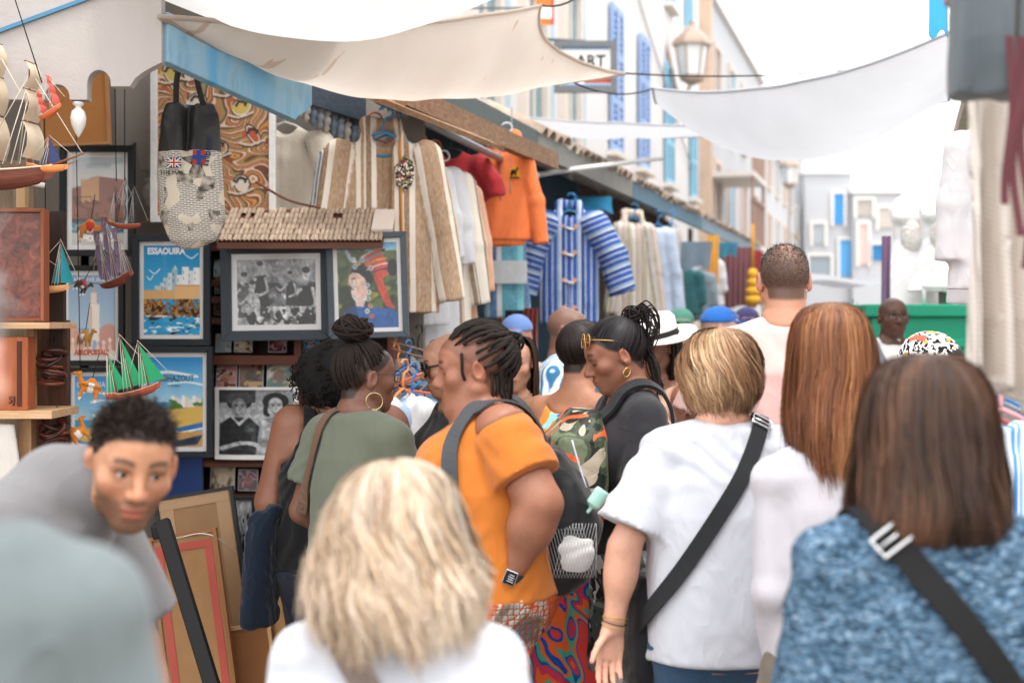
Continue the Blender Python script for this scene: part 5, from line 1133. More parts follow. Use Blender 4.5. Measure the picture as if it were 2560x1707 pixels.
def long_hair(P, prof, ay=1.05, n=2600, clumps=90, phimax=2.2, wave=(.004, 2.2), pal=(('#5a3a26', 1),), w=.0035, m=20, ljit=.12, conv=.6, frame=None, cap=.93, part=0.0, flip=0.0, c0=(0, -.012), seed=3, depth=.02, hl=None, front=.1, rough=0.0, asym=0.0, inner='#0c0806', back=0.0, stray=.004, swirl=0.0):
    """hair falling from the crown: ribbons gathered in locks round an inner mass"""
    r = np.random.default_rng(seed); hs = P.hs; fr = frame or (rotz(math.atan2(-P.Rh[0, 1], P.Rh[1, 1])), P.hc)
    pr, L = smooth_profile(prof, m)
    cphi = r.uniform(-phimax, phimax, clumps); cl = 1 - ljit * r.uniform(0, 1, clumps) ** 1.5; cph = r.uniform(0, 6.28, clumps); camp = r.uniform(.5, 1.3, clumps); cdep = r.uniform(0, depth, clumps)
    pc = np.array([lin(c) for c, _ in pal]); pw = np.array([q for _, q in pal], float); pw /= pw.sum(); ccol = r.choice(len(pal), clumps, p=pw)
    phi = r.uniform(-phimax, phimax, n); ci = np.abs(phi[:, None] - cphi[None]).argmin(1)
    t = np.linspace(0, 1, m)[None]; k = conv * np.clip((t - .25) / .6, 0, 1) ** 1.2
    ph = phi[:, None] * (1 - k) + cphi[ci][:, None] * k
    ph = ph + swirl * (t ** .8 - .35) * (1 + .35 * np.sin(cph[ci][:, None]))
    ln = cl[ci][:, None] * (1 - .06 * r.uniform(0, 1, (n, 1))); ti = np.clip(t * ln, 0, 1) * (m - 1)
    rr = np.interp(ti, np.arange(m), pr[:, 0]); zz = np.interp(ti, np.arange(m), pr[:, 1])
    rr = rr - (cdep[ci][:, None] * .6 + r.uniform(0, .4 * depth, (n, 1))) * np.clip(rr / .06, 0, 1)
    wv = wave[0] * camp[ci][:, None] * np.sin(6.283 * wave[1] * t + cph[ci][:, None]) * np.clip(t * 1.6 - .25, 0, 1)
    wv2 = wave[0] * .7 * camp[ci][:, None] * np.cos(6.283 * wave[1] * t + cph[ci][:, None]) * np.clip(t * 1.6 - .25, 0, 1)
    fl = flip * np.clip((t - .78) / .22, 0, 1) ** 1.5 * np.sign(np.sin(ph))
    zz = zz - .02 * rough * r.normal(size=(n, 1)) * (t > .9)
    x = (rr + wv2) * np.sin(ph) + wv * np.cos(ph) + fl + part * (1 - t) ** 3; y = -(rr + wv2) * ay * np.cos(ph) + wv * np.sin(ph)
    x = x + asym * np.clip(-zz, 0, 1); y = y - back * np.clip(-zz - .1, 0, 1) * (np.cos(ph) > 0)
    q_ = np.stack([phi[:, None] * 3 + 0 * t, zz * 22, 0 * zz], -1).reshape(-1, 3); x = x + stray * np.clip(t * 2, 0, 1) * snoise(q_, 1.0, seed).reshape(zz.shape) + stray * .8 * r.normal(size=(n, 1)) * t ** 2; y = y + stray * .8 * r.normal(size=(n, 1)) * t ** 2
    p = np.stack([x + c0[0], y + c0[1], zz], -1) * hs
    nr = np.stack([np.sin(ph), -np.cos(ph), np.full_like(ph, .35)], -1); nr /= np.linalg.norm(nr, axis=2, keepdims=True)
    p = p @ np.asarray(fr[0]).T + fr[1]; nr = nr @ np.asarray(fr[0]).T
    wd = w * (.7 + .6 * r.uniform(0, 1, (n, 1))) * (1 - .75 * np.clip((t - .7) / .3, 0, 1))
    col = pc[ccol[ci]] * (.6 + .8 * r.uniform(0, 1, (n, 1))); alt = r.uniform(0, 1, n) < .5; col[alt] = pc[r.choice(len(pal), alt.sum(), p=pw)]
    lum = pc.sum(1); po = pc[np.argsort(lum)]; tn = .5 + .42 * snoise(np.stack([(ph * 4.5), t * 3.2 + 0 * ph, 0 * ph], -1).reshape(-1, 3), 1.0, seed + 9).reshape(ph.shape) + .16 * r.normal(size=(n, 1)); tn = np.clip(tn, 0, .999) * (len(po) - 1); i0 = tn.astype(int); f0 = (tn - i0)[..., None]; mixc_ = po[i0] * (1 - f0) + po[np.minimum(i0 + 1, len(po) - 1)] * f0
    col = (.3 * col[:, None] + .7 * mixc_) * (.78 + .34 * np.clip(t[..., None] * 1.3, 0, 1)) * (1 + .1 * np.sin(t[..., None] * 9 + cph[ci][:, None, None]))
    V, Q, C = ribbons(p, wd, nr, col, .25)
    o = link('hair', mesh('hair', V, Q, mat_hair(), C), P.root)
    # inner mass
    na = 40; ang = np.linspace(-math.pi, math.pi, na, endpoint=False); Vc = []; 
    mm = int(m * .9)
    for i in range(mm):
        rad, z = pr[i]
        for a in ang:
            rf = rad - depth * np.clip(rad / .06, 0, 1) - .005 - (.03 * sm(np.array(abs(a)), phimax - .2, phimax + .4) if z < .06 else 0)
            rf = max(rf, .0005); Vc.append(((rf) * math.sin(a) + c0[0] + asym * max(-z, 0), -rf * ay * math.cos(a) * (1 if abs(a) < 1.6 or z > .05 else .55) + c0[1], z - .006))
    Vc = np.array(Vc) * hs @ np.asarray(fr[0]).T + fr[1]
    Fc = [(i * na + j, i * na + (j + 1) % na, (i + 1) * na + (j + 1) % na, (i + 1) * na + j) for i in range(mm - 1) for j in range(na)] + [tuple((mm - 1) * na + j for j in range(na))]
    ic = np.array(lin(inner)); Vn = np.tile(ic, (len(Vc), 1)) * (.8 + .4 * r.uniform(0, 1, (len(Vc), 1)))
    link('hair_mass', mesh('hair_mass', Vc, Fc, mat_vc(.6, .2, .1, .2, 200), Vn), o)
    return o
def scalp_dirs(n, seed, ymax=.05, zmin=-.02, hl=None):
    """root points on the hair-bearing scalp, head coordinates"""
    r = np.random.default_rng(seed); o = []
    while len(o) < n:
        d = r.normal(size=3); d /= np.linalg.norm(d); p = d * np.array([.0765, .094, .086]) + np.array([0, -.014, .028])
        zl = np.interp(p[1], [-.11, -.06, -.02, .03, .06, .1], [-.06, -.055, -.005, .03, .062, .075])
        if p[2] > zl: o.append(p)
    return np.array(o)
def scalp_paths(P, roots, target, m=12, off=.004, lift=0.0):
    """paths over the skull from each root to the target (head coordinates)"""
    c = np.array([0, -.014, .02]); a = roots - c; b = np.array(target) - c; b = np.broadcast_to(b, a.shape)
    la, lb = np.linalg.norm(a, axis=1, keepdims=True), np.linalg.norm(b, axis=1, keepdims=True); ua, ub = a / la, b / lb
    th = np.arccos(np.clip((ua * ub).sum(1, keepdims=True), -.999, .999)); o = []
    for t in np.linspace(0, 1, m):
        u = (np.sin((1 - t) * th) * ua + np.sin(t * th) * ub) / np.sin(th); o.append(u)
    U = np.stack(o, 1); E = 1 / np.sqrt(((U / np.array([.0765, .094, .086])) ** 2).sum(-1, keepdims=True))
    tt = np.linspace(0, 1, m)[None, :, None]
    q = U * (E + off + lift * np.sin(np.pi * tt)) + np.array([0, -.014, .028])
    q[:, -1:] = q[:, -1:] * 1.0
    return q * P.hs @ P.Rh.T + P.hc, U @ P.Rh.T
def tubes(paths, rad, n=6, cols=None, name='hair', P=None, matl=None):
    VV, QQ, CC = [], [], []; k = 0
    for i, p in enumerate(paths):
        V, Fc = tube(p, rad if np.ndim(rad) < 2 else rad[i], n); Q = [f for f in Fc if len(f) == 4]
        VV.append(V); QQ.append(np.array(Q) + k); k += len(V); CC.append(np.tile(cols[i], (len(V), 1)))
    return link(name, mesh(name, np.concatenate(VV), np.concatenate(QQ), matl or mat_locs(), np.concatenate(CC)), P.root)
def short_hair(P, n=3500, ln=.012, pal=('#14100e',), off=.0, w=.0016, seed=5, thin=None, curl=.6, sidek=.35, up=.3):
    r = np.random.default_rng(seed); ro = scalp_dirs(n, seed)
    if thin is not None:
        keep = r.uniform(0, 1, n) > thin * np.exp(-((ro[:, 0] / .045) ** 2) - (((ro[:, 1] + .045) / .05) ** 2)); ro = ro[keep]; n = len(ro)
    w0 = P.HF.proj(ro * P.hs @ P.Rh.T + P.hc, off, 3); N = P.HF.grad(w0)
    d = N * up * 2 + r.normal(size=(n, 3)) * curl + P.Rh @ np.array([0, .35, .1]); d /= np.linalg.norm(d, axis=1, keepdims=True)
    L = ln * (.6 + .8 * r.uniform(0, 1, n)) * np.clip((ro[:, 2] - .03) / .05, sidek, 1); tt = np.linspace(0, 1, 4)
    p = w0[:, None] + d[:, None] * (L[:, None] * tt)[..., None] + (r.normal(size=(n, 1, 3)) * (L[:, None] * tt ** 2 * .5)[..., None])
    pc = np.array([lin(c) for c in pal]); col = pc[r.integers(0, len(pal), n)] * (.7 + .6 * r.uniform(0, 1, (n, 1)))
    V, Q, C = ribbons(p, np.tile(w * (1 - .6 * tt), (n, 1)), np.repeat(np.cross(d, r.normal(size=(n, 3)))[:, None], 4, 1), col)
    return link('hair', mesh('hair', V, Q, mat_hair(), C), P.root)
# ------------------------------------------------------------------ cloth patterns
def pat_knit():
    t = NT('knit'); v = t.coord(scale=(1, 1, 2.6)); n = t.noise(v, 42, 2.5, .6, 2.0); n2 = t.noise(t.coord(), 9, 2)
    c = t.ramp(n, [(.42, '#14222f'), (.475, '#41607b'), (.57, '#64839d'), (.67, '#9cb2c5')]); t.bump(n, 1.0, .012); return t.fin(t.mix(t.math('MULTIPLY', n2, .3), c, '#587792'), .9, .15)
def pat_camo(cols, scale=7.0, orange=True):
    t = NT('camouflage'); v = t.coord(); n = t.noise(v, scale, 2, .45, 1.2); n2 = t.noise(t.coord(loc=(3, 1, 7)), scale * .8, 2, .45, 1.6); n3 = t.noise(t.coord(loc=(9, 4, 2)), scale * .9, 1.5, .4, 2.0)
    c = t.ramp(n, [(0, cols[0]), (.45, cols[1]), (.56, cols[2])], 'CONSTANT'); c = t.mix(t.math('GREATER_THAN', n2, .585), c, cols[3])
    if orange: c = t.mix(t.math('GREATER_THAN', n3, .61), c, cols[4])
    t.bump(t.noise(v, 16, 3, .5, 1), .5, .02); return t.fin(c, .55 if orange else .75, .35)
def pat_swirl():
    t = NT('swirl_print'); v = t.coord(scale=(1, 1, .75)); n = t.noise(v, 5.2, 0.6, .4, 2.3)
    c = t.ramp(n, [(0, '#d8433f'), (.33, '#1d4fa8'), (.37, '#e2672f'), (.435, '#48a58c'), (.5, '#1d4fa8'), (.535, '#c93a55'), (.6, '#e2672f'), (.65, '#48a58c'), (.72, '#27306b')], 'CONSTANT')
    t.bump(t.noise(t.coord(scale=(1, 1, .3)), 12, 2), .5, .03); return t.fin(c, .8, .2)
def pat_honey():
    t = NT('honeycomb'); v = t.coord(scale=(1, 1, 1)); d = t.vor(v, 62, 'DISTANCE_TO_EDGE', 0, .25); n = t.noise(t.coord(scale=(1, 1, .5)), 7, 2, .5, .8)
    c = t.ramp(n, [(.3, '#c9502a'), (.56, '#dd6a40'), (.6, '#c9c4bf'), (.66, '#5d6a5c'), (.75, '#5d7f9e')]); c = t.mix(t.math('LESS_THAN', d, .08), c, '#a34a26')
    t.bump(t.math('SMOOTH_MIN', d, .25, .1), 1.0, .01); return t.fin(c, .8, .25)
def pat_floralcap():
    t = NT('floral_print'); v = t.coord(); d = t.vor(v, 75, 'F1', 0, .6); n = t.noise(v, 60, 2, .5, 1)
    c = t.ramp(n, [(0, '#17171c'), (.47, '#efece8')], 'CONSTANT'); n2 = t.noise(t.coord(loc=(2, 5, 1)), 22, 1)
    c = t.mix(t.math('GREATER_THAN', n2, .64), c, '#d9a23a'); n3 = t.noise(t.coord(loc=(7, 5, 1)), 15, .5); c = t.mix(t.math('GREATER_THAN', n3, .67), c, '#e0604c'); return t.fin(c, .75, .2)
def pat_bluestripe():
    t = NT('striped_cotton'); v = t.coord(rot=(0, R(24), 0)); w = t.n('TexWave'); t.l(v, w.inputs[0]); w.inputs['Scale'].default_value = 14; w.inputs['Distortion'].default_value = 2; w.inputs['Detail'].default_value = 2
    c = t.ramp(w.outputs[0], [(.3, '#3f7ba8'), (.45, '#8fb9d6'), (.6, '#e8eff5')]); return t.fin(c, .85, .2)
def pat_bikini():
    t = NT('bikini_print'); n = t.noise(t.coord(), 14, .5, .4, 1.5)
    return t.fin(t.ramp(n, [(0, '#f0913f'), (.44, '#f0913f'), (.45, '#8fd6dc'), (.6, '#bfe6ea'), (.62, '#3a5fa8')], 'CONSTANT'), .6, .3)
def ribbed(col):
    t = NT('ribbed_webbing'); v = t.coord(); n = t.noise(v, 900, 1); n2 = t.noise(v, 12, 2)
    t.bump(n, .5, .002); return t.fin(t.mix(t.math('MULTIPLY', n2, .3), col, '#000000'), .75, .25)
def spread(P_, n, dmin, seed, **k):
    c = scalp_dirs(n * 12, seed, **k); o = []
    for p in c:
        if all(np.linalg.norm(p - q) > dmin for q in o): o.append(p)
        if len(o) >= n: break
    return np.array(o)
def jitcol(c, n, r, a=.35): return np.array(lin(c)) * (1 - a / 2 + a * r.uniform(0, 1, (n, 1)))
def hloc(P_, p): return np.asarray(p, float) * P_.hs @ P_.Rh.T + P_.hc
def glasses(P_, frame='#1a1a1c', lens=None, up=0.0, wd=.027, ht=.021, round_=2.6, wire=.0016, name='glasses', arms=True, back=0.0, tilt=0.0, lensmat=None):
    o = empty(name); o.parent = P_.root; mb = MB(); lm = MB(); k = P_.hs; T = lambda p: (rotx(R(tilt)) @ (np.array(p, float) - np.array([0, .06, .05])) + np.array([0, .06, .05]) if tilt else np.array(p, float))
    for q in (-1, 1):
        a = np.linspace(0, 2 * math.pi, 25)[:-1]; ca, sa = np.cos(a), np.sin(a)
        x = np.sign(ca) * np.abs(ca) ** (2 / round_) * wd + q * .034; z = np.sign(sa) * np.abs(sa) ** (2 / round_) * ht + .002 + up; y = .103 + back - .10 * (np.abs(x) - .02).clip(0) ** 1.2
        ring = [hloc(P_, T(v)) for v in zip(x, y, z)]; mb.tube(ring, wire, 6, closed=True)
        c = np.mean(ring, 0); lm.add(np.vstack([ring, [c + P_.Rh @ np.array([0, .003, 0])]]), [(i, (i + 1) % 24, 24) for i in range(24)])
        if arms: mb.tube(curve([hloc(P_, T(v)) for v in ((q * .06, .098 + back, .008 + up), (q * .078, .06 + back, .01 + up), (q * .082, -.005 + back, .008 + up), (q * .08, -.03 + back, -.012 + up))], 12), wire, 5)
    mb.tube(curve([hloc(P_, T(v)) for v in ((-.009, .105 + back, .006 + up), (0, .109 + back, .01 + up), (.009, .105 + back, .006 + up))], 6), wire, 5)
    mb.build('frame', mat(frame, .35, .05, bump=0, spec=.5, metal=.6 if frame.startswith('#c') else 0), o, True)
    lm.build('lens', lensmat or (mat_glass() if lens is None else mat(lens, .08, .05, bump=0, spec=.6)), o, True); return o
def hoop(P_, side_, r=.018, wire=.0016, drop=.0, col='#d8b25a', name='earring'):
    c = hloc(P_, (side_ * .084, -.004, -.042)) - np.array([0, 0, r + drop]); a = np.linspace(0, 6.283, 28)[:-1]
    u = P_.Rh @ np.array([.25 * side_, 1, 0]); u /= np.linalg.norm(u); mb = MB().tube([c + r * (np.cos(t) * u + np.sin(t) * np.array([0, 0, 1])) for t in a], wire, 6, closed=True)
    return mb, c, u

def crowd_front():
    # --- woman in the orange top
    P_ = make_person('woman in orange cold-shoulder top with twisted locs, black backpack on, facing left', (-.065, 4.05), 90, 1.63, '#8b553a', g=1.42, lean=4, head=(0, 8, 0), hshift=(0, -.025, -.05), hsz=1.07,
        shy=-.07, armL=((-.09, -.10, -.195), (.03, .08, -.21), (1, 0, 0), .38), armR=((.05, .06, -.27), (-.02, .12, -.2)), ag=1.62, bust=.62, belly=.02, hands='L', hd=.0038, bd=.009, eyes='closed', brow='#120c0a', jowl=.9, nosew=1.25, lipk=1.25, scalp=('#2a1912', .45), legsep=.12)
    r = np.random.default_rng(3); ro = spread(P_, 105, .0135, 4); kn = np.array([0, -.098, .055])
    pa, _ = scalp_paths(P_, ro, kn, 14, .006, .012); tt = np.linspace(0, 1, 14)
    rad = np.array([(0.0046 + .0016 * np.sin(np.pi * np.clip(tt, 0, 1)) + .0009 * np.sin(tt * 55 + r.uniform(0, 6))) * r.uniform(.8, 1.2) for _ in ro]); pa = pa + r.normal(size=pa.shape) * .0011
    hob = tubes(pa, rad, 6, jitcol('#1b1512', len(ro), r, .8), 'locs', P_)
    kp = []
    for i in range(22):      # the gathered knot and a few loose ends
        a, b = r.uniform(0, 6.28), r.uniform(0, 6.28); R0 = .03 * r.uniform(.5, 1); nrm = r.normal(size=3); fz = frame_z(nrm)
        kp.append(np.array([hloc(P_, kn + np.array([0, -.012, .004]) + fz @ np.array([R0 * math.cos(a + u), R0 * math.sin(a + u), .012 * math.sin(b + u)])) for u in np.linspace(0, 4, 16)]))
    for x0, y0, z0, L in ((-.0755, .028, .05, .075), (-.07, -.045, -.01, .11), (-.062, -.058, -.015, .12), (-.05, -.072, -.02, .1), (-.03, -.085, -.03, .1), (.02, -.088, -.03, .1), (-.045, -.09, .03, .13), (-.03, -.1, .03, .12), (.0, -.1, .02, .12), (-.06, -.07, .01, .09)):
        b = hloc(P_, (x0, y0, z0)); kp.append(curve([b, b + P_.Rh @ np.array([-.008, -.002, 0]) + np.array([0, 0, -L * .3]), b + np.array([r.normal() * .004, r.normal() * .004, -L * .7]), b + np.array([r.normal() * .006, r.normal() * .006, -L])], 18))
    tubes(kp, .0046, 6, jitcol('#17120f', len(kp), r, .8), 'loose_locs', P_)['kind'] = 'stuff'
    org = mat_cloth('#b96b28', .4, 700, .8, .06)
    top(P_, org, 'orange_top', .66, .010, .885, (.12, .13), .85, .03, .012, h=.008, amp=.0045, fs=15, seed=4, offsh=True, ncy=.055)
    S, E, W = P_.j['L']
    # neckline strap and honeycomb trousers
    bottom(P_, pat_honey(), 'honeycomb_trousers', .1, .014, .95, .01); shoes(P_, mat('#3b3b3d', .6))
    blk = mat_cloth('#17181a', .6, 500, .5); grey = ribbed('#4a4c50')
    s = P_.s
    for q in (-1, 1):
        strap(P_, [P_.F, P_.T], [frp(P_.tf, np.array(v) * s) for v in ((q * .14, -.2, 1.3), (q * .15, -.14, 1.39), (q * .155, -.05, 1.46), (q * .16, .035, 1.45), (q * .185, .075, 1.36), (q * .2, .075, 1.22), (q * .2, .04, 1.12))], .045, grey, .006, .006, name='shoulder_strap')
    bp = Field(); bp.loft([(.86, .13, .05, 0, -.185), (.9, .15, .085, 0, -.205), (1.05, .155, .1, 0, -.22), (1.17, .13, .07, 0, -.2), (1.26, .09, .03, 0, -.165)], .02, n=2.8); V, Q = bp.auto(.009); V = folds(V, Q, .006, 13, (1, 1, .5), 7)
    bo = link('backpack', mesh('backpack', V, Q, blk), P_.root)
    mp = MB()          # mesh side pocket with a crumpled paper inside
    f2 = Field(); f2.el((-.128, -.23, .985), (.04, .062, .07), .02); f2.el((-.135, -.21, 1.04), (.02, .03, .03), .015); V, Q = f2.auto(.007); V = folds(V, Q, .003, 22, (1, 1, 1), 2); link('crumpled_paper', mesh('crumpled_paper', V, Q, mat('#e9e8e6', .8)), bo)
    for i in range(15):
        for dgn in (-1, 1):
            y0 = -.295 + .0085 * i; mp.tube([(-.160 - .014 * math.sin(u * 3.1), min(max(y0 + dgn * .04 * u, -.295), -.16), .915 + .15 * u) for u in np.linspace(0, 1, 8)], .0007, 4)
    mp.build('mesh_pocket', mat('#b9babd', .6), bo, True)
    # sanitiser bottle on a cord, clipped to the bag
    b = empty('sanitiser_bottle'); b.parent = P_.root; bc = np.array([-.14, -.30, 1.13])
    fb = Field(); fb.loft([(-.04, .016, .026), (-.03, .018, .03), (.03, .018, .03), (.042, .008, .012)], .01); fb.rc((0, 0, .04), (0, 0, .062), .008, .008, .004); V, Q = fb.auto(.004)
    V = V * .72 @ rotx(R(215)).T + bc; link('bottle', mesh('bottle', V, Q, mat('#a9d8cc', .25, .04, bump=0, spec=.5)), b)
    MB().tube(curve([bc + (0, .03, .03), bc + (0, .05, .09), bc + (0, .07, .16)], 8), .0025, 6).build('cord', mat('#c9d6e6', .5), b, True)
    # watch
    wdir = (W - E) / np.linalg.norm(W - E); wf = frame_z(wdir); wc = W - wdir * .012; rw = .036; wt = empty('watch'); wt.parent = P_.root
    G = Field(); G.ext(P_.F); a = np.linspace(0, 6.283, 32)[:-1]; ring = G.proj(np.array([wc + wf @ np.array([rw * math.cos(t), rw * math.sin(t), 0]) for t in a]), .002, 5)
    Vb = np.concatenate([ring - wdir * .011, ring + wdir * .011]); n = len(ring); link('band', mesh('band', Vb, [(i, (i + 1) % n, n + (i + 1) % n, n + i) for i in range(n)], mat('#1f3a40', .5)), wt)
    i = np.argmax((ring - wc) @ np.array([-1, 0, .1])); c = ring[i]; nrm = (c - wc) / np.linalg.norm(c - wc); lt = np.cross(wdir, nrm); fr3 = np.stack([lt, wdir, nrm], 1)
    MB().box(c + nrm * .004, (.036, .042, .009), rot=fr3).build('case', mat('#c8cacc', .25, .02, bump=0, metal=1.0), wt, bevel=.004)
    MB().box(c + nrm * .0092, (.031, .037, .002), rot=fr3).build('screen', mat('#0b0c10', .08, 0, bump=0, spec=.6), wt, bevel=.001)
    for k in range(4): MB().box(c + nrm * .0105 + wdir * (.009 - .006 * k) - lt * .003, (.018 - .003 * (k % 2), .0018, .0004), rot=fr3).build('screen_text', mat('#c5cad2', .4, 0, bump=0), wt)
    # tattoo lettering on the back of the hand
    hw = W + wdir * .055; q0 = P_.handf['L'].proj(np.array([hw - np.array([.02, 0, 0])]), .0008, 5)[0]
    Nn = P_.handf['L'].grad(q0[None])[0]; up_ = -wdir; xx = np.cross(up_, Nn); Mx = Matrix(np.stack([xx, up_, Nn], 1).tolist())
    tm = text_mesh('Cali', .034, mat('#3c2a22', .7, 0, bump=0), P_.root, Vector(q0), Mx.to_euler(), 'tattoo', .0004, shear=.3)
    # --- woman with the braided bun, olive T-shirt
    P_ = make_person('woman in olive T-shirt with a high bun of braids and hoop earrings', (-.485, 4.42), -38, 1.56, '#6e4531', g=.97, lean=2, head=(-22, 2, 0), hshift=(0, 0, -.02), armL=((-.085, -.03, -.265), (.07, .2, -.11)), armR=((.05, .05, -.27), (-.03, .2, -.05)), bust=.6, hd=.004, bd=.009, eyes='open', scalp=('#17100d', .9), ag=1.05)
    r = np.random.default_rng(8); ro = spread(P_, 175, .0095, 9); tg = np.array([0, -.045, .11]); pa, _ = scalp_paths(P_, ro, tg, 18, .0035, .006); tt = np.linspace(0, 1, 18)
    rad = np.array([.0036 + .0008 * np.sin(tt * 60 + r.uniform(0, 6)) for _ in ro]); tubes(pa, rad, 5, jitcol('#1d1512', len(ro), r, .9), 'braids', P_)
    kp = []
    for i in range(46):      # braids wound round the bun
        u0 = r.uniform(0, 6.28); tl = R(r.uniform(15, 70)); q = r.uniform(.75, 1.0); fz = rotz(r.uniform(0, 6.28)) @ rotx(tl)
        kp.append(np.array([hloc(P_, np.array([0, -.05, .158]) + (fz @ np.array([math.cos(u0 + u), math.sin(u0 + u), .25 * math.sin(u * .5)])) * np.array([.066, .066, .046]) * q) for u in np.linspace(0, 3.6, 20)]))
    rad = np.array([.0043 + .0009 * np.sin(np.linspace(0, 1, 20) * 70 + r.uniform(0, 6)) for _ in kp]); tubes(kp, rad, 5, jitcol('#241a15', len(kp), r, .9), 'bun', P_)
    f = Field(); f.el(hloc(P_, (0, -.05, .155)), np.array([.056, .056, .042])); V, Q = f.auto(.008); link('bun_core', mesh('bun_core', V, Q, mat('#120d0b', .7)), P_.root)
    ol = mat_cloth('#62685a', .4, 650, .85, .08); top(P_, ol, 'olive_shirt', .62, .011, .84, (.092, .05), .7, .01, .016, amp=.004, seed=5, ncy=.015); bottom(P_, mat_cloth('#191a1e', .3), 'trousers'); shoes(P_, mat('#222222', .6))
    s = P_.s; strap(P_, [P_.F, P_.T], [frp(P_.tf, np.array(v) * s) for v in ((-.2, -.1, 1.1), (-.12, -.13, 1.3), (-.08, -.1, 1.42), (.0, -.02, 1.47), (.07, .1, 1.38), (.12, .16, 1.25), (.2, .12, 1.05))], .036, mat('#6d5548', .5), .006, .004, name='leather_strap', buckle=.62)
    mb, c, u = hoop(P_, 1, .026, .0016, .004, '#d9c27c')
    for k in (-1, 0, 1): mb.add(*tube([c - np.array([0, 0, .026]) + u * .006 * k, c - np.array([0, 0, .07]) + u * .010 * k], [.0026, .0045], 6))
    mb.build('earring', mat('#d8c690', .25, .03, bump=0, metal=1.0), P_.root, True); glasses(P_, '#33302c', None, .004, .026, .019, 3)
    MB().tube(curve([frp(P_.tf, np.array(v) * s) for v in ((-.06, -.075, 1.452), (.05, -.02, 1.475), (.065, .06, 1.43), (.04, .115, 1.36), (0, .14, 1.30))], 24), .0011, 5).build('necklace', mat('#d8c690', .25, .03, bump=0, metal=1.0), P_.root, True)
    # --- woman with loose black curls beside her
    P_ = make_person('woman with big black curls in a black tank top, denim jacket at her waist', (-.585, 4.86), 0, 1.56, '#7d4c34', g=1.42, lean=0, hshift=(-.0, 0, -.03), head=(-25, 8, 0), armL=((-.075, -.02, -.275), (.055, .02, -.235), (1, .3, 0), .7), armR=((.06, .1, -.24), (-.1, .22, .02)), ag=1.72, bust=.6, hands='L', bd=.009, scalp=('#0d0a09', .95), eyes='none')
    r = np.random.default_rng(10); kp = []; 
    for i in range(620):
        d = r.normal(size=3); d /= np.linalg.norm(d)
        if d[1] > .55 and d[2] < .5: continue
        c = np.array([0, -.02, -.005]) + d * np.array([.175, .15, .145]) * r.uniform(.55, 1.0); fz = frame_z(d + r.normal(size=3) * .5); rc_ = r.uniform(.006, .011); nt = r.uniform(1.5, 3); L = r.uniform(.03, .06)
        kp.append(np.array([hloc(P_, c + fz @ np.array([rc_ * math.cos(6.28 * nt * u), rc_ * math.sin(6.28 * nt * u), L * (u - .5)]) + np.array([0, 0, -.02 * u])) for u in np.linspace(0, 1, int(9 * nt))]))
    tubes(kp, .0021, 4, jitcol('#0d0a0a', len(kp), r, 1.0), 'curly_hair', P_)
    f = Field(); f.el(hloc(P_, (0, -.025, -.005)), np.array([.145, .12, .12])); V, Q = f.auto(.012); V = folds(V, Q, .012, 40, (1, 1, 1), 1); link('hair_core', mesh('hair_core', V, Q, mat('#060505', .8)), P_.root)
    top(P_, mat_cloth('#141416', .4), 'tank_top', 0, .009, .84, (.13, .11), .6, tank=.03, seed=6); bottom(P_, mat_cloth('#1b2030', .3), 'trousers'); shoes(P_, mat('#222222', .6))
    s = P_.s; S, E, W = P_.j['L']; wd = (W - E) / np.linalg.norm(W - E); wf = frame_z(wd)
    bb = MB(); a = np.linspace(0, 6.283, 19)[:-1]; ring = P_.F.proj(np.array([W - wd * .0 + wf @ np.array([.035 * math.cos(t), .035 * math.sin(t), 0]) for t in a]), .003, 5)
    for p in ring: bb.ball(p, .0062, '#f2f2f4', n=8)
    bb.build('bracelet', mat('#eceef0', .25, .03, bump=0, spec=.6), P_.root, True)
    t4 = P_.tips['L']; MB().lathe([(.024, 0), (.027, .005), (.03, .06), (.031, .062), (.029, .062)], 20, tuple(np.mean(t4[:4], 0) * .6 + t4[4] * .4 - np.array([0, 0, .045]))).build('plastic_cup', mat('#dfe3e2', .2, .02, bump=0, spec=.5), P_.root, True)
    hnd = P_.handf['L']; pk = W + wd * .112; MB().tube([pk + wf @ np.array([.011 * math.cos(t), .011 * math.sin(t), 0]) for t in a], .0018, 6, closed=True).build('ring', mat('#cfa75c', .25, 0, bump=0, metal=1.0), P_.root, True)
    dj = Field(); dj.loft([(.6, .04, .09, -.25, -.06), (.75, .055, .11, -.26, -.06), (.9, .05, .12, -.245, -.05), (1.0, .03, .1, -.21, -.04)], .03); dj.rc((-.26, -.12, .95), (-.29, -.15, .62), .035, .03, .02); V, Q = dj.auto(.01); V = folds(V, Q, .008, 16, (1, 1, .5), 9)
    link('denim_jacket', mesh('denim_jacket', V, Q, mat_cloth('#0d1a2a', .9, 400, .85, .3, 0, 12)), P_.root)
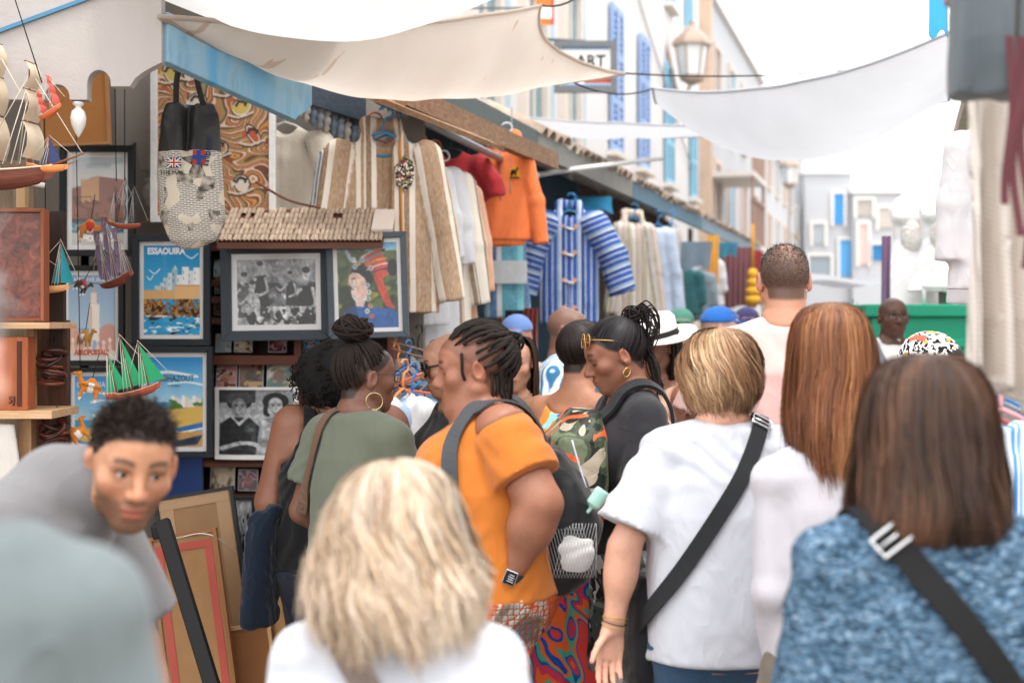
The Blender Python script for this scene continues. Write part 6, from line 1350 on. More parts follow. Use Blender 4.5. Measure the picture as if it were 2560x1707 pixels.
def crowd_near():
    global P_gazed
    # --- shoulder at the left edge
    P_ = make_person('tall person in a grey-green top, close by at the left edge, back turned', (-.56, 1.22), 4, 1.70, '#c08b72', g=.98, fem=False, lean=0, hshift=(.03, 0, -.01), head=(0, 0, 0), hd=.007, bd=.012, scalp=('#8d8c8c', .9), eyes='none', armL=None, armR=((.06, .02, -.28), (.01, .08, -.24)))
    top(P_, mat_cloth('#666f71', 1.0, 300, .9, .06, 0, 6), 'top', .8, .02, .86, (.085, .03), 1.0, .01, .02, long=True, amp=.032, fs=8, seed=12, h=.012); bottom(P_, mat_cloth('#3a3f4a', .3), 'trousers', h=.014); shoes(P_, mat('#444444', .6)); short_hair(P_, 1800, .02, ('#8a8a8a', '#b5b5b5', '#6e6e6e'), w=.003)
    # --- vendor leaning forward
    P_gazed = (14, -4)
    P_ = make_person('young man in a grey T-shirt leaning forward, looking towards the camera', (-1.11, 2.63), 259, 1.68, '#a9734f', g=1.0, fem=False, lean=40, head=(-54, 14, -7), hsz=.94, hshift=(.0, .0, -.035), hd=.0036, bd=.009, armL=((-.06, .06, -.28), (-.01, .05, -.25)), armR=((.07, .0, -.28), (0, .07, -.24)), brow='#17110f', stubble=.62, scalp=('#15110f', .92), nosew=.95, squint=.35, lipk=1.05)
    short_hair(P_, 9000, .013, ('#17120f', '#241c17', '#3a2f28'), w=.0022, curl=.6, up=.35, seed=2, sidek=.2)
    top(P_, mat_cloth('#6b6a6c', .4, 700, .9, .1), 'grey_shirt', .78, .014, .86, (.05, .012), .7, .0, .02, amp=.006, seed=14, crew=.022); bottom(P_, mat_cloth('#2a3040', .3), 'trousers'); shoes(P_, mat('#444444', .6))
    P_gazed = (0, 0)
    # --- blonde in the middle
    P_ = make_person('woman with wavy blonde bob in a white blouse, back turned, in the centre foreground', (-.172, 2.14), -3, 1.375, '#d2a087', g=1.25, lean=0, head=(0, 4, 0), hsz=1.05, hd=.007, bd=.012, hshift=(0, -.02, -.005), eyes='none')
    long_hair(P_, [(0, .127), (.05, .122), (.092, .092), (.113, .045), (.126, -.015), (.136, -.06), (.142, -.1), (.136, -.135), (.112, -.158)], 1.0, 7500, 330, 2.5, (.013, 1.9), (('#ded0bd', 3), ('#c4ab8e', 3), ('#9a7d62', 2), ('#f2ebe0', 2.6), ('#6a5240', 1)), .0024, 15, .25, .75, depth=.024, stray=.012, swirl=.4, seed=21, rough=1, inner='#6a523c', asym=.0)
    wb = mat_cloth('#bfc2ca', .4, 500, .85, .03); top(P_, wb, 'white_blouse', .9, .016, .8, (.075, .02), .8, .02, .02, long=True, amp=.006, seed=15, h=.01)
    ce = MB(); a = np.linspace(-2.4, 2.4, 60); G = Field(); G.ext(P_.F, P_.T); c0 = P_.nb
    ps = np.array([c0 + np.array([.082 * math.sin(t), -.082 * math.cos(t) - .01, .0]) for t in a]); ps = G.proj(ps, .006, 4)
    for i, p in enumerate(ps): ce.ball(p + np.array([0, 0, .006 * math.sin(i * 2.1)]), .009, '#f0f2f6', n=8)
    ce.build('lace_collar', wb, P_.root, True)['kind'] = 'stuff'
    s = P_.s; strap(P_, [P_.F, P_.T], [frp(P_.tf, np.array(v) * s) for v in ((.18, -.13, 1.0), (.07, -.15, 1.2), (-.03, -.13, 1.34), (-.09, -.08, 1.43), (-.1, .02, 1.45), (-.08, .12, 1.35))], .04, mat('#6d6058', .6), .006, .004, name='bag_strap')
    bottom(P_, mat_cloth('#3d4a63', .3), 'trousers', h=.014); shoes(P_, mat('#999999', .6))
    # --- brown bob at the right
    P_ = make_person('woman with a dark brown bob in a blue patterned knit, black strap over her back', (.645, 2.2), 2, 1.545, '#c58d72', g=1.12, lean=0, head=(4, 2, 0), hd=.006, bd=.012, eyes='none', armR=((.05, .06, -.27), (-.06, .22, .1), (-.2, 0, 1), .5))
    long_hair(P_, [(0, .128), (.05, .123), (.09, .096), (.107, .05), (.115, -.01), (.121, -.075), (.127, -.12), (.12, -.16), (.092, -.186)], 1.1, 7500, 300, 2.5, (.005, 1.5), (('#33231a', 4), ('#1a110d', 4), ('#54392a', 2), ('#7a5740', .8)),   .0022, 14, .07, .5, depth=.012, swirl=.22, stray=.006, seed=22, flip=.012, inner='#120c09')
    top(P_, pat_knit(), 'blue_knit', .85, .018, .8, (.11, .06), .8, .01, .02, long=True, amp=.005, seed=16, h=.009, ncy=.0); s = P_.s
    strap(P_, [P_.F, P_.T], [frp(P_.tf, np.array(v) * s) for v in ((.25, -.1, .9), (.16, -.16, 1.08), (.05, -.155, 1.24), (-.05, -.13, 1.37), (-.105, -.07, 1.435), (-.12, .02, 1.44), (-.1, .12, 1.34))], .042, ribbed('#17181a'), .007, .005, name='bag_strap', buckle=.62)
    bottom(P_, mat_cloth('#2a2c33', .3), 'trousers', h=.014); shoes(P_, mat('#444444', .6))
    # --- white T-shirt, short streaked hair
    P_ = make_person('woman with short streaked blonde hair in a white T-shirt, dark strap over her shoulder', (.548, 3.7), 6, 1.585, '#c68f74', g=1.18, lean=1, head=(4, 2, 0), bd=.009, hd=.005, eyes='none', hands='L', armL=((-.12, -.03, -.255), (-.03, .0, -.215), (.25, -.95, .1), .22), armR=((.08, .06, -.26), (-.04, .2, -.1)), ag=1.1)
    long_hair(P_, [(0, .122), (.045, .119), (.083, .1), (.104, .06), (.112, .015), (.11, -.035), (.095, -.075), (.07, -.108), (.05, -.13)], 1.12, 6000, 330, 2.35, (.011, 1.0), (('#8a6546', 4), ('#6a4a33', 3), ('#b99470', 2.4), ('#dcc19b', 1.6), ('#4a3020', 1.5)),   .0022, 14, .38, .75, depth=.014, swirl=.75, stray=.008, seed=23, c0=(0, -.008), inner='#2a1b12', rough=.6)
    top(P_, mat_cloth('#babdc6', .4, 600, .88, .03, 0, 9), 'white_shirt', .8, .012, .80, (.092, .035), .9, .012, .022, amp=.006, fs=13, seed=17, h=.008, ncy=.0); s = P_.s
    strap(P_, [P_.F, P_.T], [frp(P_.tf, np.array(v) * s) for v in ((.1, .14, 1.36), (.11, .03, 1.46), (.09, -.07, 1.45), (.03, -.13, 1.33), (-.07, -.15, 1.18), (-.155, -.125, 1.04), (-.22, -.06, .93), (-.24, -.0, .88))], .042, ribbed('#26282b'), .007, .005, name='bag_strap', buckle=.3)
    bg_ = Field(); bg_.loft([(.66, .03, .09, -.21, .07), (.7, .04, .1, -.21, .07), (.9, .035, .09, -.205, .06), (.95, .02, .05, -.2, .05)], .02, n=3); V, Q = bg_.auto(.009); V = folds(V, Q, .005, 15, (1, 1, .4), 2); link('crossbody_bag', mesh('crossbody_bag', V, Q, mat_cloth('#1a1b1e', .6)), P_.root)
    S, E, W = P_.j['L']; wd = (W - E) / np.linalg.norm(W - E); wf = frame_z(wd); bb = MB()
    for k in range(4):
        ring = P_.F.proj(np.array([W - wd * (.004 + .006 * k) + wf @ np.array([.032 * math.cos(t), .032 * math.sin(t), .004 * math.sin(t + k)]) for t in np.linspace(0, 6.283, 25)[:-1]]), .0015, 4); bb.tube(ring, .0013, 5, '#c9a66a' if k != 1 else '#2a2320', closed=True)
    bb.build('bracelets', mat_vc(.4, .4, 0, 0, metal=.4), P_.root, True)['kind'] = 'stuff'
    bottom(P_, mat_cloth('#2f4b68', .4, 400, .85, .2), 'jeans', .1, .01); shoes(P_, mat('#dddddd', .6))
    # --- long auburn hair
    P_ = make_person('woman with long straight auburn hair in a white long-sleeved top, grey strap', (.74, 3.28), 8, 1.56, '#c99478', g=.95, lean=0, hshift=(0, 0, .08), head=(0, 3, 0), bd=.011, hd=.006, eyes='none', ag=.84, armL=((-.012, -.02, -.28), (.06, .12, -.2)), armR=((.05, .0, -.275), (-.02, .1, -.23)))
    long_hair(P_, [(0, .126), (.045, .122), (.083, .1), (.1, .055), (.106, 0), (.108, -.07), (.106, -.15), (.098, -.19), (.08, -.24), (.06, -.31)], 1.1, 7500, 300, 2.3, (.004, 1.1), (('#7a4a2f', 4), ('#5c3522', 3), ('#99653f', 2.4), ('#b58258', 1), ('#3d2216', 1.6)),   .0022, 14, .42, .65, depth=.01, swirl=-.18, seed=24, inner='#2b170e', rough=1.2, asym=-.05, back=.2, stray=.008)
    top(P_, mat_cloth('#bcb9c0', .4, 600, .88, .03, 0, 8), 'white_top', .95, .007, .80, (.085, .03), .5, .0, .006, long=True, amp=.006, seed=18, cw=.88); s = P_.s
    strap(P_, [P_.F, P_.T], [frp(P_.tf, np.array(v) * s) for v in ((.1, .13, 1.38), (.12, .0, 1.47), (.09, -.1, 1.43), (.03, -.14, 1.34), (-.06, -.14, 1.2), (-.16, -.1, 1.04))], .05, ribbed('#8a8c90'), .008, .005, name='bag_strap', buckle=.62)
    bottom(P_, mat_cloth('#6b6258', .3), 'trousers'); shoes(P_, mat('#dddddd', .6))
    # --- tall man, pink shirt
    P_ = make_person('tall man with cropped greying hair in a pale pink polo shirt, back turned', (.925, 4.83), -6, 1.885, '#b97f62', g=1.12, fem=False, lean=0, head=(4, 0, 0), bd=.011, hd=.005, eyes='none', scalp=('#2a2725', .78, .55), nape=.022, armL=((-.09, -.02, -.27), (.0, .06, -.24)))
    short_hair(P_, 9000, .006, ('#1d1b1a', '#3c3a38', '#74706c', '#4a4643'), w=.0021, thin=.65, seed=6, curl=.7)
    top(P_, mat_cloth('#d6b0ab', .4, 600, .88, .03, 0, 6), 'polo_shirt', .75, .016, .82, (.07, .012), .9, .0, .02, amp=.006, seed=19, collar=True); bottom(P_, mat_cloth('#5a5f6a', .3), 'trousers'); shoes(P_, mat('#444444', .6))
def cap_hat(P_, col, brim=(0, 1), name='cap', logo=None):
    k = P_.hs; f = Field(); f.el(np.array([0, -.012, .045]) * k, np.array([.086, .104, .085]) * k, .005, fr=P_.hf); f.cut((0, 0, -1), np.array([0, 0, .04]) * k, .004, P_.hf)
    f.loft([(.038 * k, .062 * k, .075 * k, 0, .1 * k), (.047 * k, .06 * k, .07 * k, 0, .1 * k)], .006, fr=P_.hf); V, Q = f.auto(.007); return link(name, mesh(name, V, Q, mat_cloth(col, .2)), P_.root)
def crowd_back():
    global P_gazed
    # --- woman in black with sunglasses on her hair and a camouflage backpack in front
    P_ = make_person('woman in black top with amber sunglasses on her hair, camouflage backpack on her chest', (.398, 4.66), 104, 1.63, '#8a563c', g=1.12, lean=2, head=(-4, 20, 0), hshift=(0, .02, -.02), bd=.010, hd=.004, eyes='closed', brow='#100b0a', nosew=1.1, lipk=1.2, scalp=('#0d0b0b', .9), armL=((-.06, .02, -.27), (.04, .2, -.02)), armR=((.06, .06, -.26), (0, .2, -.05)), ag=1.1, bust=.7, stance=.02)
    r = np.random.default_rng(31); ro = scalp_dirs(2600, 31); kn = np.array([0, -.082, .092]); pa, nr = scalp_paths(P_, ro, kn, 12, .006, .006); V, Q, C = ribbons(pa + nr * r.uniform(-.001, .004, (len(ro), 1, 1)) + r.normal(size=(len(ro), 1, 3)) * .0012, np.full((len(ro), 12), .0022), nr, jitcol('#232024', len(ro), r, 1.7)); link('hair', mesh('hair', V, Q, mat_hair(), C), P_.root)
    kp = []
    for i in range(60):
        fz = frame_z(r.normal(size=3)); a = r.uniform(0, 6.28); R0 = r.uniform(.012, .036); kp.append(np.array([hloc(P_, kn + np.array([0, -.018, .012]) + fz @ np.array([R0 * math.cos(a + u), R0 * math.sin(a + u), 0])) for u in np.linspace(0, 4.5, 14)]))
    for i in range(26):
        b = hloc(P_, kn + np.array([0, -.03, .01]) + r.normal(size=3) * .012); kp.append(curve([b, b + np.array([r.normal() * .015, -.03 + r.normal() * .015, .02]), b + np.array([r.normal() * .02, -.05 + r.normal() * .015, -.04]), b + np.array([r.normal() * .02, -.03, -.1 + r.normal() * .03])], 14))
    tubes(kp, .0024, 4, jitcol('#141012', len(kp), r, 1.0), 'bun', P_); tubes([curve([hloc(P_, v) + r.normal(size=3) * .008 for v in ((.0, -.1, .06), (0, -.115, 0), (-.01, -.11, -.08), (-.02, -.1, -.15))], 14) for _ in range(70)], .003, 4, jitcol('#1a1412', 70, r, 1.0), 'ponytail', P_)
    amber = NT('amber_mirror').fin('#c47a1c', .08, .6, .75); glasses(P_, '#c9a463', None, .068, .027, .024, 2.2, .0013, 'sunglasses', back=-.012, tilt=24, lensmat=amber)
    mb, c, u = hoop(P_, -1, .014, .0018, 0); mb.build('earring', mat('#d8b25a', .25, .03, bump=0, metal=1.0), P_.root, True)
    top(P_, mat_cloth('#2b2b2f', .5, 600, .8, .1), 'black_top', .78, .013, .86, (.1, .07), .7, .0, .02, amp=.005, seed=31, vneck=.09); s = P_.s
    S, E, W = P_.j['L']; la = MB()
    for k in range(5):
        t0 = .35 + .1 * k; c = S + (E - S) * t0; la.tube(curve([c + np.array([-.045, .035, .0]), c + np.array([-.075, .0, -.012]), c + np.array([-.045, -.04, .0])], 8), .0035, 5)
    la.build('sleeve_lacing', mat('#232326', .7), P_.root, True)['kind'] = 'stuff'
    bottom(P_, pat_camo(('#15171a', '#3c4446', '#6e7674', '#c9cdd0', '#fff'), 11, False), 'camouflage_shorts', .47, .02, .9, .012); shoes(P_, mat('#222222', .6))
    f = Field(); f.loft([(.93, .1, .05, -.06, .20), (.97, .145, .085, -.06, .225), (1.1, .16, .11, -.06, .235), (1.25, .15, .09, -.06, .22), (1.33, .1, .04, -.06, .19)], .03, n=2.6); f.loft([(.97, .1, .04, -.06, .325), (1.1, .11, .045, -.06, .335), (1.17, .09, .03, -.06, .32)], .03); V, Q = f.auto(.008); V = folds(V, Q, .006, 16, (1, 1, .7), 33)
    bo = link('camouflage_backpack', mesh('camouflage_backpack', V, Q, pat_camo(('#20241f', '#454f3e', '#6f7a60', '#b7aa97', '#e05f33'), 9)), P_.root)
    MB().tube(f.proj(curve([(-.26, .25, 1.13), (-.2, .36, 1.15), (-.06, .42, 1.18), (.08, .36, 1.17)], 20), .002, 5), .004, 6).build('zip', mat('#0d0d0e', .4), bo, True)
    strap(P_, [P_.F, P_.T], [frp(P_.tf, np.array(v) * s) for v in ((-.1, .19, 1.33), (-.105, .1, 1.43), (-.1, -.02, 1.47), (-.12, -.1, 1.4), (-.16, -.09, 1.25))], .05, mat_cloth('#1c1d20', .5), .008, .012, name='bag_strap')
    MB().tube(P_.T.proj(curve([frp(P_.tf, np.array(v) * s) for v in ((-.065, -.05, 1.46), (-.075, .03, 1.45), (-.05, .12, 1.36), (0, .17, 1.28))], 30), .004, 4), .0035, 6).build('beaded_chain', mat('#cfcac0', .4, .5, 300), P_.root, True)
    # --- woman with the blue lettered earring
    P_ = make_person('woman in a bright bikini top with a large blue lettered earring', (.245, 5.02), -42, 1.60, '#a86f4f', g=1.3, lean=0, head=(-10, 4, 0), bd=.011, hd=.005, eyes='open', scalp=('#120d0c', .95), ag=1.3, bust=.7)
    ro = scalp_dirs(1800, 41); r = np.random.default_rng(41); pa, nr = scalp_paths(P_, ro, np.array([0, -.07, .1]), 10, .005, .004); V, Q, C = ribbons(pa + nr * r.uniform(-.001, .005, (len(ro), 1, 1)), np.full((len(ro), 10), .0026), nr, jitcol('#231b19', len(ro), r, 1.6)); link('hair', mesh('hair', V, Q, mat_hair(), C), P_.root)
    glasses(P_, '#2b1f18', '#3a2a20', .07, .028, .02, 3, .003, 'sunglasses', back=-.01, tilt=25); s = P_.s
    el = hloc(P_, (.09, -.01, -.045)); e = text_mesh('Queen', .062, mat('#2186c4', .4, .03, bump=0), P_.root, Vector(el + np.array([.012, -.012, -.066])), (R(90), R(-72), R(42)), 'earring', .0022, bold=.0022)
    top(P_, pat_bikini(), 'bikini_top', 0, .008, 1.16, (.16, .16), .0, tank=.02, seed=41, amp=.001); bottom(P_, pat_swirl(), 'swirl_print_trousers', .06, .02, .98, .05, amp=.012); shoes(P_, mat('#8a6a50', .6))
    # --- woman with shaved head, arms crossed
    P_ = make_person('woman with shaved head and dark sunglasses, arms folded over a black vest', (-.2, 5.05), 112, 1.56, '#b07a5c', g=1.02, head=(-14, 12, 0), bd=.010, hd=.005, eyes='none', scalp=('#4a332a', .35), armL=((-.05, .03, -.275), (.16, .13, .05), (0, -1, 0), .5), armR=((.06, .06, -.255), (-.2, .1, .03), (0, -1, 0), .5), hands='R', bust=.6)
    glasses(P_, '#17130f', '#120d0b', .002, .033, .027, 3, .004, 'sunglasses'); top(P_, mat_cloth('#2a2b2e', .5), 'black_vest', 0, .012, .84, (.1, .08), .5, tank=.045, seed=51); bottom(P_, mat_cloth('#2a2f3a', .3), 'trousers'); shoes(P_, mat('#333333', .6))
    # --- bald bearded man
    P_ = make_person('bald man with a grey beard in a blue and white striped shirt', (.255, 7.0), -104, 1.675, '#7d5441', g=1.15, fem=False, head=(-6, 2, 0), bd=.013, hd=.006, beard='#b9b4b0', scalp=('#6e5a50', .3), nape=.0)
    top(P_, pat_bluestripe(), 'striped_shirt', .9, .016, .85, (.07, .02), .9, .0, .03, collar=True, seed=61, h=.011); bottom(P_, mat_cloth('#4a4a50', .3), 'trousers', h=.015); shoes(P_, mat('#333333', .6))
    # --- others further back
    P_ = make_person('man in a light blue baseball cap behind the woman in orange', (.03, 7.6), 160, 1.63, '#b07f68', fem=False, bd=.016, hd=.008, head=(0, 5, 0)); cap_hat(P_, '#6f8fc9'); top(P_, mat_cloth('#c8a9a4', .4), 'shirt', .7, h=.013, seed=62); bottom(P_, mat_cloth('#3a3f4a', .3), 'trousers', h=.016); shoes(P_, mat('#333333', .6))
    P_ = make_person('woman with dark brown hair half hidden behind the woman in orange', (.02, 5.75), 150, 1.54, '#b58468', bd=.014, hd=.007, head=(20, 5, 0)); long_hair(P_, [(0, .12), (.045, .118), (.083, .1), (.1, .055), (.106, 0), (.108, -.07), (.1, -.2), (.09, -.26)], 1.1, 2500, 140, 2.0, (.004, 1.2), (('#2a1b14', 3), ('#4a3222', 2)), .004, 14, .1, .5, seed=63)
    top(P_, mat_cloth('#8f6a50', .4), 'blouse', .7, h=.012, seed=63); bottom(P_, mat_cloth('#3a3f4a', .3), 'trousers', h=.016); shoes(P_, mat('#333333', .6))
    P_ = make_person('woman in a white brimmed hat with black band, looking down', (.63, 6.05), 128, 1.60, '#80523c', bd=.012, hd=.0055, head=(0, 14, 0), eyes='closed', scalp=('#120d0c', .95))
    long_hair(P_, [(0, .115), (.045, .112), (.083, .095), (.1, .05), (.1, 0), (.098, -.07), (.09, -.14), (.08, -.18)], 1.05, 2200, 120, 1.7, (.004, 1.2), (('#16100e', 3), ('#2c201a', 1)), .004, 14, .1, .5, seed=64)
    ht = MB(); k = P_.hs; Vh, Fh = [], []; prof = [(.172, .052), (.167, .047), (.135, .046), (.1, .05), (.094, .056), (.092, .085), (.09, .13), (.075, .15), (.04, .145), (.0, .138)]; na = 36
    for q, (rr, z) in enumerate(prof):
        for j in range(na): a = 6.283 * j / na; Vh.append(hloc(P_, (rr * math.sin(a), -.01 + rr * 1.12 * math.cos(a), z + .012 * math.cos(2 * a) * (rr > .12) + .006 * (q == 8) * abs(math.sin(a)))))
    for q in range(len(prof) - 1):
        for j in range(na): Fh.append((q * na + j, q * na + (j + 1) % na, (q + 1) * na + (j + 1) % na, (q + 1) * na + j))
    ho = link('straw_hat', mesh('straw_hat', Vh, Fh, mat('#e8e4df', .9, .08, 40, .5, 300)), P_.root); bd_ = []
    for z in (.056, .08): bd_ += [hloc(P_, (.0955 * math.sin(6.283 * j / na), -.01 + .0955 * 1.12 * math.cos(6.283 * j / na), z)) for j in range(na)]
    link('hat_band', mesh('hat_band', bd_, [(j, (j + 1) % na, na + (j + 1) % na, na + j) for j in range(na)], mat('#1b1b1d', .7)), ho)
    top(P_, mat_cloth('#cfa890', .4), 'top', 0, .009, .84, (.12, .12), .5, tank=.03, h=.012, seed=64); bottom(P_, mat_cloth('#7a9fb5', .3), 'trousers', h=.016); shoes(P_, mat('#333333', .6))
    MB().ball(hloc(P_, (-.088, 0, -.044)), .006, n=8).build('earring', mat('#e8e8ea', .2), P_.root, True)
    P_ = make_person('short-haired person in a green baseball cap facing the camera', (1.08, 9.1), 176, 1.68, '#b98a72', fem=False, bd=.018, hd=.009); cap_hat(P_, '#5f9d8b'); top(P_, mat_cloth('#d9d2cc', .4), 'shirt', .7, h=.015, seed=65); bottom(P_, mat_cloth('#3a3f4a', .3), 'trousers', h=.018); shoes(P_, mat('#333333', .6))
    P_ = make_person('grey-haired person in a bright blue peaked cap turned sideways', (1.215, 8.4), -95, 1.66, '#c79a84', bd=.018, hd=.009, hsz=1.1); cap_hat(P_, '#2f6fc4'); short_hair(P_, 1500, .012, ('#b0aaa4', '#8b857f'), w=.006, seed=66); top(P_, mat_cloth('#cfc6bb', .4), 'shirt', .7, h=.015, seed=66); bottom(P_, mat_cloth('#4a4a50', .3), 'trousers', h=.018); shoes(P_, mat('#333333', .6))
    P_ = make_person('person in a dark purple cap with orange badge beyond the blue cap', (1.55, 9.4), 178, 1.69, '#b98a72', fem=False, bd=.02, hd=.01); cap_hat(P_, '#4d4a78'); top(P_, mat_cloth('#8a8f9a', .4), 'shirt', .7, h=.017, seed=67); bottom(P_, mat_cloth('#3a3f4a', .3), 'trousers', h=.02); shoes(P_, mat('#333333', .6))
    P_gazed = (0, 0)
    P_ = make_person('bald man in glasses and a white shirt, facing the camera by the green cart', (2.19, 8.2), 184, 1.75, '#5c3a2a', fem=False, g=1.05, bd=.014, hd=.006, head=(0, -3, 0), stubble=.25, nosew=1.25, lipk=1.2, scalp=('#3a2a22', .3)); glasses(P_, '#2b2620', None, .0, .028, .019, 3.4, .002)
    top(P_, mat_cloth('#e4e3e0', .4), 'white_shirt', .75, .016, .84, (.07, .02), .8, collar=True, h=.012, seed=68); bottom(P_, mat_cloth('#3a3f4a', .3), 'trousers', h=.018); shoes(P_, mat('#333333', .6)); s = P_.s
    strap(P_, [P_.F, P_.T], [frp(P_.tf, np.array(v) * s) for v in ((.12, -.08, 1.4), (.12, .02, 1.45), (.1, .12, 1.36), (.0, .16, 1.2), (-.12, .15, 1.05))], .05, mat('#777b80', .7), .008, .005, name='bag_strap')
    P_ = make_person('person with dark curly hair beside the bald man in glasses', (2.32, 9.7), 150, 1.68, '#a87a62', bd=.02, hd=.01); short_hair(P_, 1500, .03, ('#2a201b', '#3d2f28'), w=.007, seed=69); top(P_, mat_cloth('#c7b7b0', .4), 'shirt', .7, h=.017, seed=69); bottom(P_, mat_cloth('#3a3f4a', .3), 'trousers', h=.02); shoes(P_, mat('#333333', .6))
    # --- woman in the flowered headscarf
    P_ = make_person('woman in a floral black and white headscarf, head bowed, at the right', (1.345, 4.6), 228, 1.56, '#8a5a42', bd=.012, hd=.005, head=(10, 16, 0), eyes='closed', scalp=('#120d0c', .95)); k = P_.hs
    f = Field(); f.el(np.array([0, -.02, .035]) * k, np.array([.088, .106, .09]) * k, .01, fr=P_.hf); f.cut((0, .35, -1), np.array([0, .0, .016]) * k, .005, P_.hf); f.el(np.array([0, -.1, -.01]) * k, np.array([.05, .04, .045]) * k, .03, fr=P_.hf); V, Q = f.auto(.006); V = folds(V, Q, .004, 30, (1, 1, 1), 71); link('headscarf', mesh('headscarf', V, Q, pat_floralcap()), P_.root)
    top(P_, mat_cloth('#e0d5d2', .5), 'blouse', .8, .015, .84, (.085, .03), .8, h=.011, seed=71, long=True); bottom(P_, mat_cloth('#54555c', .3), 'trousers', h=.016); shoes(P_, mat('#333333', .6))
    # --- far walkers
    for i, (px, Y, H, c1, c2, yw, lb) in enumerate(((2040, 12.5, 1.68, '#39322e', '#4a4c52', 170, 'walker with dark hair and a grey top far down the street'), (2095, 15.0, 1.7, '#6a5747', '#c9c4bf', 5, 'walker in a pale top farthest down the street, back turned'), (2140, 11.5, 1.62, '#1d1916', '#4f6fa8', 185, 'walker in a blue shirt down the street by the right stalls'), (1930, 13.0, 1.66, '#2a211c', '#b58a8a', 180, 'walker in a dusty pink top beyond the tall man'), (2190, 13.5, 1.7, '#c2a070', '#cfa24a', 0, 'fair-haired walker in a mustard top down the street'), (1835, 11.0, 1.6, '#d8cfc4', '#8fa7c0', 175, 'white-haired walker in a pale blue top beyond the caps'), (2065, 10.6, 1.66, '#1d1714', '#d0c6c0', 172, 'dark-haired walker in a cream shirt behind the auburn hair'), (2118, 17.0, 1.7, '#3a2f28', '#b9c4d4', 0, 'walker in a grey-blue shirt in the distance'), (2160, 16.0, 1.64, '#201a16', '#d6a8a0', 180, 'walker in a salmon top in the distance'), (2010, 16.5, 1.68, '#4a3a2e', '#e0dcd6', 178, 'walker in a white shirt in the distance beside the tall man'), (1985, 20.0, 1.7, '#2a2420', '#7f95b0', 2, 'walker in a slate shirt at the far end of the lane'), (2200, 19.0, 1.66, '#8a7a6a', '#c9b8a0', 176, 'walker in a sand-coloured top at the far right'))):
        P_ = make_person(lb, ((px - CX) / F * Y, Y), yw, H, '#b08068', bd=.024, hd=.011, eyes='none'); short_hair(P_, 1200, .022, (c1,), w=.012, seed=80 + i); top(P_, mat_cloth(c2, .4), 'shirt', .8, h=.02, seed=80 + i); bottom(P_, mat_cloth('#4a4f5a', .3), 'trousers', h=.024); shoes(P_, mat('#333333', .6))
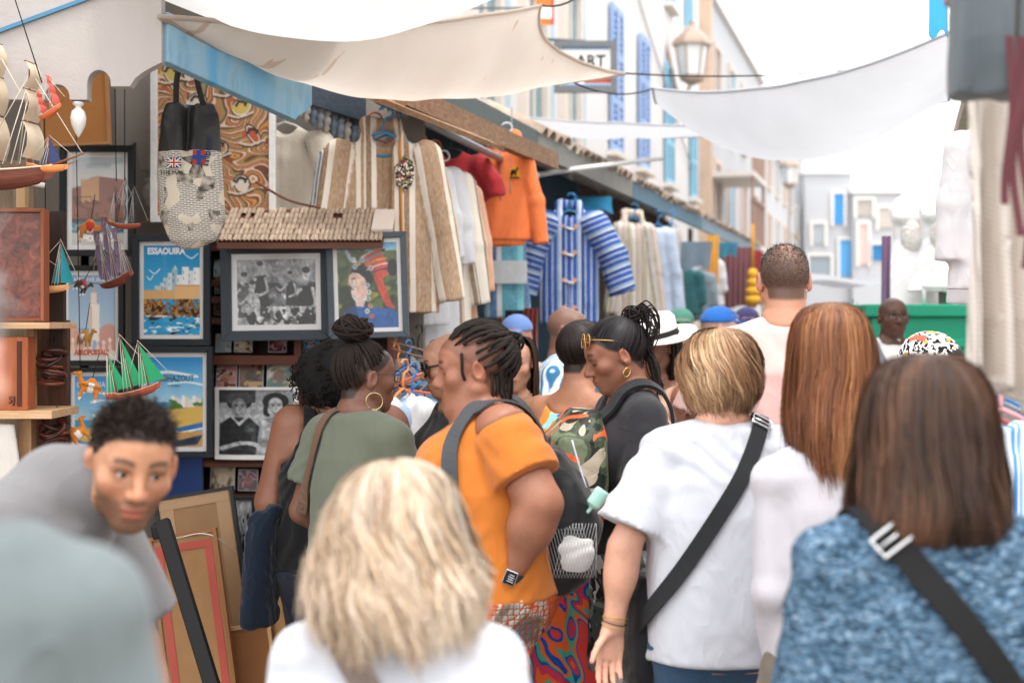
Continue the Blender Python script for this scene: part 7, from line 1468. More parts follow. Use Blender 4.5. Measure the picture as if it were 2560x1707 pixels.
# ------------------------------------------------------------------ placing the goods
def cordline(px, Y, y0, y1, r=.0018, label=None, lean=0):
    a, b = P(px, y0, Y), P(px + lean, y1, Y); return tag(MB().tube([a, b], r, 6).build('long_cord', mat('#201d1b', .8), None, True), label, 'cord', 'cords hanging in the shop')
def shop_goods():
    shelf_unit()
    framed('framed ESSAOUIRA poster of a walled white town by the sea', 334, 587, 529, 864, 6.22, .03, .018, art_essaouira(), texts=(('ESSAOUIRA', .4, .065, .1, '#f0f2f2', dict(bold=.0015, sx=.82)),))
    framed('framed TAGHAZOUT poster of a beach with boats', 340, 866, 535, 1142, 6.22, .026, .02, art_coast(0), texts=(('TAGHAZOUT', .5, .24, .1, '#1f3d4a', dict(sx=.72)), ('+.V.X:+', .5, .32, .045, '#1f3d4a', dict())))
    framed('framed MOROCCO poster of a red sea fort, hanging highest', 154, 366, 340, 641, 6.26, .028, .022, art_morocco(), col='#1d1f22', texts=(('MOROCCO', .55, .93, .095, '#f2efe9', dict(bold=.002, sx=.85)), ('ESSAOUIRA', .52, .1, .07, '#8fb0b4', dict(sx=.8))))
    framed('framed airmail poster with a white minaret, below the MOROCCO poster', 150, 664, 314, 914, 6.24, .024, .018, art_tower(), col='#1d1f22', texts=(('AERO PAR AVION', .5, .06, .07, '#e8e4de', dict(sx=.8)), ('AEROPOSTALE', .5, .955, .085, '#c4532f', dict(bold=.002, sx=.75))))
    framed('framed beach poster half hidden by the toy camels', 168, 918, 312, 1180, 6.23, .02, .018, art_coast(5), col='#1d1f22', texts=(('OUALIDIA', .4, .1, .09, '#e8eef0', dict(sx=.8)),))
    framed('black and white photograph of bathers in a wide ribbed grey frame', 555, 609, 830, 851, 6.2, .045, .024, art_bw(), col='#39424a', rot=-.8)
    framed('framed painting of a woman with a red tasselled headdress and silver jewellery', 820, 582, 1020, 845, 6.12, .026, .018, art_berber(), col='#4a545c', rot=-1.8)
    framed('white-framed painting of swirling lines, heads and animals', 380, 120, 692, 557, 6.32, .03, .0, art_swirl(), col='#d6d4d2', name='framed_painting', glass=False, cat='painting', matc='#b5713e')
    # unframed portrait sheet, curling away from the shelf
    c = P(640, 1055, 6.28); g = empty('portrait_poster', c, 0, 'unframed black and white portrait of two smiling men propped on the shelf', 'poster'); o = art_duo().obj('print', .33, .285, g, (0, 0, 0)); me = o.data; co = np.zeros(len(me.vertices) * 3); me.vertices.foreach_get('co', co); co = co.reshape(-1, 3); co[:, 1] -= .02 * np.sin((co[:, 0] / .33 + .5) * 3.1) - .01; me.vertices.foreach_set('co', co.ravel()); 
    G = [[(x, .006 - .02 * math.sin((x / .33 + .5) * 3.1) + .006, z) for x in np.linspace(-.185, .185, 12)] for z in (-.165, .155)]; MB().grid(G).build('paper', mat('#e4e2df', .7), g, True)
    # record and disc sleeves on the shelves
    k = 0
    for py1, row in ((884, ((535, 40), (582, 46), (668, 46), (755, 40))), (974, ((537, 52), (594, 62), (664, 62), (730, 50))), (1234, ((522, 62), (592, 50), (650, 48), (705, 40))), (790, ((531, 24),)), (736, ((533, 22),)), (695, ((531, 22),))):
        for px, w in row:
            Y = 6.42; wm = w / F * Y; hm = wm * 1.08 if py1 in (974, 1234) else .085; c = P(px + w / 2, py1, Y); g = empty('disc_case', (c.x, Y + .03, P(0, py1, Y - .05).z + hm / 2 + .004), 0, ('pale blue', 'tan', 'dark pink', 'turquoise', 'rose', 'brown', 'grey-green')[k % 7] + ' disc case standing on the %s shelf, %s' % ({884: 'upper middle', 974: 'third', 1234: 'lowest visible', 790: 'narrow upper', 736: 'narrow higher', 695: 'narrow top'}[py1], ('far left', 'second from left', 'third from left', 'rightmost')[[q[0] for q in row].index(px)]), 'disc case', 'disc cases on the shelves'); g.rotation_euler = (R(-9), 0, 0)
            MB().box((0, .006, 0), (wm, .01, hm)).build('case', mat('#cdd2d4', .3, .05, bump=0), g, bevel=.001); art_cover(k).obj('cover', wm * .94, hm * .94, g, (0, -.0005, 0), .25); k += 1
    # miniature tiled canopy over the framed photographs
    g = empty('tile_canopy', P(750, 596, 6.05), 0, 'narrow canopy of small clay tiles above the framed photographs', 'canopy'); w0, w1 = P(545, 0, 6.05).x - g.location.x, P(957, 0, 6.05).x - g.location.x
    MB().prism([(-.02, -.02), (.27, .145), (.27, .12), (-.02, -.045)], w0, w1, plane='yz').build('board', mat_wood('#4a2a1e', '#6e4332', axis=0), g)
    a = np.linspace(0, math.pi, 6); V = [(.0095 * math.cos(t), y, .0085 * math.sin(t)) for y in (0, .055) for t in a]; tm = mesh('tile', V + [(.0075 * math.cos(t), y, .0065 * math.sin(t)) for y in (0, .055) for t in a], [(j, j + 1, 7 + j, 6 + j) for j in range(5)] + [(j + 1, j, 12 + j, 13 + j) for j in range(5)], None)
    t = NT('clay_tile'); oi = t.n('ObjectInfo'); c = t.mix(t.math('MULTIPLY', oi.outputs['Random'], .6), '#b09a86', '#75604f'); c = t.mix(t.math('MULTIPLY', t.noise(t.coord(), 60, 3), .3), c, '#d0c3b4'); tm.materials.clear(); tm.materials.append(t.fin(c, .9, .2)); nc = 36
    for r_ in range(6):
        for q in range(nc):
            x = w0 + .012 + (w1 - w0 - .024) * q / (nc - 1); y = -.022 + .046 * r_; 
            if r_ > 3 and rnd.random() < .12: continue
            o = link('tile', tm, g, (x, y, .002 + .569 * (y + .02) - .017 + .004), (R(27), R(rnd.uniform(-3, 3)), R(rnd.uniform(-4, 4))))
    MB().box((.345, .12, .085), (.09, .2, .012), rot=rotx(R(29.6))).build('plaster_end', mat_plaster('#d8cdc4', '#a58a78', .4), g)
    # brown hardboard back of a picture hung high on the wall
    A = P(188, 268, 5.9); g = empty('picture_back', A, 0, 'bare brown hardboard back of a picture hung high behind the valance', 'picture'); g.rotation_euler = (0, R(-2.5), 0); w, h = .275, .31; MB().box((0, 0, 0), (w, .008, h)).build('board', mat('#a8713f', .8, .15, 14), g)
    for q in (-1, 1): MB().box((q * w / 2, -.004, 0), (.012, .022, h + .012)).build('edge_strip', mat_wood('#8a5a34', '#c08a54', axis=2), g); MB().box((0, -.004, q * h / 2), (w - .0122, .022, .012)).build('edge_strip', mat_wood('#8a5a34', '#c08a54', axis=0), g)
    # ---- hanging things in front
    ship('large model ship with cream square sails at the far left', P(-8, 425, 4.42), .40, R(-8), '#d8c8ae', '#5a2f22', 3, mh=1.25)
    ship('tiny red-sailed model ship hanging tilted near the top', P(128, 278, 4.36), .1, R(-30), '#c4554a', '#a0502e', 2, tilt=-24, cord=.52, mh=1.40)
    ship('small model boat with a dark blue lateen sail beside the cream ship', P(122, 415, 4.4), .135, R(-6), '#3b4a72', '#b5703c', 1, False, mh=1.00)
    ship('small model ship with navy square sails in front of the MOROCCO poster', P(312, 560, 5.45), .125, R(24), '#34456e', '#8a3f28', 3, cord=.55, mh=1.90)
    ship('model ship with mauve square sails hanging below the navy one', P(288, 700, 5.4), .17, R(150), '#7d6a82', '#6a3428', 3, tilt=14, mh=1.90)
    ship('model boat with turquoise lateen sails at the left shelf', P(120, 715, 4.95), .155, R(4), '#2f93a0', '#c08a5a', 2, False, mh=1.40)
    ship('model boat with bright green sails above the crouching vendor', P(335, 975, 4.9), .19, R(12), '#2f9a68', '#8a3f28', 3, False, tilt=-14, mh=1.40)
    for px, Y, y1, lb, ln in ((80, 4.75, 235, 'black cord hanging beside the chain', 3), (108, 4.9, 560, 'long thin cord left of the red ship', 6), (184, 5.3, 1000, 'long cord that carries the toy camels', 18), (283, 5.45, 455, 'thin cord above the navy ship', 8)): cordline(px, Y, -40, y1, .0018, lb, ln)
    g = empty('chain', P(66, 0, 4.7), 0, 'black iron chain hanging at the top left', 'chain'); a = np.linspace(0, 6.283, 14)[:-1]
    for k in range(15):
        MB().tube([(.009 * math.cos(t) * (k % 2 == 0) - .0012 * k, .009 * math.cos(t) * (k % 2), .017 * math.sin(t) - .024 * k + .06) for t in a], .003, 6, closed=True).build('chain_link', mat('#22201f', .5, spec=.5, metal=.6), g, True)
    for lb, px, py, Y, k, rz, col, tl, cl in (('orange toy camel draped in red cloth across the MOROCCO poster', 225, 572, 5.5, .085, 20, '#d0843c', 8, '#c4402f'), ('toy figure in red on the cord below', 205, 712, 5.3, .055, 60, '#3a2a26', 35, '#b53a34'), ('tan toy camel on the cord by the minaret poster', 212, 842, 5.2, .062, -30, '#b58038', 12, None), ('orange and white toy camel lettered MOROCCO', 226, 968, 5.1, .078, 200, '#d9822a', -14, None), ('lowest orange toy camel hanging nose up', 194, 1085, 5.1, .07, 30, '#d9822a', -40, None)):
        g = camel(lb, P(px, py, Y), k, R(rz), col, tl, cl)
        if 'lettered' in lb: text_mesh('MOROCCO', .014, mat('#2a2018', .7, 0, bump=0), g, (0, .0222, .004), (R(90), 0, R(180)))
    for lb, px, py, Y in (('upper bundle of dark wooden bangles', 128, 920, 5.0), ('lower bundle of dark wooden bangles', 136, 1095, 5.0)):
        g = empty('bangle_bundle', P(px, py, Y), 0, lb, 'bangles', 'bundles of wooden bangles'); rr = np.random.default_rng(py)
        for k in range(8):
            a = np.linspace(0, 6.283, 25)[:-1]; fz = frame_z((rr.normal() * .35, rr.normal() * .4 - .35, 1)); c = np.array([rr.normal() * .008, rr.normal() * .008, .052 - .0145 * k]); MB().tube([c + fz @ np.array([.042 * math.cos(t), .042 * math.sin(t), 0]) for t in a], .0062, 7, closed=True).build('bangle', mat(('#3a1c16', '#5a2a1e', '#2a1614', '#6e3a28')[k % 4], .3, .2, spec=.5), g, True)
        MB().tube(curve([(.0, .03, .11), (.01, .0, .05), (-.02, -.03, -.03)], 8), .003, 5).build('cord', mat('#1c1a19', .8), g, True)
    # left cabinet with boxes
    g = empty('wall_cabinet', P(60, 1000, 5.0), 0, 'wooden wall cabinet with light shelf boards at the left edge', 'shelf'); of = -g.location; Y = 4.82
    def cb(px0, px1, py0, py1, Y0, Y1, n, m, be=.002): a, b = P(px0, py1, Y0), P(px1, py0, Y0); return pbox(MB(), a.x, b.x, Y0, Y1, a.z, b.z).build(n, m, g, False, of, bevel=be)
    lt = mat_wood('#b98f66', '#e0c09a', axis=0); cb(-90, 124, 806, 822, Y, Y + .3, 'shelf', lt); cb(-90, 130, 1027, 1047, Y, Y + .3, 'shelf', lt); cb(70, 84, 823, 1026, Y + .12, Y + .16, 'post', mat_wood('#8a6a4a', '#b08a64', axis=2)); cb(46, 78, 1048, 1330, Y + .1, Y + .16, 'post', mat_wood('#8a6a4a', '#b08a64', axis=2)); cb(84, 168, 800, 1400, Y + .32, Y + .36, 'side_panel', mat_wood('#3a2219', '#6a442f', axis=2)); cb(-90, 84, 400, 1400, Y + .4, Y + .43, 'back_panel', mat_wood('#5a4a3c', '#8a7458', axis=2)); cb(122, 160, 528, 868, Y + .24, Y + .27, 'dark_board', mat_wood('#221612', '#3a261c', axis=2)); cb(40, 62, 430, 520, Y + .2, Y + .24, 'post', mat_wood('#a5805a', '#caa57c', axis=2))
    t = NT('burl_wood'); v = t.coord(); n = t.noise(v, 22, 5, .7, 1.5); c = t.ramp(n, [(.3, '#2a120c'), (.5, '#6a2f1e'), (.65, '#8a4630'), (.8, '#a86a4a')]); burl = t.fin(c, .25, .5)
    A, B = P(-70, 803, 4.83), P(112, 522, 4.83); c = (A + B) / 2; bx = empty('burl_box', c, 0, 'polished burl wood box lid standing on the upper shelf', 'box'); w, h = B.x - A.x, B.z - A.z; MB().box((0, .02, 0), (w - .024, .02, h - .024)).build('panel', burl, bx, bevel=.002)
    for q in (-1, 1): MB().box((q * (w / 2 - .006), .02, 0), (.012, .06, h)).build('edge', mat_wood('#7a3a22', '#a5603e', axis=2), bx, bevel=.002); MB().box((0, .02, q * (h / 2 - .006)), (w - .0242, .06, .012)).build('edge', mat_wood('#7a3a22', '#a5603e', axis=0), bx, bevel=.002)
    A, B = P(-60, 1026, 4.85), P(70, 842, 4.85); c = (A + B) / 2; bx = empty('wooden_box', c, 0, 'reddish carved wooden box on the lower shelf', 'box'); MB().box((0, .04, 0), (B.x - A.x, .08, B.z - A.z)).build('body', mat_wood('#8a4424', '#b5683e', axis=2), bx, bevel=.004); MB().box((.06, -.003, 0), (.014, .006, B.z - A.z - .03)).build('inlay', mat('#4a2416', .5), bx); text_mesh('SJ', .035, mat('#2a140c', .6, 0, bump=0), bx, (.035, -.0035, -.09))
    cl = Field(); cl.loft([(-.3, .075, .02), (-.1, .06, .025), (0, .05, .02)], .02); V, Q = cl.auto(.01); V = folds(V, Q, .012, 18, (1, 1, .4), 5); o = link('hanging_cloth', mesh('hanging_cloth', V, Q, mat_cloth('#cfcac4', .5))); o.location = P(5, 1055, 4.86); tag(o, 'pale grey cloth hanging under the lower shelf', 'cloth')
    tag(MB().tube([P(-40, 440, 4.55), P(112, 464, 4.6)], .0085, 10).build('white_rod', mat('#e6e2dc', .4), None, True), 'short white rod under the cream-sailed ship', 'rod')
    # newspaper-print bag hanging from the side board
    Yb = 5.2; c = P(476, 300, Yb); g = empty('newspaper_bag', c, R(0), 'tall shoulder bag of printed newspaper cloth with black top and straps', 'bag'); f = Field()
    f.loft([(-.47, .03, .02, 0), (-.44, .085, .05, .01), (-.36, .118, .075, .01), (-.2, .118, .07), (-.02, .105, .045), (.02, .1, .035), (.06, .085, .02)], .02, n=2.4); f.el((-.005, -.06, .05), (.02, .06, .2), .03, 's'); V, Q = f.auto(.0065); V = folds(V, Q, .007, 14, (1, 1, .45), 8)
    t = NT('newsprint'); v = t.coord(); br = t.n('TexBrick'); t.l(t.coord(scale=(1, 1, 1), rot=(R(90), 0, R(4))), br.inputs[0]); br.inputs['Scale'].default_value = 26; br.inputs['Mortar Size'].default_value = .055; br.inputs['Color1'].default_value = (.04, .04, .04, 1); br.inputs['Color2'].default_value = (.12, .11, .1, 1); br.inputs['Mortar'].default_value = (.58, .54, .48, 1); br.inputs['Row Height'].default_value = .17; br.inputs['Brick Width'].default_value = .6
    blk = t.vor(t.coord(scale=(1, .3, 1)), 24, 'F1', 1); sx = t.n('SeparateColor'); t.l(blk, sx.inputs[0]); c1 = t.mix(t.math('GREATER_THAN', sx.outputs[0], .78), br.outputs[0], '#cfc5b4'); ph = t.noise(v, 40, 4); c1 = t.mix(t.math('GREATER_THAN', sx.outputs[1], .8), c1, t.ramp(ph, [(.35, '#3a3733'), (.65, '#b5aca0')])); sep = t.n('SeparateXYZ'); t.l(v, sep.inputs[0]); dark = t.math('GREATER_THAN', t.math('MULTIPLY_ADD', t.noise(v, 3, 1), .03, sep.outputs[2]), -.1); c1 = t.mix(dark, c1, '#2b2a29'); t.bump(t.noise(v, 12, 3), .5, .02); nm = t.fin(c1, t.math('MULTIPLY_ADD', dark, -.4, .85), .4)
    link('bag_body', mesh('bag_body', V, Q, nm), g)
    for q in (-1, 1): 
        mb = MB(); pts = curve([(q * .05, -.01, .05), (q * .035 - .01, -.01, .16), (q * .018 + .005, 0, .27), (q * .014 + .012, .01, .36)], 16); mb.tube(pts, .011, 8); mb.build('strap', mat('#33312f', .6), g, True)
    pj = lambda x, z: Vector(f.proj(np.array([[x, -.1, z]]), .006, 6)[0]); fl = MB(); fc = pj(-.045, -.16)
    for dx, dz, w, h, cc in ((0, 0, .05, .036, '#2a3f7a'), (0, -.0, .05, .012, '#e8e4dc'), (0, 0, .012, .036, '#e8e4dc'), (0, 0, .05, .006, '#b53a34'), (0, 0, .006, .036, '#b53a34')): fl.box((fc.x + dx, fc.y - .004 - .0006 * len(fl.V), fc.z + dz), (w, .003, h), cc)
    for sg in (-1, 1): fl.box((fc.x, fc.y - .0045, fc.z), (.058, .003, .004), '#e8e4dc', rot=roty(R(36 * sg)))
    fl.build('printed_flag', mat_vc(.8, .2, 0, 0), g)['kind'] = 'stuff'; c2 = pj(.05, -.14); fl = MB()
    for dx, dz, w, h, cc in ((0, 0, .045, .05, '#b53a34'), (0, 0, .016, .052, '#2a4a8a'), (0, 0, .047, .016, '#2a4a8a')): fl.box((c2.x + dx, c2.y - .004 - .0007 * len(fl.V), c2.z + dz), (w, .003, h), cc)
    fl.build('printed_flag', mat_vc(.8, .2, 0, 0), g); c3 = pj(.085, -.12); text_mesh('Tribune', .036, mat('#26344a', .8, 0, bump=0), g, c3 + Vector((.0, -.008, 0)), (R(90), R(-80), R(20)), bold=.0006); c4 = pj(-.05, -.2); text_mesh('THE MAIL', .022, mat('#3a3632', .8, 0, bump=0), g, c4 + Vector((0, -.006, 0)), (R(90), R(0), R(-8)))
    # leaning picture backs at the bottom left
    kr = '#8a6a4c'
    def lean(label, px0, py0, px1, Yt, w, h, tilt, roll, col, edge, tape=None, strip=True):
        top_ = P((px0 + px1) / 2, py0, Yt); g = empty('leaning_picture', top_, 0, label, 'picture', 'pictures leaning with their backs outward'); g.rotation_euler = (R(tilt), R(roll), R(0)); MB().box((0, .0, -h / 2), (w, .012, h)).build('backing_board', mat(col, .85, .2, 10), g)
        for q in (-1, 1): MB().box((q * (w / 2 + .006), 0, -h / 2), (.013, .03, h + .024)).build('frame_edge', mat(edge, .5), g)
        MB().box((0, 0, .006), (w, .03, .012)).build('frame_edge', mat(edge, .5), g); MB().box((0, 0, -h - .006), (w, .03, .012)).build('frame_edge', mat(edge, .5), g)
        if strip:
            st_ = mat('#9a7a58', .45, .1, 6)
            for q in (-1, 1): MB().box((q * (w / 2 - .03), -.0075, -h / 2), (.05, .002, h - .006)).build('brown_tape', st_, g); MB().box((q * .002, -.0090, -h * (.035 if q < 0 else .965)), (w - .01, .002, .04)).build('brown_tape', st_, g)
        if tape:
            for q in (-1, 1): MB().box((q * (w / 2 - .022), -.0078, -h / 2), (.026, .002, h - .05)).build('red_tape', mat(tape, .6, .2), g)
            MB().box((0, -.0092, -.035), (w - .02, .002, .026)).build('red_tape', mat(tape, .6, .2), g)
        return g
    lean('large brown-taped picture back leaning in the stack', 395, 1238, 575, 5.25, .27, .52, -8, -9.5, kr, '#17181a')
    lean('smaller picture back with red tape and light wood edge', 385, 1340, 530, 4.95, .215, .62, -7, -9, '#94704c', '#8a5a34', '#a5483c', False)
    lean('small brown picture back at the foot of the stack', 578, 1570, 648, 5.0, .16, .4, -6, -8, '#8a5c38', '#c9a070', None, False)
    a, b = P(405, 1300, 4.8), P(545, 1760, 4.6); g = empty('black_strut', a, 0, 'black padded strut leaning against the picture backs', 'strut'); MB().bar((0, 0, 0), tuple(b - a), .05, .035, up=(0, -1, 0)).build('bar', mat('#121214', .6), g, bevel=.006); MB().box((0, 0, -.035), (.062, .045, .05), rot=roty(R(-10))).build('cap', mat('#0e0e10', .5), g, bevel=.006)
    tag(MB().tube(curve([P(388, 1325, 4.78), P(430, 1345, 4.85), P(500, 1333, 4.92), P(545, 1345, 4.95), P(588, 1384, 5.1)], 24), .0022, 5).build('white_string', mat('#d8d4cc', .8), None, True), 'thin white string tied across the picture backs', 'string')
    for lb, px0, py0, px1, py1, Y, sd in (('dark-framed black and white print leaning behind the picture backs', 560, 1240, 640, 1500, 5.55, 3), ('second dark-framed print beside the denim jacket', 640, 1238, 705, 1500, 5.6, 7)): framed(lb, px0, py0, px1, py1, Y, .014, .006, art_bw(sd), col='#15171a', tiltx=-4)
    tag(pbox(MB(), P(405, 0, 6.3).x, P(505, 0, 6.3).x, 6.3, 6.33, .3, P(0, 1135, 6.3).z).build('blue_panel', mat('#123a78', .4, .2), None), 'dark blue panel under the TAGHAZOUT poster', 'panel')
    f = MB(); a = P(690, 1440, 5.05); f.prism([(-.05, 0), (-.03, .012), (-.01, -.004), (.012, .01), (.04, .0), (.06, -.3), (-.03, -.32)], -.015, .015); o = f.build('paper_bag', mat('#c99a68', .85, .1), None, loc=a); o.rotation_euler = (R(-6), 0, 0); tag(o, 'torn light brown paper bag below the bracelet', 'bag')

def clothes():
    rail = empty('clothes_rail', along(LINE_L, 7.2, 2.62), 0, 'grey clothes rail with its pipe end, above the striped jacket', 'rail'); a, b = P(946, 250, 6.4), along(LINE_L, 9.2, 2.55); MB().tube([np.array(a - rail.location), np.array(b - rail.location)], .021, 12).build('pipe', mat('#9a9ca0', .5, spec=.5, metal=.5), rail, True)
    MB().bar(tuple(a - rail.location + Vector((.1, .05, .03))), tuple(b - rail.location + Vector((.1, -.3, .06))), .06, .1).build('beam', mat_wood('#5a3a26', '#a5805c', axis=1), rail)
    for Yk in (6.9, 8.6): q = along(LINE_L, Yk, 2.6); MB().tube([np.array(q - rail.location), np.array(q - rail.location) + np.array([0, 0, .3])], .006, 6).build('hanger_wire', mat('#77787a', .5, metal=.6), rail, True)
    bro = mat_stripes([(0, '#a58463'), (.3, '#e6dccb'), (.42, '#a58463'), (.5, '#e0d3bf'), (.56, '#8f7052'), (.7, '#e9e0d2'), (.86, '#b08e6c')], .17)
    g, f = garment('cream and brown striped wool jacket at the front of the rail', P(958, 338, 6.42), R(12), .225, .80, bro, .66, 13, .05, hood=True, smode='across', seed=3, open_=.03, hv=.008, sr=.078)
    # embroidered yoke panel and trim
    mb = MB(); c = f.proj(np.array([[.085, -.09, -.17]]), .004, 5)[0]; t = NT('embroidery'); v = t.coord(rot=(0, R(45), 0)); vv = t.vor(v, 130, 'F1', 1, .4); cc = t.n('SeparateColor'); t.l(vv, cc.inputs[0]); em = t.fin(t.ramp(cc.outputs[0], [(0, '#2a2a2c'), (.3, '#e8e2d6'), (.5, '#8a8f68'), (.68, '#a5604c'), (.85, '#3a3a40')], 'CONSTANT'), .9, .1)
    mb.prism([(c[0] - .04, c[2] + .02), (c[0] + .005, c[2] + .075), (c[0] + .05, c[2] + .04), (c[0] + .045, c[2] - .05), (c[0] + .01, c[2] - .085), (c[0] - .03, c[2] - .06)], c[1] - .012, c[1] + .002); mb.build('embroidered_panel', em, g); MB().tube(f.proj(curve([(.07, -.09, -.02), (.075, -.09, -.25), (.08, -.09, -.5), (.085, -.1, -.76)], 30), .003, 4), .006, 6).build('orange_trim', mat('#d08a3c', .8), g, True)
    hanger('#9db3cc', g, .17, (.02, .06, .012)); hanger('#2f8fc9', g, .16, (.05, .1, .01))
    cre = mat_stripes([(0, '#d9cfbd'), (.55, '#2f8ab8'), (.72, '#d9cfbd'), (.76, '#6fa8c4'), (.79, '#d9cfbd'), (.83, '#6fa8c4'), (.86, '#e3dac9')], .3); garment('cream poncho jacket with blue stripes beside the swirling painting', P(712, 312, 6.62), R(-12), .2, .62, cre, .5, 22, .05, seed=5, hcol='#d8d8d8')
    fl = NT('flower_print'); v = fl.coord(); n1 = fl.noise(v, 20, 2, .5, 1.2); c = fl.ramp(n1, [(0, '#2a5f9a'), (.42, '#1b2036'), (.5, '#e0b03a'), (.58, '#e8e2d6'), (.64, '#3f9ab0'), (.72, '#c4507a')], 'CONSTANT'); flm = fl.fin(c, .85, .2)
    wh = mat_cloth('#cfd0d4', .6, 500, .88, .04); gr = mat_stripes([(0, '#4a4f58'), (.5, '#c9ccd2')], .012); pe = mat_cloth('#d8a88c', .5); brw = mat_stripes([(0, '#e8e0d2'), (.55, '#8f7458'), (.78, '#e8e0d2'), (.84, '#8f7458'), (.9, '#e8e0d2')], .085)
    for k, (lb, Y, dx, py, w, h, m, sl, hc, an, fw) in enumerate((('grey speckled jacket just behind the striped wool one', 6.56, .07, 352, .21, .7, gr, .5, '#e0704a', 14, .02), ('white ruffled blouse behind the grey speckled jacket', 6.65, .1, 368, .2, .72, wh, .36, '#9aa0a8', 16, .02), ('dark flower-print shirt sleeve among the white blouses', 6.74, .085, 390, .2, .62, flm, .35, '#cf4a34', 12, .02), ('white cotton tunic next on the rail', 6.84, .12, 396, .2, .8, wh, .4, '#e0704a', 14, .02), ('long white shirt hanging on the rail', 6.98, .14, 402, .2, .95, wh, .42, '#e07a5a', 12, .02), ('white and brown striped robe at the end of the rail', 7.12, .165, 415, .19, .95, brw, .6, '#e07a5a', 12, .0), ('peach tunic behind the brown striped robe', 7.24, .17, 440, .19, .95, pe, .5, '#ffffff', 12, 0))):
        z = P(0, py, Y).z; garment(lb, (side(LINE_L, Y) + dx - .155, Y, z), R(10 + 3 * k), w, h, m, sl, an, .04, seed=10 + k, hcol=hc, smode='across', hv=.0105, group='garments on the long rail', fwd=fw)
    garment('red T-shirt hanging behind the rail', P(1128, 375, 8.2), R(0), .2, .5, mat_cloth('#b03338', .4), .2, 35, .035, seed=21, hcol='#2a2a2c', hv=.013)
    g, f = garment('orange hooded sweatshirt with drawstrings and a small camel badge', P(1262, 362, 8.4), R(4), .148, .56, mat_cloth('#e57a45', .4, 500, .85, .05), .50, 15, .05, hood=True, seed=22, hcol='#d8d8da', cuff=True, hv=.008, sr=.055, flare=.0, amp=.006)
    c = f.proj(np.array([[.055, -.1, -.17]]), .004, 5)[0]; MB().prism([(c[0] - .035, c[2] - .035), (c[0] + .035, c[2] - .035), (c[0] + .03, c[2] + .01), (c[0] + .005, c[2] + .04), (c[0] - .025, c[2] + .025)], c[1] - .006, c[1] + .004).build('badge', mat('#d99a2a', .8), g)
    MB().prism([(c[0] - .026, c[2] - .012), (c[0] - .02, c[2] + .012), (c[0] - .008, c[2] + .02), (c[0] + .002, c[2] + .012), (c[0] + .016, c[2] + .03), (c[0] + .026, c[2] + .028), (c[0] + .02, c[2] + .02), (c[0] + .01, c[2] - .002), (c[0] + .012, c[2] - .024), (c[0] - .002, c[2] - .006), (c[0] - .018, c[2] - .026)], c[1] - .009, c[1] - .0062).build('badge_camel', mat('#1a1512', .8), g); MB().box((c[0], c[1] - .0078, c[2] - .03), (.056, .003, .008)).build('badge_lettering', mat('#2a2018', .8), g)
    for q in (-1, 1): MB().tube(f.proj(curve([(q * .03, -.09, -.03), (q * .032, -.1, -.15), (q * .03, -.1, -.31 + .02 * q)], 14), .004, 4), .0042, 6).build('drawstring', mat('#8a8488', .8), g, True)
    blue = mat_stripes([(0, '#1f4f9c'), (.16, '#e6e9ee'), (.2, '#2a5cab'), (.34, '#17407f'), (.42, '#8fa6c9'), (.58, '#d8dfe9'), (.64, '#17407f'), (.8, '#2f63b3'), (.86, '#dfe5ee'), (.9, '#1f4f9c')], .135, wv=.25); g, f = garment('blue and white striped hooded jacket with toggles', P(1424, 530, 10.0), R(-4), .205, .78, blue, .52, 30, .06, hood=True, smode='along', seed=23, hv=.009, sr=.108, flare=.0, amp=.008)
    for k in range(4):
        for q in (-1, 1): c = f.proj(np.array([[.028 * q, -.12, -.1 - .19 * k]]), .002, 5)[0]; MB().prism([(c[0], c[2] - .018), (c[0] + q * .035, c[2]), (c[0], c[2] + .02)][::q], c[1] - .006, c[1] + .003).build('toggle_tab', mat('#e0a588', .8), g)
        c = f.proj(np.array([[0, -.12, -.115 - .19 * k]]), .012, 5)[0]; MB().tube([c - np.array([.03, 0, -.01]), c + np.array([.03, 0, -.01])], [.007, .009], 8).build('toggle', mat('#e8dccb', .4), g, True)
    MB().tube(f.proj(curve([(0, -.12, -.04), (0, -.13, -.3), (0, -.13, -.76)], 20), .001, 4), .003, 5).build('zip', mat('#c9d4e6', .6), g, True)
    teal = mat_stripes([(0, '#2f8fa8'), (.2, '#5fb8c4'), (.35, '#1f5f8f'), (.5, '#9fd0d8'), (.6, '#2f6fa8'), (.75, '#d8dde0'), (.85, '#2a9ab0')], .3); g, f = garment('turquoise and blue striped blanket jacket behind the hoodie', P(1270, 545, 9.4), R(8), .13, .66, teal, 0, 20, .06, seed=24, hv=.012, sr=.075, smode='along'); MB().box((0, -.075, -.36), (.23, .02, .15)).build('pale_pocket_band', mat_cloth('#c9ced2', .3), g)
    dj = mat_stripes([(0, '#e4ddd4'), (.2, '#b58a5a'), (.3, '#f0ece6'), (.4, '#c4555a'), (.45, '#e6dcd0'), (.6, '#3f5f4a'), (.66, '#e8d8b0'), (.8, '#8a6a4a'), (.86, '#f0ece6')], .12)
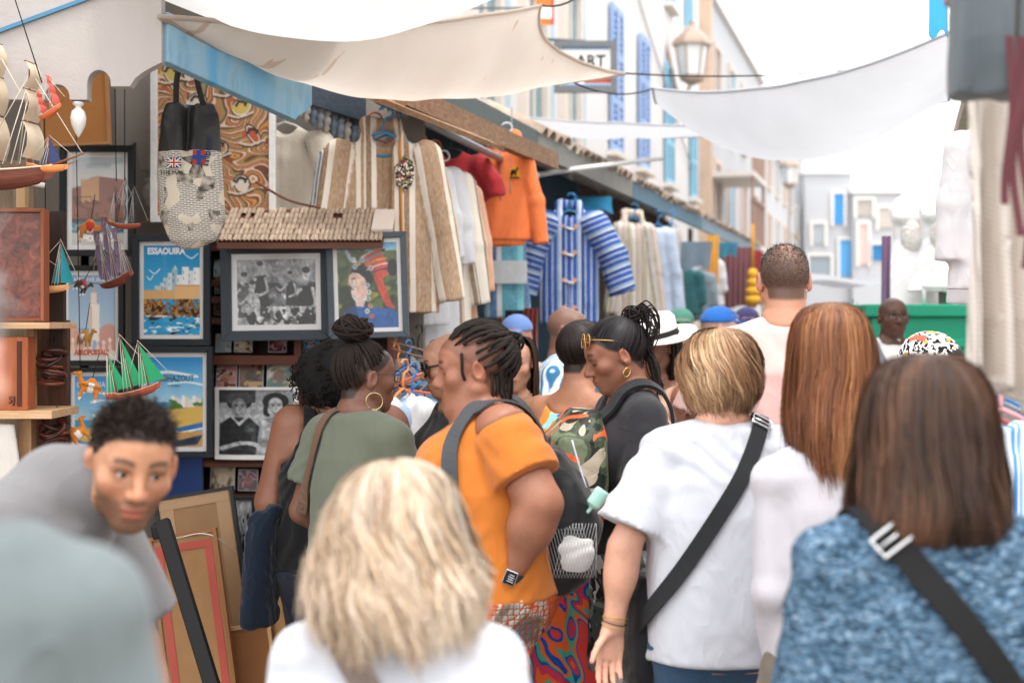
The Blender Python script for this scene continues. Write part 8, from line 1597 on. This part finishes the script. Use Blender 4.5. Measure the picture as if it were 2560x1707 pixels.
    for lb, px, py, Y, w, h, m, sl, hood in (('multicoloured vertically striped robe past the blue jacket', 1583, 548, 12.0, .15, 1.0, dj, .7, True), ('pale blue hanging robe past the striped one', 1645, 562, 12.9, .12, .95, mat_cloth('#b8c6dc', .5), .7, False), ('mottled beige robe beside the pale blue one', 1680, 560, 13.4, .1, 1.1, mat_cloth('#b5aca4', .7), 0, False), ('white scarf-like shirt by the yellow cloth', 1785, 640, 15.5, .08, .55, wh, .3, False), ('dark green shirt deep in the third stall', 1705, 668, 14.8, .2, .5, mat_cloth('#2f5f64', .5), .3, False), ('grey shirt deep in the third stall', 1745, 672, 15.0, .14, .55, mat_cloth('#7d8a94', .5), .3, False)): garment(lb, P(px, py, Y), R(6), w, h, m, sl, 10, .06, hood=hood, seed=int(px), hv=.018, cat='garment', name='hanging_robe', amp=.012)
    def drape(label, px0, py0, px1, py1, Y, col, amp=.03, nfold=5, name='hanging_cloth', cat='cloth', tilt=0.0, th=.012, m=None):
        a, b = P(px0, py1, Y), P(px1, py0, Y); w, h = b.x - a.x, b.z - a.z; nx, nz = nfold * 8 + 1, 12; G = np.zeros((nz, nx, 3))
        for i in range(nz):
            t = i / (nz - 1)
            for j in range(nx): u = j / (nx - 1); G[i, j] = ((u - .5) * w * (1 - .06 * math.sin(t * 3)), amp * math.sin(u * nfold * 6.283 + math.sin(t * 2)) * (.35 + .65 * t) - tilt * t, -t * h - .02 * math.sin(u * 7) * t)
        mb = MB().grid(G); mb.grid(G[:, ::-1] + np.array([0, th, 0])); e1 = np.stack([G[-1], G[-1] + np.array([0, th, 0])]); mb.grid(e1); o = mb.build(name, m or mat_cloth(col, .4), None, True, Vector(((a.x + b.x) / 2, Y, b.z))); tag(o, label, cat); return o
    drape('turquoise cloth panel hung under the blue fascia', 1668, 592, 1702, 640, 13.6, '#1f8fc0', .02, 3); drape('pale blue-grey awning flap in the third stall', 1702, 604, 1782, 668, 13.2, '#9fb6c8', .008, 2, tilt=-.15); drape('bright blue awning strip behind the jacket hood', 1432, 492, 1530, 536, 11.6, '#2f9ed0', .01, 2, tilt=.2); drape('yellow and orange scarf hanging by the white shirt', 1768, 588, 1798, 712, 15.2, '#e0a54a', .02, 3); drape('dusty maroon hangings in the last stall', 1800, 618, 1882, 768, 17.5, '#8a5a60', .05, 6); drape('red cloth strip beside the maroon hangings', 1882, 625, 1905, 765, 18, '#a03a40', .03, 2); drape('small turquoise awning flap above the maroon hangings', 1796, 606, 1845, 640, 16.8, '#5fb0d4', .01, 2, tilt=-.1)
    drape('dark red and green cloth hanging low under the turquoise jacket', 1310, 770, 1345, 900, 9.0, '#7a2f2a', .03, 3); drape('dark trousers hanging low under the turquoise jacket', 1262, 775, 1312, 860, 9.2, '#22262c', .03, 2); drape('black and tan striped bag cloth above the hangers', 1028, 782, 1118, 852, 7.4, '#c9b08a', .02, 4, m=mat_stripes([(0, '#1d1b1a'), (.5, '#c9b08a')], .05))
    g = empty('pompom_string', P(1882, 765, 16.5), 0, 'string of fat yellow pompoms near the maroon hangings', 'pompoms'); 
    for k in range(4): MB().ball((0, 0, .07 + .1 * k), (.1 - .012 * k, .1 - .012 * k, .07)).build('pompom', mat('#e0ab3a', .9, .2), g, True)
    MB().tube([(0, 0, .4), (0, 0, .95)], .02, 6).build('cord', mat('#d0923a', .8), g, True)
    # turned wooden ornaments under the roof
    for k in range(9):
        g = empty('turned_ornament', P(748 + 17 * k, 236 + 9.5 * k, 6.35 + .05 * k), 0, 'carved grey-white pendant under the dark eave, number %s from the blue board' % ('one two three four five six seven eight nine'.split()[k]), 'ornament', 'carved pendants under the eave'); mb = MB(); mb.lathe([(.004, .12), (.012, .1), (.012, 0), (.02, -.005), (.024, -.02), (.014, -.032), (.022, -.045), (.022, -.065), (.012, -.075), (.018, -.09), (.004, -.11)], 10); mb.build('pendant', mat(('#8f99a2', '#b8b2a8', '#6f7f8c')[k % 3], .6), g, True)
    q0, q1 = P(718, 205, 6.3), P(1010, 300, 7.1); tag(MB().bar(tuple(q0), tuple(q1), .08, .16).build('eave_beam', mat_wood('#2a3440', '#4a5560', axis=0), None), 'dark blue-grey eave beam behind the beige shade cloth', 'beam'); q0, q1 = P(840, 205, 5.95), P(1200, 348, 7.3); tag(MB().bar(tuple(q0), tuple(q1), .30, .025, up=(.5, 0, 1)).build('roof_board', mat_wood('#6a4a32', '#b5906a', axis=1), None), 'weathered brown roof board running out over the jackets', 'board'); tag(MB().tube(curve([P(640, 455, 6.2), P(720, 500, 6.15), P(800, 520, 6.1)], 20), .006, 6).build('rusty_chain', mat('#6a4232', .6, .3), None, True), 'rusty chain sloping down to the small tiled canopy', 'chain')
    # low rail with empty hangers and light shirts
    g = empty('low_rail', P(1060, 905, 6.15), 0, 'thin wire rails holding coloured hangers behind the woman in orange', 'rail')
    for dz in (0, .03): MB().tube(curve([(-.14, -.02, .06 + dz), (0, 0, .02 + dz), (.16, .02, -.01 + dz * .3)], 10), .004, 6).build('wire', mat('#8a6a58', .5), g, True)
    for k, (px, py, c, rz) in enumerate(((1088, 932, '#e0704a', 30), (1096, 938, '#2f8fc9', 22), (1104, 942, '#8a8a92', 14), (1080, 925, '#1d1d20', 40), (1112, 935, '#e07a5a', 8), (1012, 925, '#2f6fb5', 70), (1002, 930, '#e08a4a', 75), (1024, 915, '#2a2a2c', 62))): h_ = hanger(c, None, .17, P(px, py, 6.0 + .03 * k), R(rz), drop=.07); h_.rotation_euler = (R(rnd.uniform(-12, 12)), R(rnd.uniform(-14, 14)), R(rz)); tag(h_, '%s plastic hanger on the low wire rail, %s' % (('orange', 'bright blue', 'grey', 'black', 'salmon', 'dark blue', 'light orange', 'charcoal')[k], 'at the left end' if px < 1030 else 'in the middle cluster'), 'hanger', 'hangers on the low rail')
    for k, (lb, px, py, Y, c) in enumerate((('pale blue shirt on the low rail', 1030, 985, 5.9, '#9fb8d8'), ('white shirt on the low rail', 1008, 978, 5.8, '#dcdde0'), ('grey shirt on the upper low rail', 1045, 880, 6.6, '#8f9498'), ('light shirt deepest on the low rail', 1062, 1000, 6.05, '#e3e3e6'), ('slate shirt hanging further in', 1100, 868, 7.0, '#6a7078'))): garment(lb, P(px, py, Y), R(65), .18, .7, mat_cloth(c, .6), .25, 14, .04, seed=40 + k, hv=.013, hcol=('#2f6fb5', '#e08a4a', '#222222', '#2f6fb5', '#222222')[k], group='shirts on the low rail')
    g = empty('wire_grid', P(1085, 870, 7.6), 0, 'green wire grid panel behind the hangers', 'grid'); 
    for k in range(7): MB().tube([(-.2 + .07 * k, 0, -.25), (-.2 + .07 * k, 0, .2)], .004, 5).build('wire', mat('#1f5a44', .5), g, True); MB().tube([(-.22, -.006, -.22 + .065 * k), (.24, -.006, -.22 + .065 * k)], .004, 5).build('wire', mat('#1f5a44', .5), g, True)
    return drape

def build_right():
    # right-hand stalls: posts, beam and a back wall
    s = empty('market_stall', along(.9, 8), 0, 'right-hand clothes stall with a white-painted post and beam', 'stall'); of = -s.location
    for Yp in (3.4, 6.6, 9.8): streetbox(MB(), .36, .42, Yp, Yp + .07, 0, 2.75).build('post', mat('#dcd9d4', .7), s, False, of)
    streetbox(MB(), .34, .42, 1.4, 10.2, 2.755, 2.85).build('beam', mat_wood('#8a7a68', '#b5a48e', axis=1), s, False, of); streetbox(MB(), 1.8, 1.86, 1.4, 10.2, 0, 3.2).build('back_wall', mat_plaster('#dedcd9', '#a8a29a', .3), s, False, of); streetbox(MB(), .40, 1.0, 5.4, 9.6, .55, .6).build('counter', mat('#cfcac4', .7), s, False, of)
def right_goods(drape):
    # near hangings
    def sheet(label, px0, py0, px1, py1, Y, m, amp, nfold, th=.05, cut=None, name='hanging_cloth', rz=0.0, seed=0, botr=0.0):
        a, b = P(px0, py1, Y), P(px1, py0, Y); w, h = b.x - a.x, b.z - a.z; f = Field(); f.loft([(-h, w / 2, th), (-h * .5, w / 2 * .99, th * .9), (0, w / 2 * .97, th * .6)], .02, n=4); 
        if botr: f.rc((w * .5, 0, -h - botr * .25), (-w * .6, 0, -h - botr * 1.0), .0, .0, .01, 'u'); 
        V, Q = f.auto(.011); x = V[:, 0]; V[:, 1] += amp * np.sin((x / w) * nfold * 6.283 + 1.5 * np.sin(V[:, 2] * 3 + seed)) * np.clip(-V[:, 2] / h + .25, .25, 1); 
        if botr: V[:, 2] += botr * np.clip((w / 2 - x) / w, 0, 1) * np.clip(-V[:, 2] / h, 0, 1) ** 2
        V = folds(V, Q, .006, 10, (1, 1, .25), seed); o = link(name, mesh(name, V, Q, m), None, Vector(((a.x + b.x) / 2, Y, b.z)), (0, 0, rz)); return tag(o, label, 'cloth')
    t = NT('coarse_weave'); v = t.coord(rot=(0, R(38), 0)); w = t.n('TexWave'); t.l(v, w.inputs[0]); w.inputs['Scale'].default_value = 55; w.inputs['Distortion'].default_value = 1.2; n = t.noise(t.coord(scale=(1, 1, .3)), 5, 3); c = t.ramp(w.outputs[0], [(.2, '#cfc6bd'), (.8, '#e6ded6')]); t.bump(w.outputs[0], .25, .003); bw = t.fin(c, .9, .15)
    sheet('beige twill garment hanging close by at the right edge', 2412, 225, 2640, 1062, 2.45, bw, .075, 3.2, .018, seed=3, botr=.1)
    sheet('dark grey folded cloth hanging at the top right corner', 2368, -60, 2600, 248, 2.3, mat_cloth('#565e63', .6), .015, 2, .05, seed=5); sheet('dusty pink cloth above the dark grey one', 2360, -140, 2600, 8, 2.34, mat_cloth('#b08a90', .5), .01, 2, .05, seed=6)
    g = empty('maroon_tassels', P(2543, 90, 2.2), 0, 'maroon ribbon strips dangling at the right edge', 'ribbons')
    for k, (dx, L) in enumerate(((-.012, .26), (.0, .31), (.012, .36), (.024, .3))):
        Gd = [[(dx + .006 * math.sin(z * 20 + k) + u, .004 * math.sin(z * 31 + k), -z) for u in (-.006, .006)] for z in np.linspace(0, L, 16)]; G2 = np.array(Gd); mb = MB().grid(G2); mb.grid(G2[:, ::-1] + np.array([0, .003, 0])); mb.build('ribbon', mat_cloth('#5d343a', .3), g, True)
    g = empty('overhead_rail', along(.2, 2.4, 2.62), 0, 'overhead rail with cords carrying the near cloths at the right', 'rail'); of = -g.location; MB().tube([tuple(along(.2, 1.5, 2.62)), tuple(along(.2, 3.45, 2.62))], .015, 8).build('pipe', mat('#8a8c90', .5, metal=.5), g, True, of)
    for Y0 in (1.5, 3.43): MB().tube([tuple(along(.2, Y0, 2.62)), tuple(along(.38, Y0, 2.76))], .01, 6).build('bracket', mat('#8a8c90', .5, metal=.5), g, True, of)
    for px, py, Y in ((2430, -140, 2.34), (2540, -140, 2.34), (2430, -60, 2.3), (2540, -60, 2.3), (2450, 225, 2.45), (2600, 225, 2.45), (2543, 90, 2.2)): MB().tube([tuple(P(px, py, Y)), tuple(along(.2, Y, 2.62))], .003, 5).build('cord', mat('#4a4642', .8), g, True, of)
    # white garments and dresses further along
    wh = mat_cloth('#cfcdd0', .5, 500, .88, .03); lace = NT('lace'); v = lace.coord(); n = lace.noise(v, 40, 3, .6, 1); lm = lace.fin(lace.ramp(n, [(.4, '#d8cdc2'), (.6, '#f0efee')]), .8, .2)
    garment('white embroidered shirt hanging on the right', P(2505, 300, 5.2), R(-20), .17, .62, wh, .42, 8, .05, seed=60, hv=.011, hcol='#e8e8e8'); garment('second white shirt hanging behind the first on the right', P(2500, 330, 5.6), R(-14), .18, .68, wh, .4, 8, .05, seed=61, hv=.012, hcol='#e8e8e8')
    for lb, px, py, Y, h in (('white wedding-style dress on a mannequin at the right', 2278, 485, 10.2, 1.3), ('second white dress on a mannequin, half hidden', 2352, 478, 9.9, .7)):
        g = empty('dress_mannequin', P(px, py, Y), R(-10), lb, 'mannequin', 'dresses on mannequins'); g.scale = (1.12, 1.12, 1); f = Field(); f.loft([(-h, .21, .13), (-.6, .165, .11), (-.42, .125, .09), (-.33, .11, .08), (-.2, .125, .09), (-.1, .14, .08), (-.05, .1, .06)], .03); 
        for q in (-1, 1): f.el((q * .06, -.075, -.17), (.055, .05, .055), .03)
        V, Q = f.auto(.013); V = folds(V, Q, .004, 9, (1, 1, .2), 9); link('dress', mesh('dress', V, Q, mat_cloth('#f2f1f1', .4)), g); f = Field(); f.rc((0, 0, -.08), (0, 0, .06), .05, .045, .02); f.el((0, 0, -.06), (.11, .065, .05), .04); V, Q = f.auto(.01); link('mannequin_torso', mesh('mannequin_torso', V, Q, mat('#e4e2e0', .5)), g)
        f = Field(); f.el((0, -.06, -.3), (.075, .06, .14), .02); V, Q = f.auto(.01); V = folds(V, Q, .004, 60, (1, 1, 1), 2); link('lace_panel', mesh('lace_panel', V, Q, lm), g); MB().tube([(0, 0, -h + .02), (0, 0, -h - .9)], .015, 8).build('stand', mat('#8a8a8c', .4, metal=.6), g, True)
    drape('long green curtain behind the mannequins', 2318, 590, 2412, 800, 10.6, '#1f8a5c', .03, 5); drape('purple patterned scarf hanging at the right', 2205, 590, 2228, 765, 9.3, '#8a6a8c', .02, 2); drape('blue banner at the top right behind the grey cloth', 2323, -40, 2372, 86, 6.4, '#3f9ed0', .006, 1)
    # green cart
    A, B = P(2172, 860, 8.9), P(2440, 780, 8.9); g = empty('green_cart', (A.x, 8.9, 0), STREET * 0, 'bright green painted cart with moulded rim and white rail', 'cart'); of = -g.location; gm = mat('#1f9a78', .4, .08, spec=.4); x0, x1 = A.x, B.x
    pbox(MB(), x0 + .02, x1, 8.9, 9.35, .35, B.z - .03).build('body', gm, g, False, of, bevel=.01); pbox(MB(), x0 - .03, x1, 8.86, 9.4, B.z - .03, B.z + .05).build('rim', gm, g, False, of, bevel=.012); pbox(MB(), x0 + .0, x1, 8.875, 8.9, A.z - .02, A.z + .03).build('moulding', gm, g, False, of, bevel=.006); MB().tube([(x0 + .35, 8.95, B.z + .16), (x1, 8.95, B.z + .16)], .018, 8).build('rail', mat('#e6e6e6', .4), g, True, of)
    for xx in (x0 + .36, x1 - .1): MB().tube([(xx, 8.95, B.z + .05), (xx, 8.95, B.z + .16)], .012, 6).build('rail_post', mat('#e6e6e6', .4), g, True, of)
    a = np.linspace(0, 6.283, 30)[:-1]
    for xx in (x0 + .25, x1 - .1):
        w = MB().tube([(xx + .22 * math.cos(t), 8.84, .24 + .22 * math.sin(t)) for t in a], .02, 8, closed=True); wo = w.build('wheel', mat('#2a2a2c', .7), g, True, of); sp = MB()
        for k in range(4): sp.tube([(xx - .21 * math.cos(k * .785), 8.84, .24 - .21 * math.sin(k * .785)), (xx + .21 * math.cos(k * .785), 8.84, .24 + .21 * math.sin(k * .785))], .01, 6)
        sp.build('spokes', gm, wo, True)
    # striped trousers and hangers beside the brown bob
    st = mat_stripes([(0, '#ccd4de'), (.4, '#4a88c4'), (.62, '#ccd4de'), (.75, '#6a9fd0'), (.88, '#ccd4de')], .036, wv=.15); f = Field(); f.loft([(-.42, .13, .05), (-.1, .12, .05), (-.04, .105, .035), (0, .1, .035)], .01, n=3); V, Q = f.auto(.009); N = vnormals(V, Q); V = V + N * (.008 * np.sin(V[:, 0] * 120 + 2 * np.sin(V[:, 2] * 9)) * (V[:, 2] > -.06))[:, None]; V = folds(V, Q, .008, 14, (1, 1, .2), 4)
    o = link('striped_trousers', mesh('striped_trousers', V, Q, st, attrs={'st': np.stack([V[:, 0], V[:, 2], 0 * V[:, 0]], 1)}), None, P(2590, 1058, 3.15)); tag(o, 'light blue and white striped trousers hanging at the right', 'trousers')
    for k, (px, py, c, lb) in enumerate(((2502, 1035, '#d89aa0', 'pink plastic hanger beside the striped trousers'), (2508, 1020, '#8a93a0', 'grey hanger just above the pink one'), (2498, 1060, '#d06a72', 'lowest coral hanger by the striped trousers'), (2505, 1008, '#3f86c4', 'topmost blue hanger by the striped trousers'))): h_ = hanger(c, None, .14, P(px, py, 3.2 + .04 * k), R(20), drop=.05); tag(h_, lb, 'hanger', 'hangers on the right')
    tag(MB().tube([P(2470, 985, 3.3), P(2700, 960, 3.3)], .01, 8).build('rail', mat('#77797c', .5, metal=.6), None, True), 'short grey rail carrying the hangers on the right', 'rail')
    # parasol-like stall covers and goods far down the street
    for lb, px, py, Y, w, c in (('pale stall awning far down on the right of the street', 2085, 715, 15.5, 1.3, '#b9bcc2'),):
        c0 = P(px, py, Y); g = empty('stall_awning', c0, 0, lb, 'awning', 'far stall covers'); G = [[(x * w / 2, y * .6, .12 - .1 * abs(y) - .03 * math.sin(x * 4)) for x in np.linspace(-1, 1, 12)] for y in np.linspace(-1, 1, 6)]; MB().grid(G).build('cover', cloth_mat(c, .3), g, True)
        for q in (-1, 1): MB().tube([(q * w * .46, .1, 0), (q * w * .46, .1, -c0.z)], .03, 6).build('post', mat('#b8b2aa', .7), g, True)
build_setting(); shop_goods(); _drape = clothes(); right_goods(_drape)
crowd_front(); crowd_near(); crowd_back()
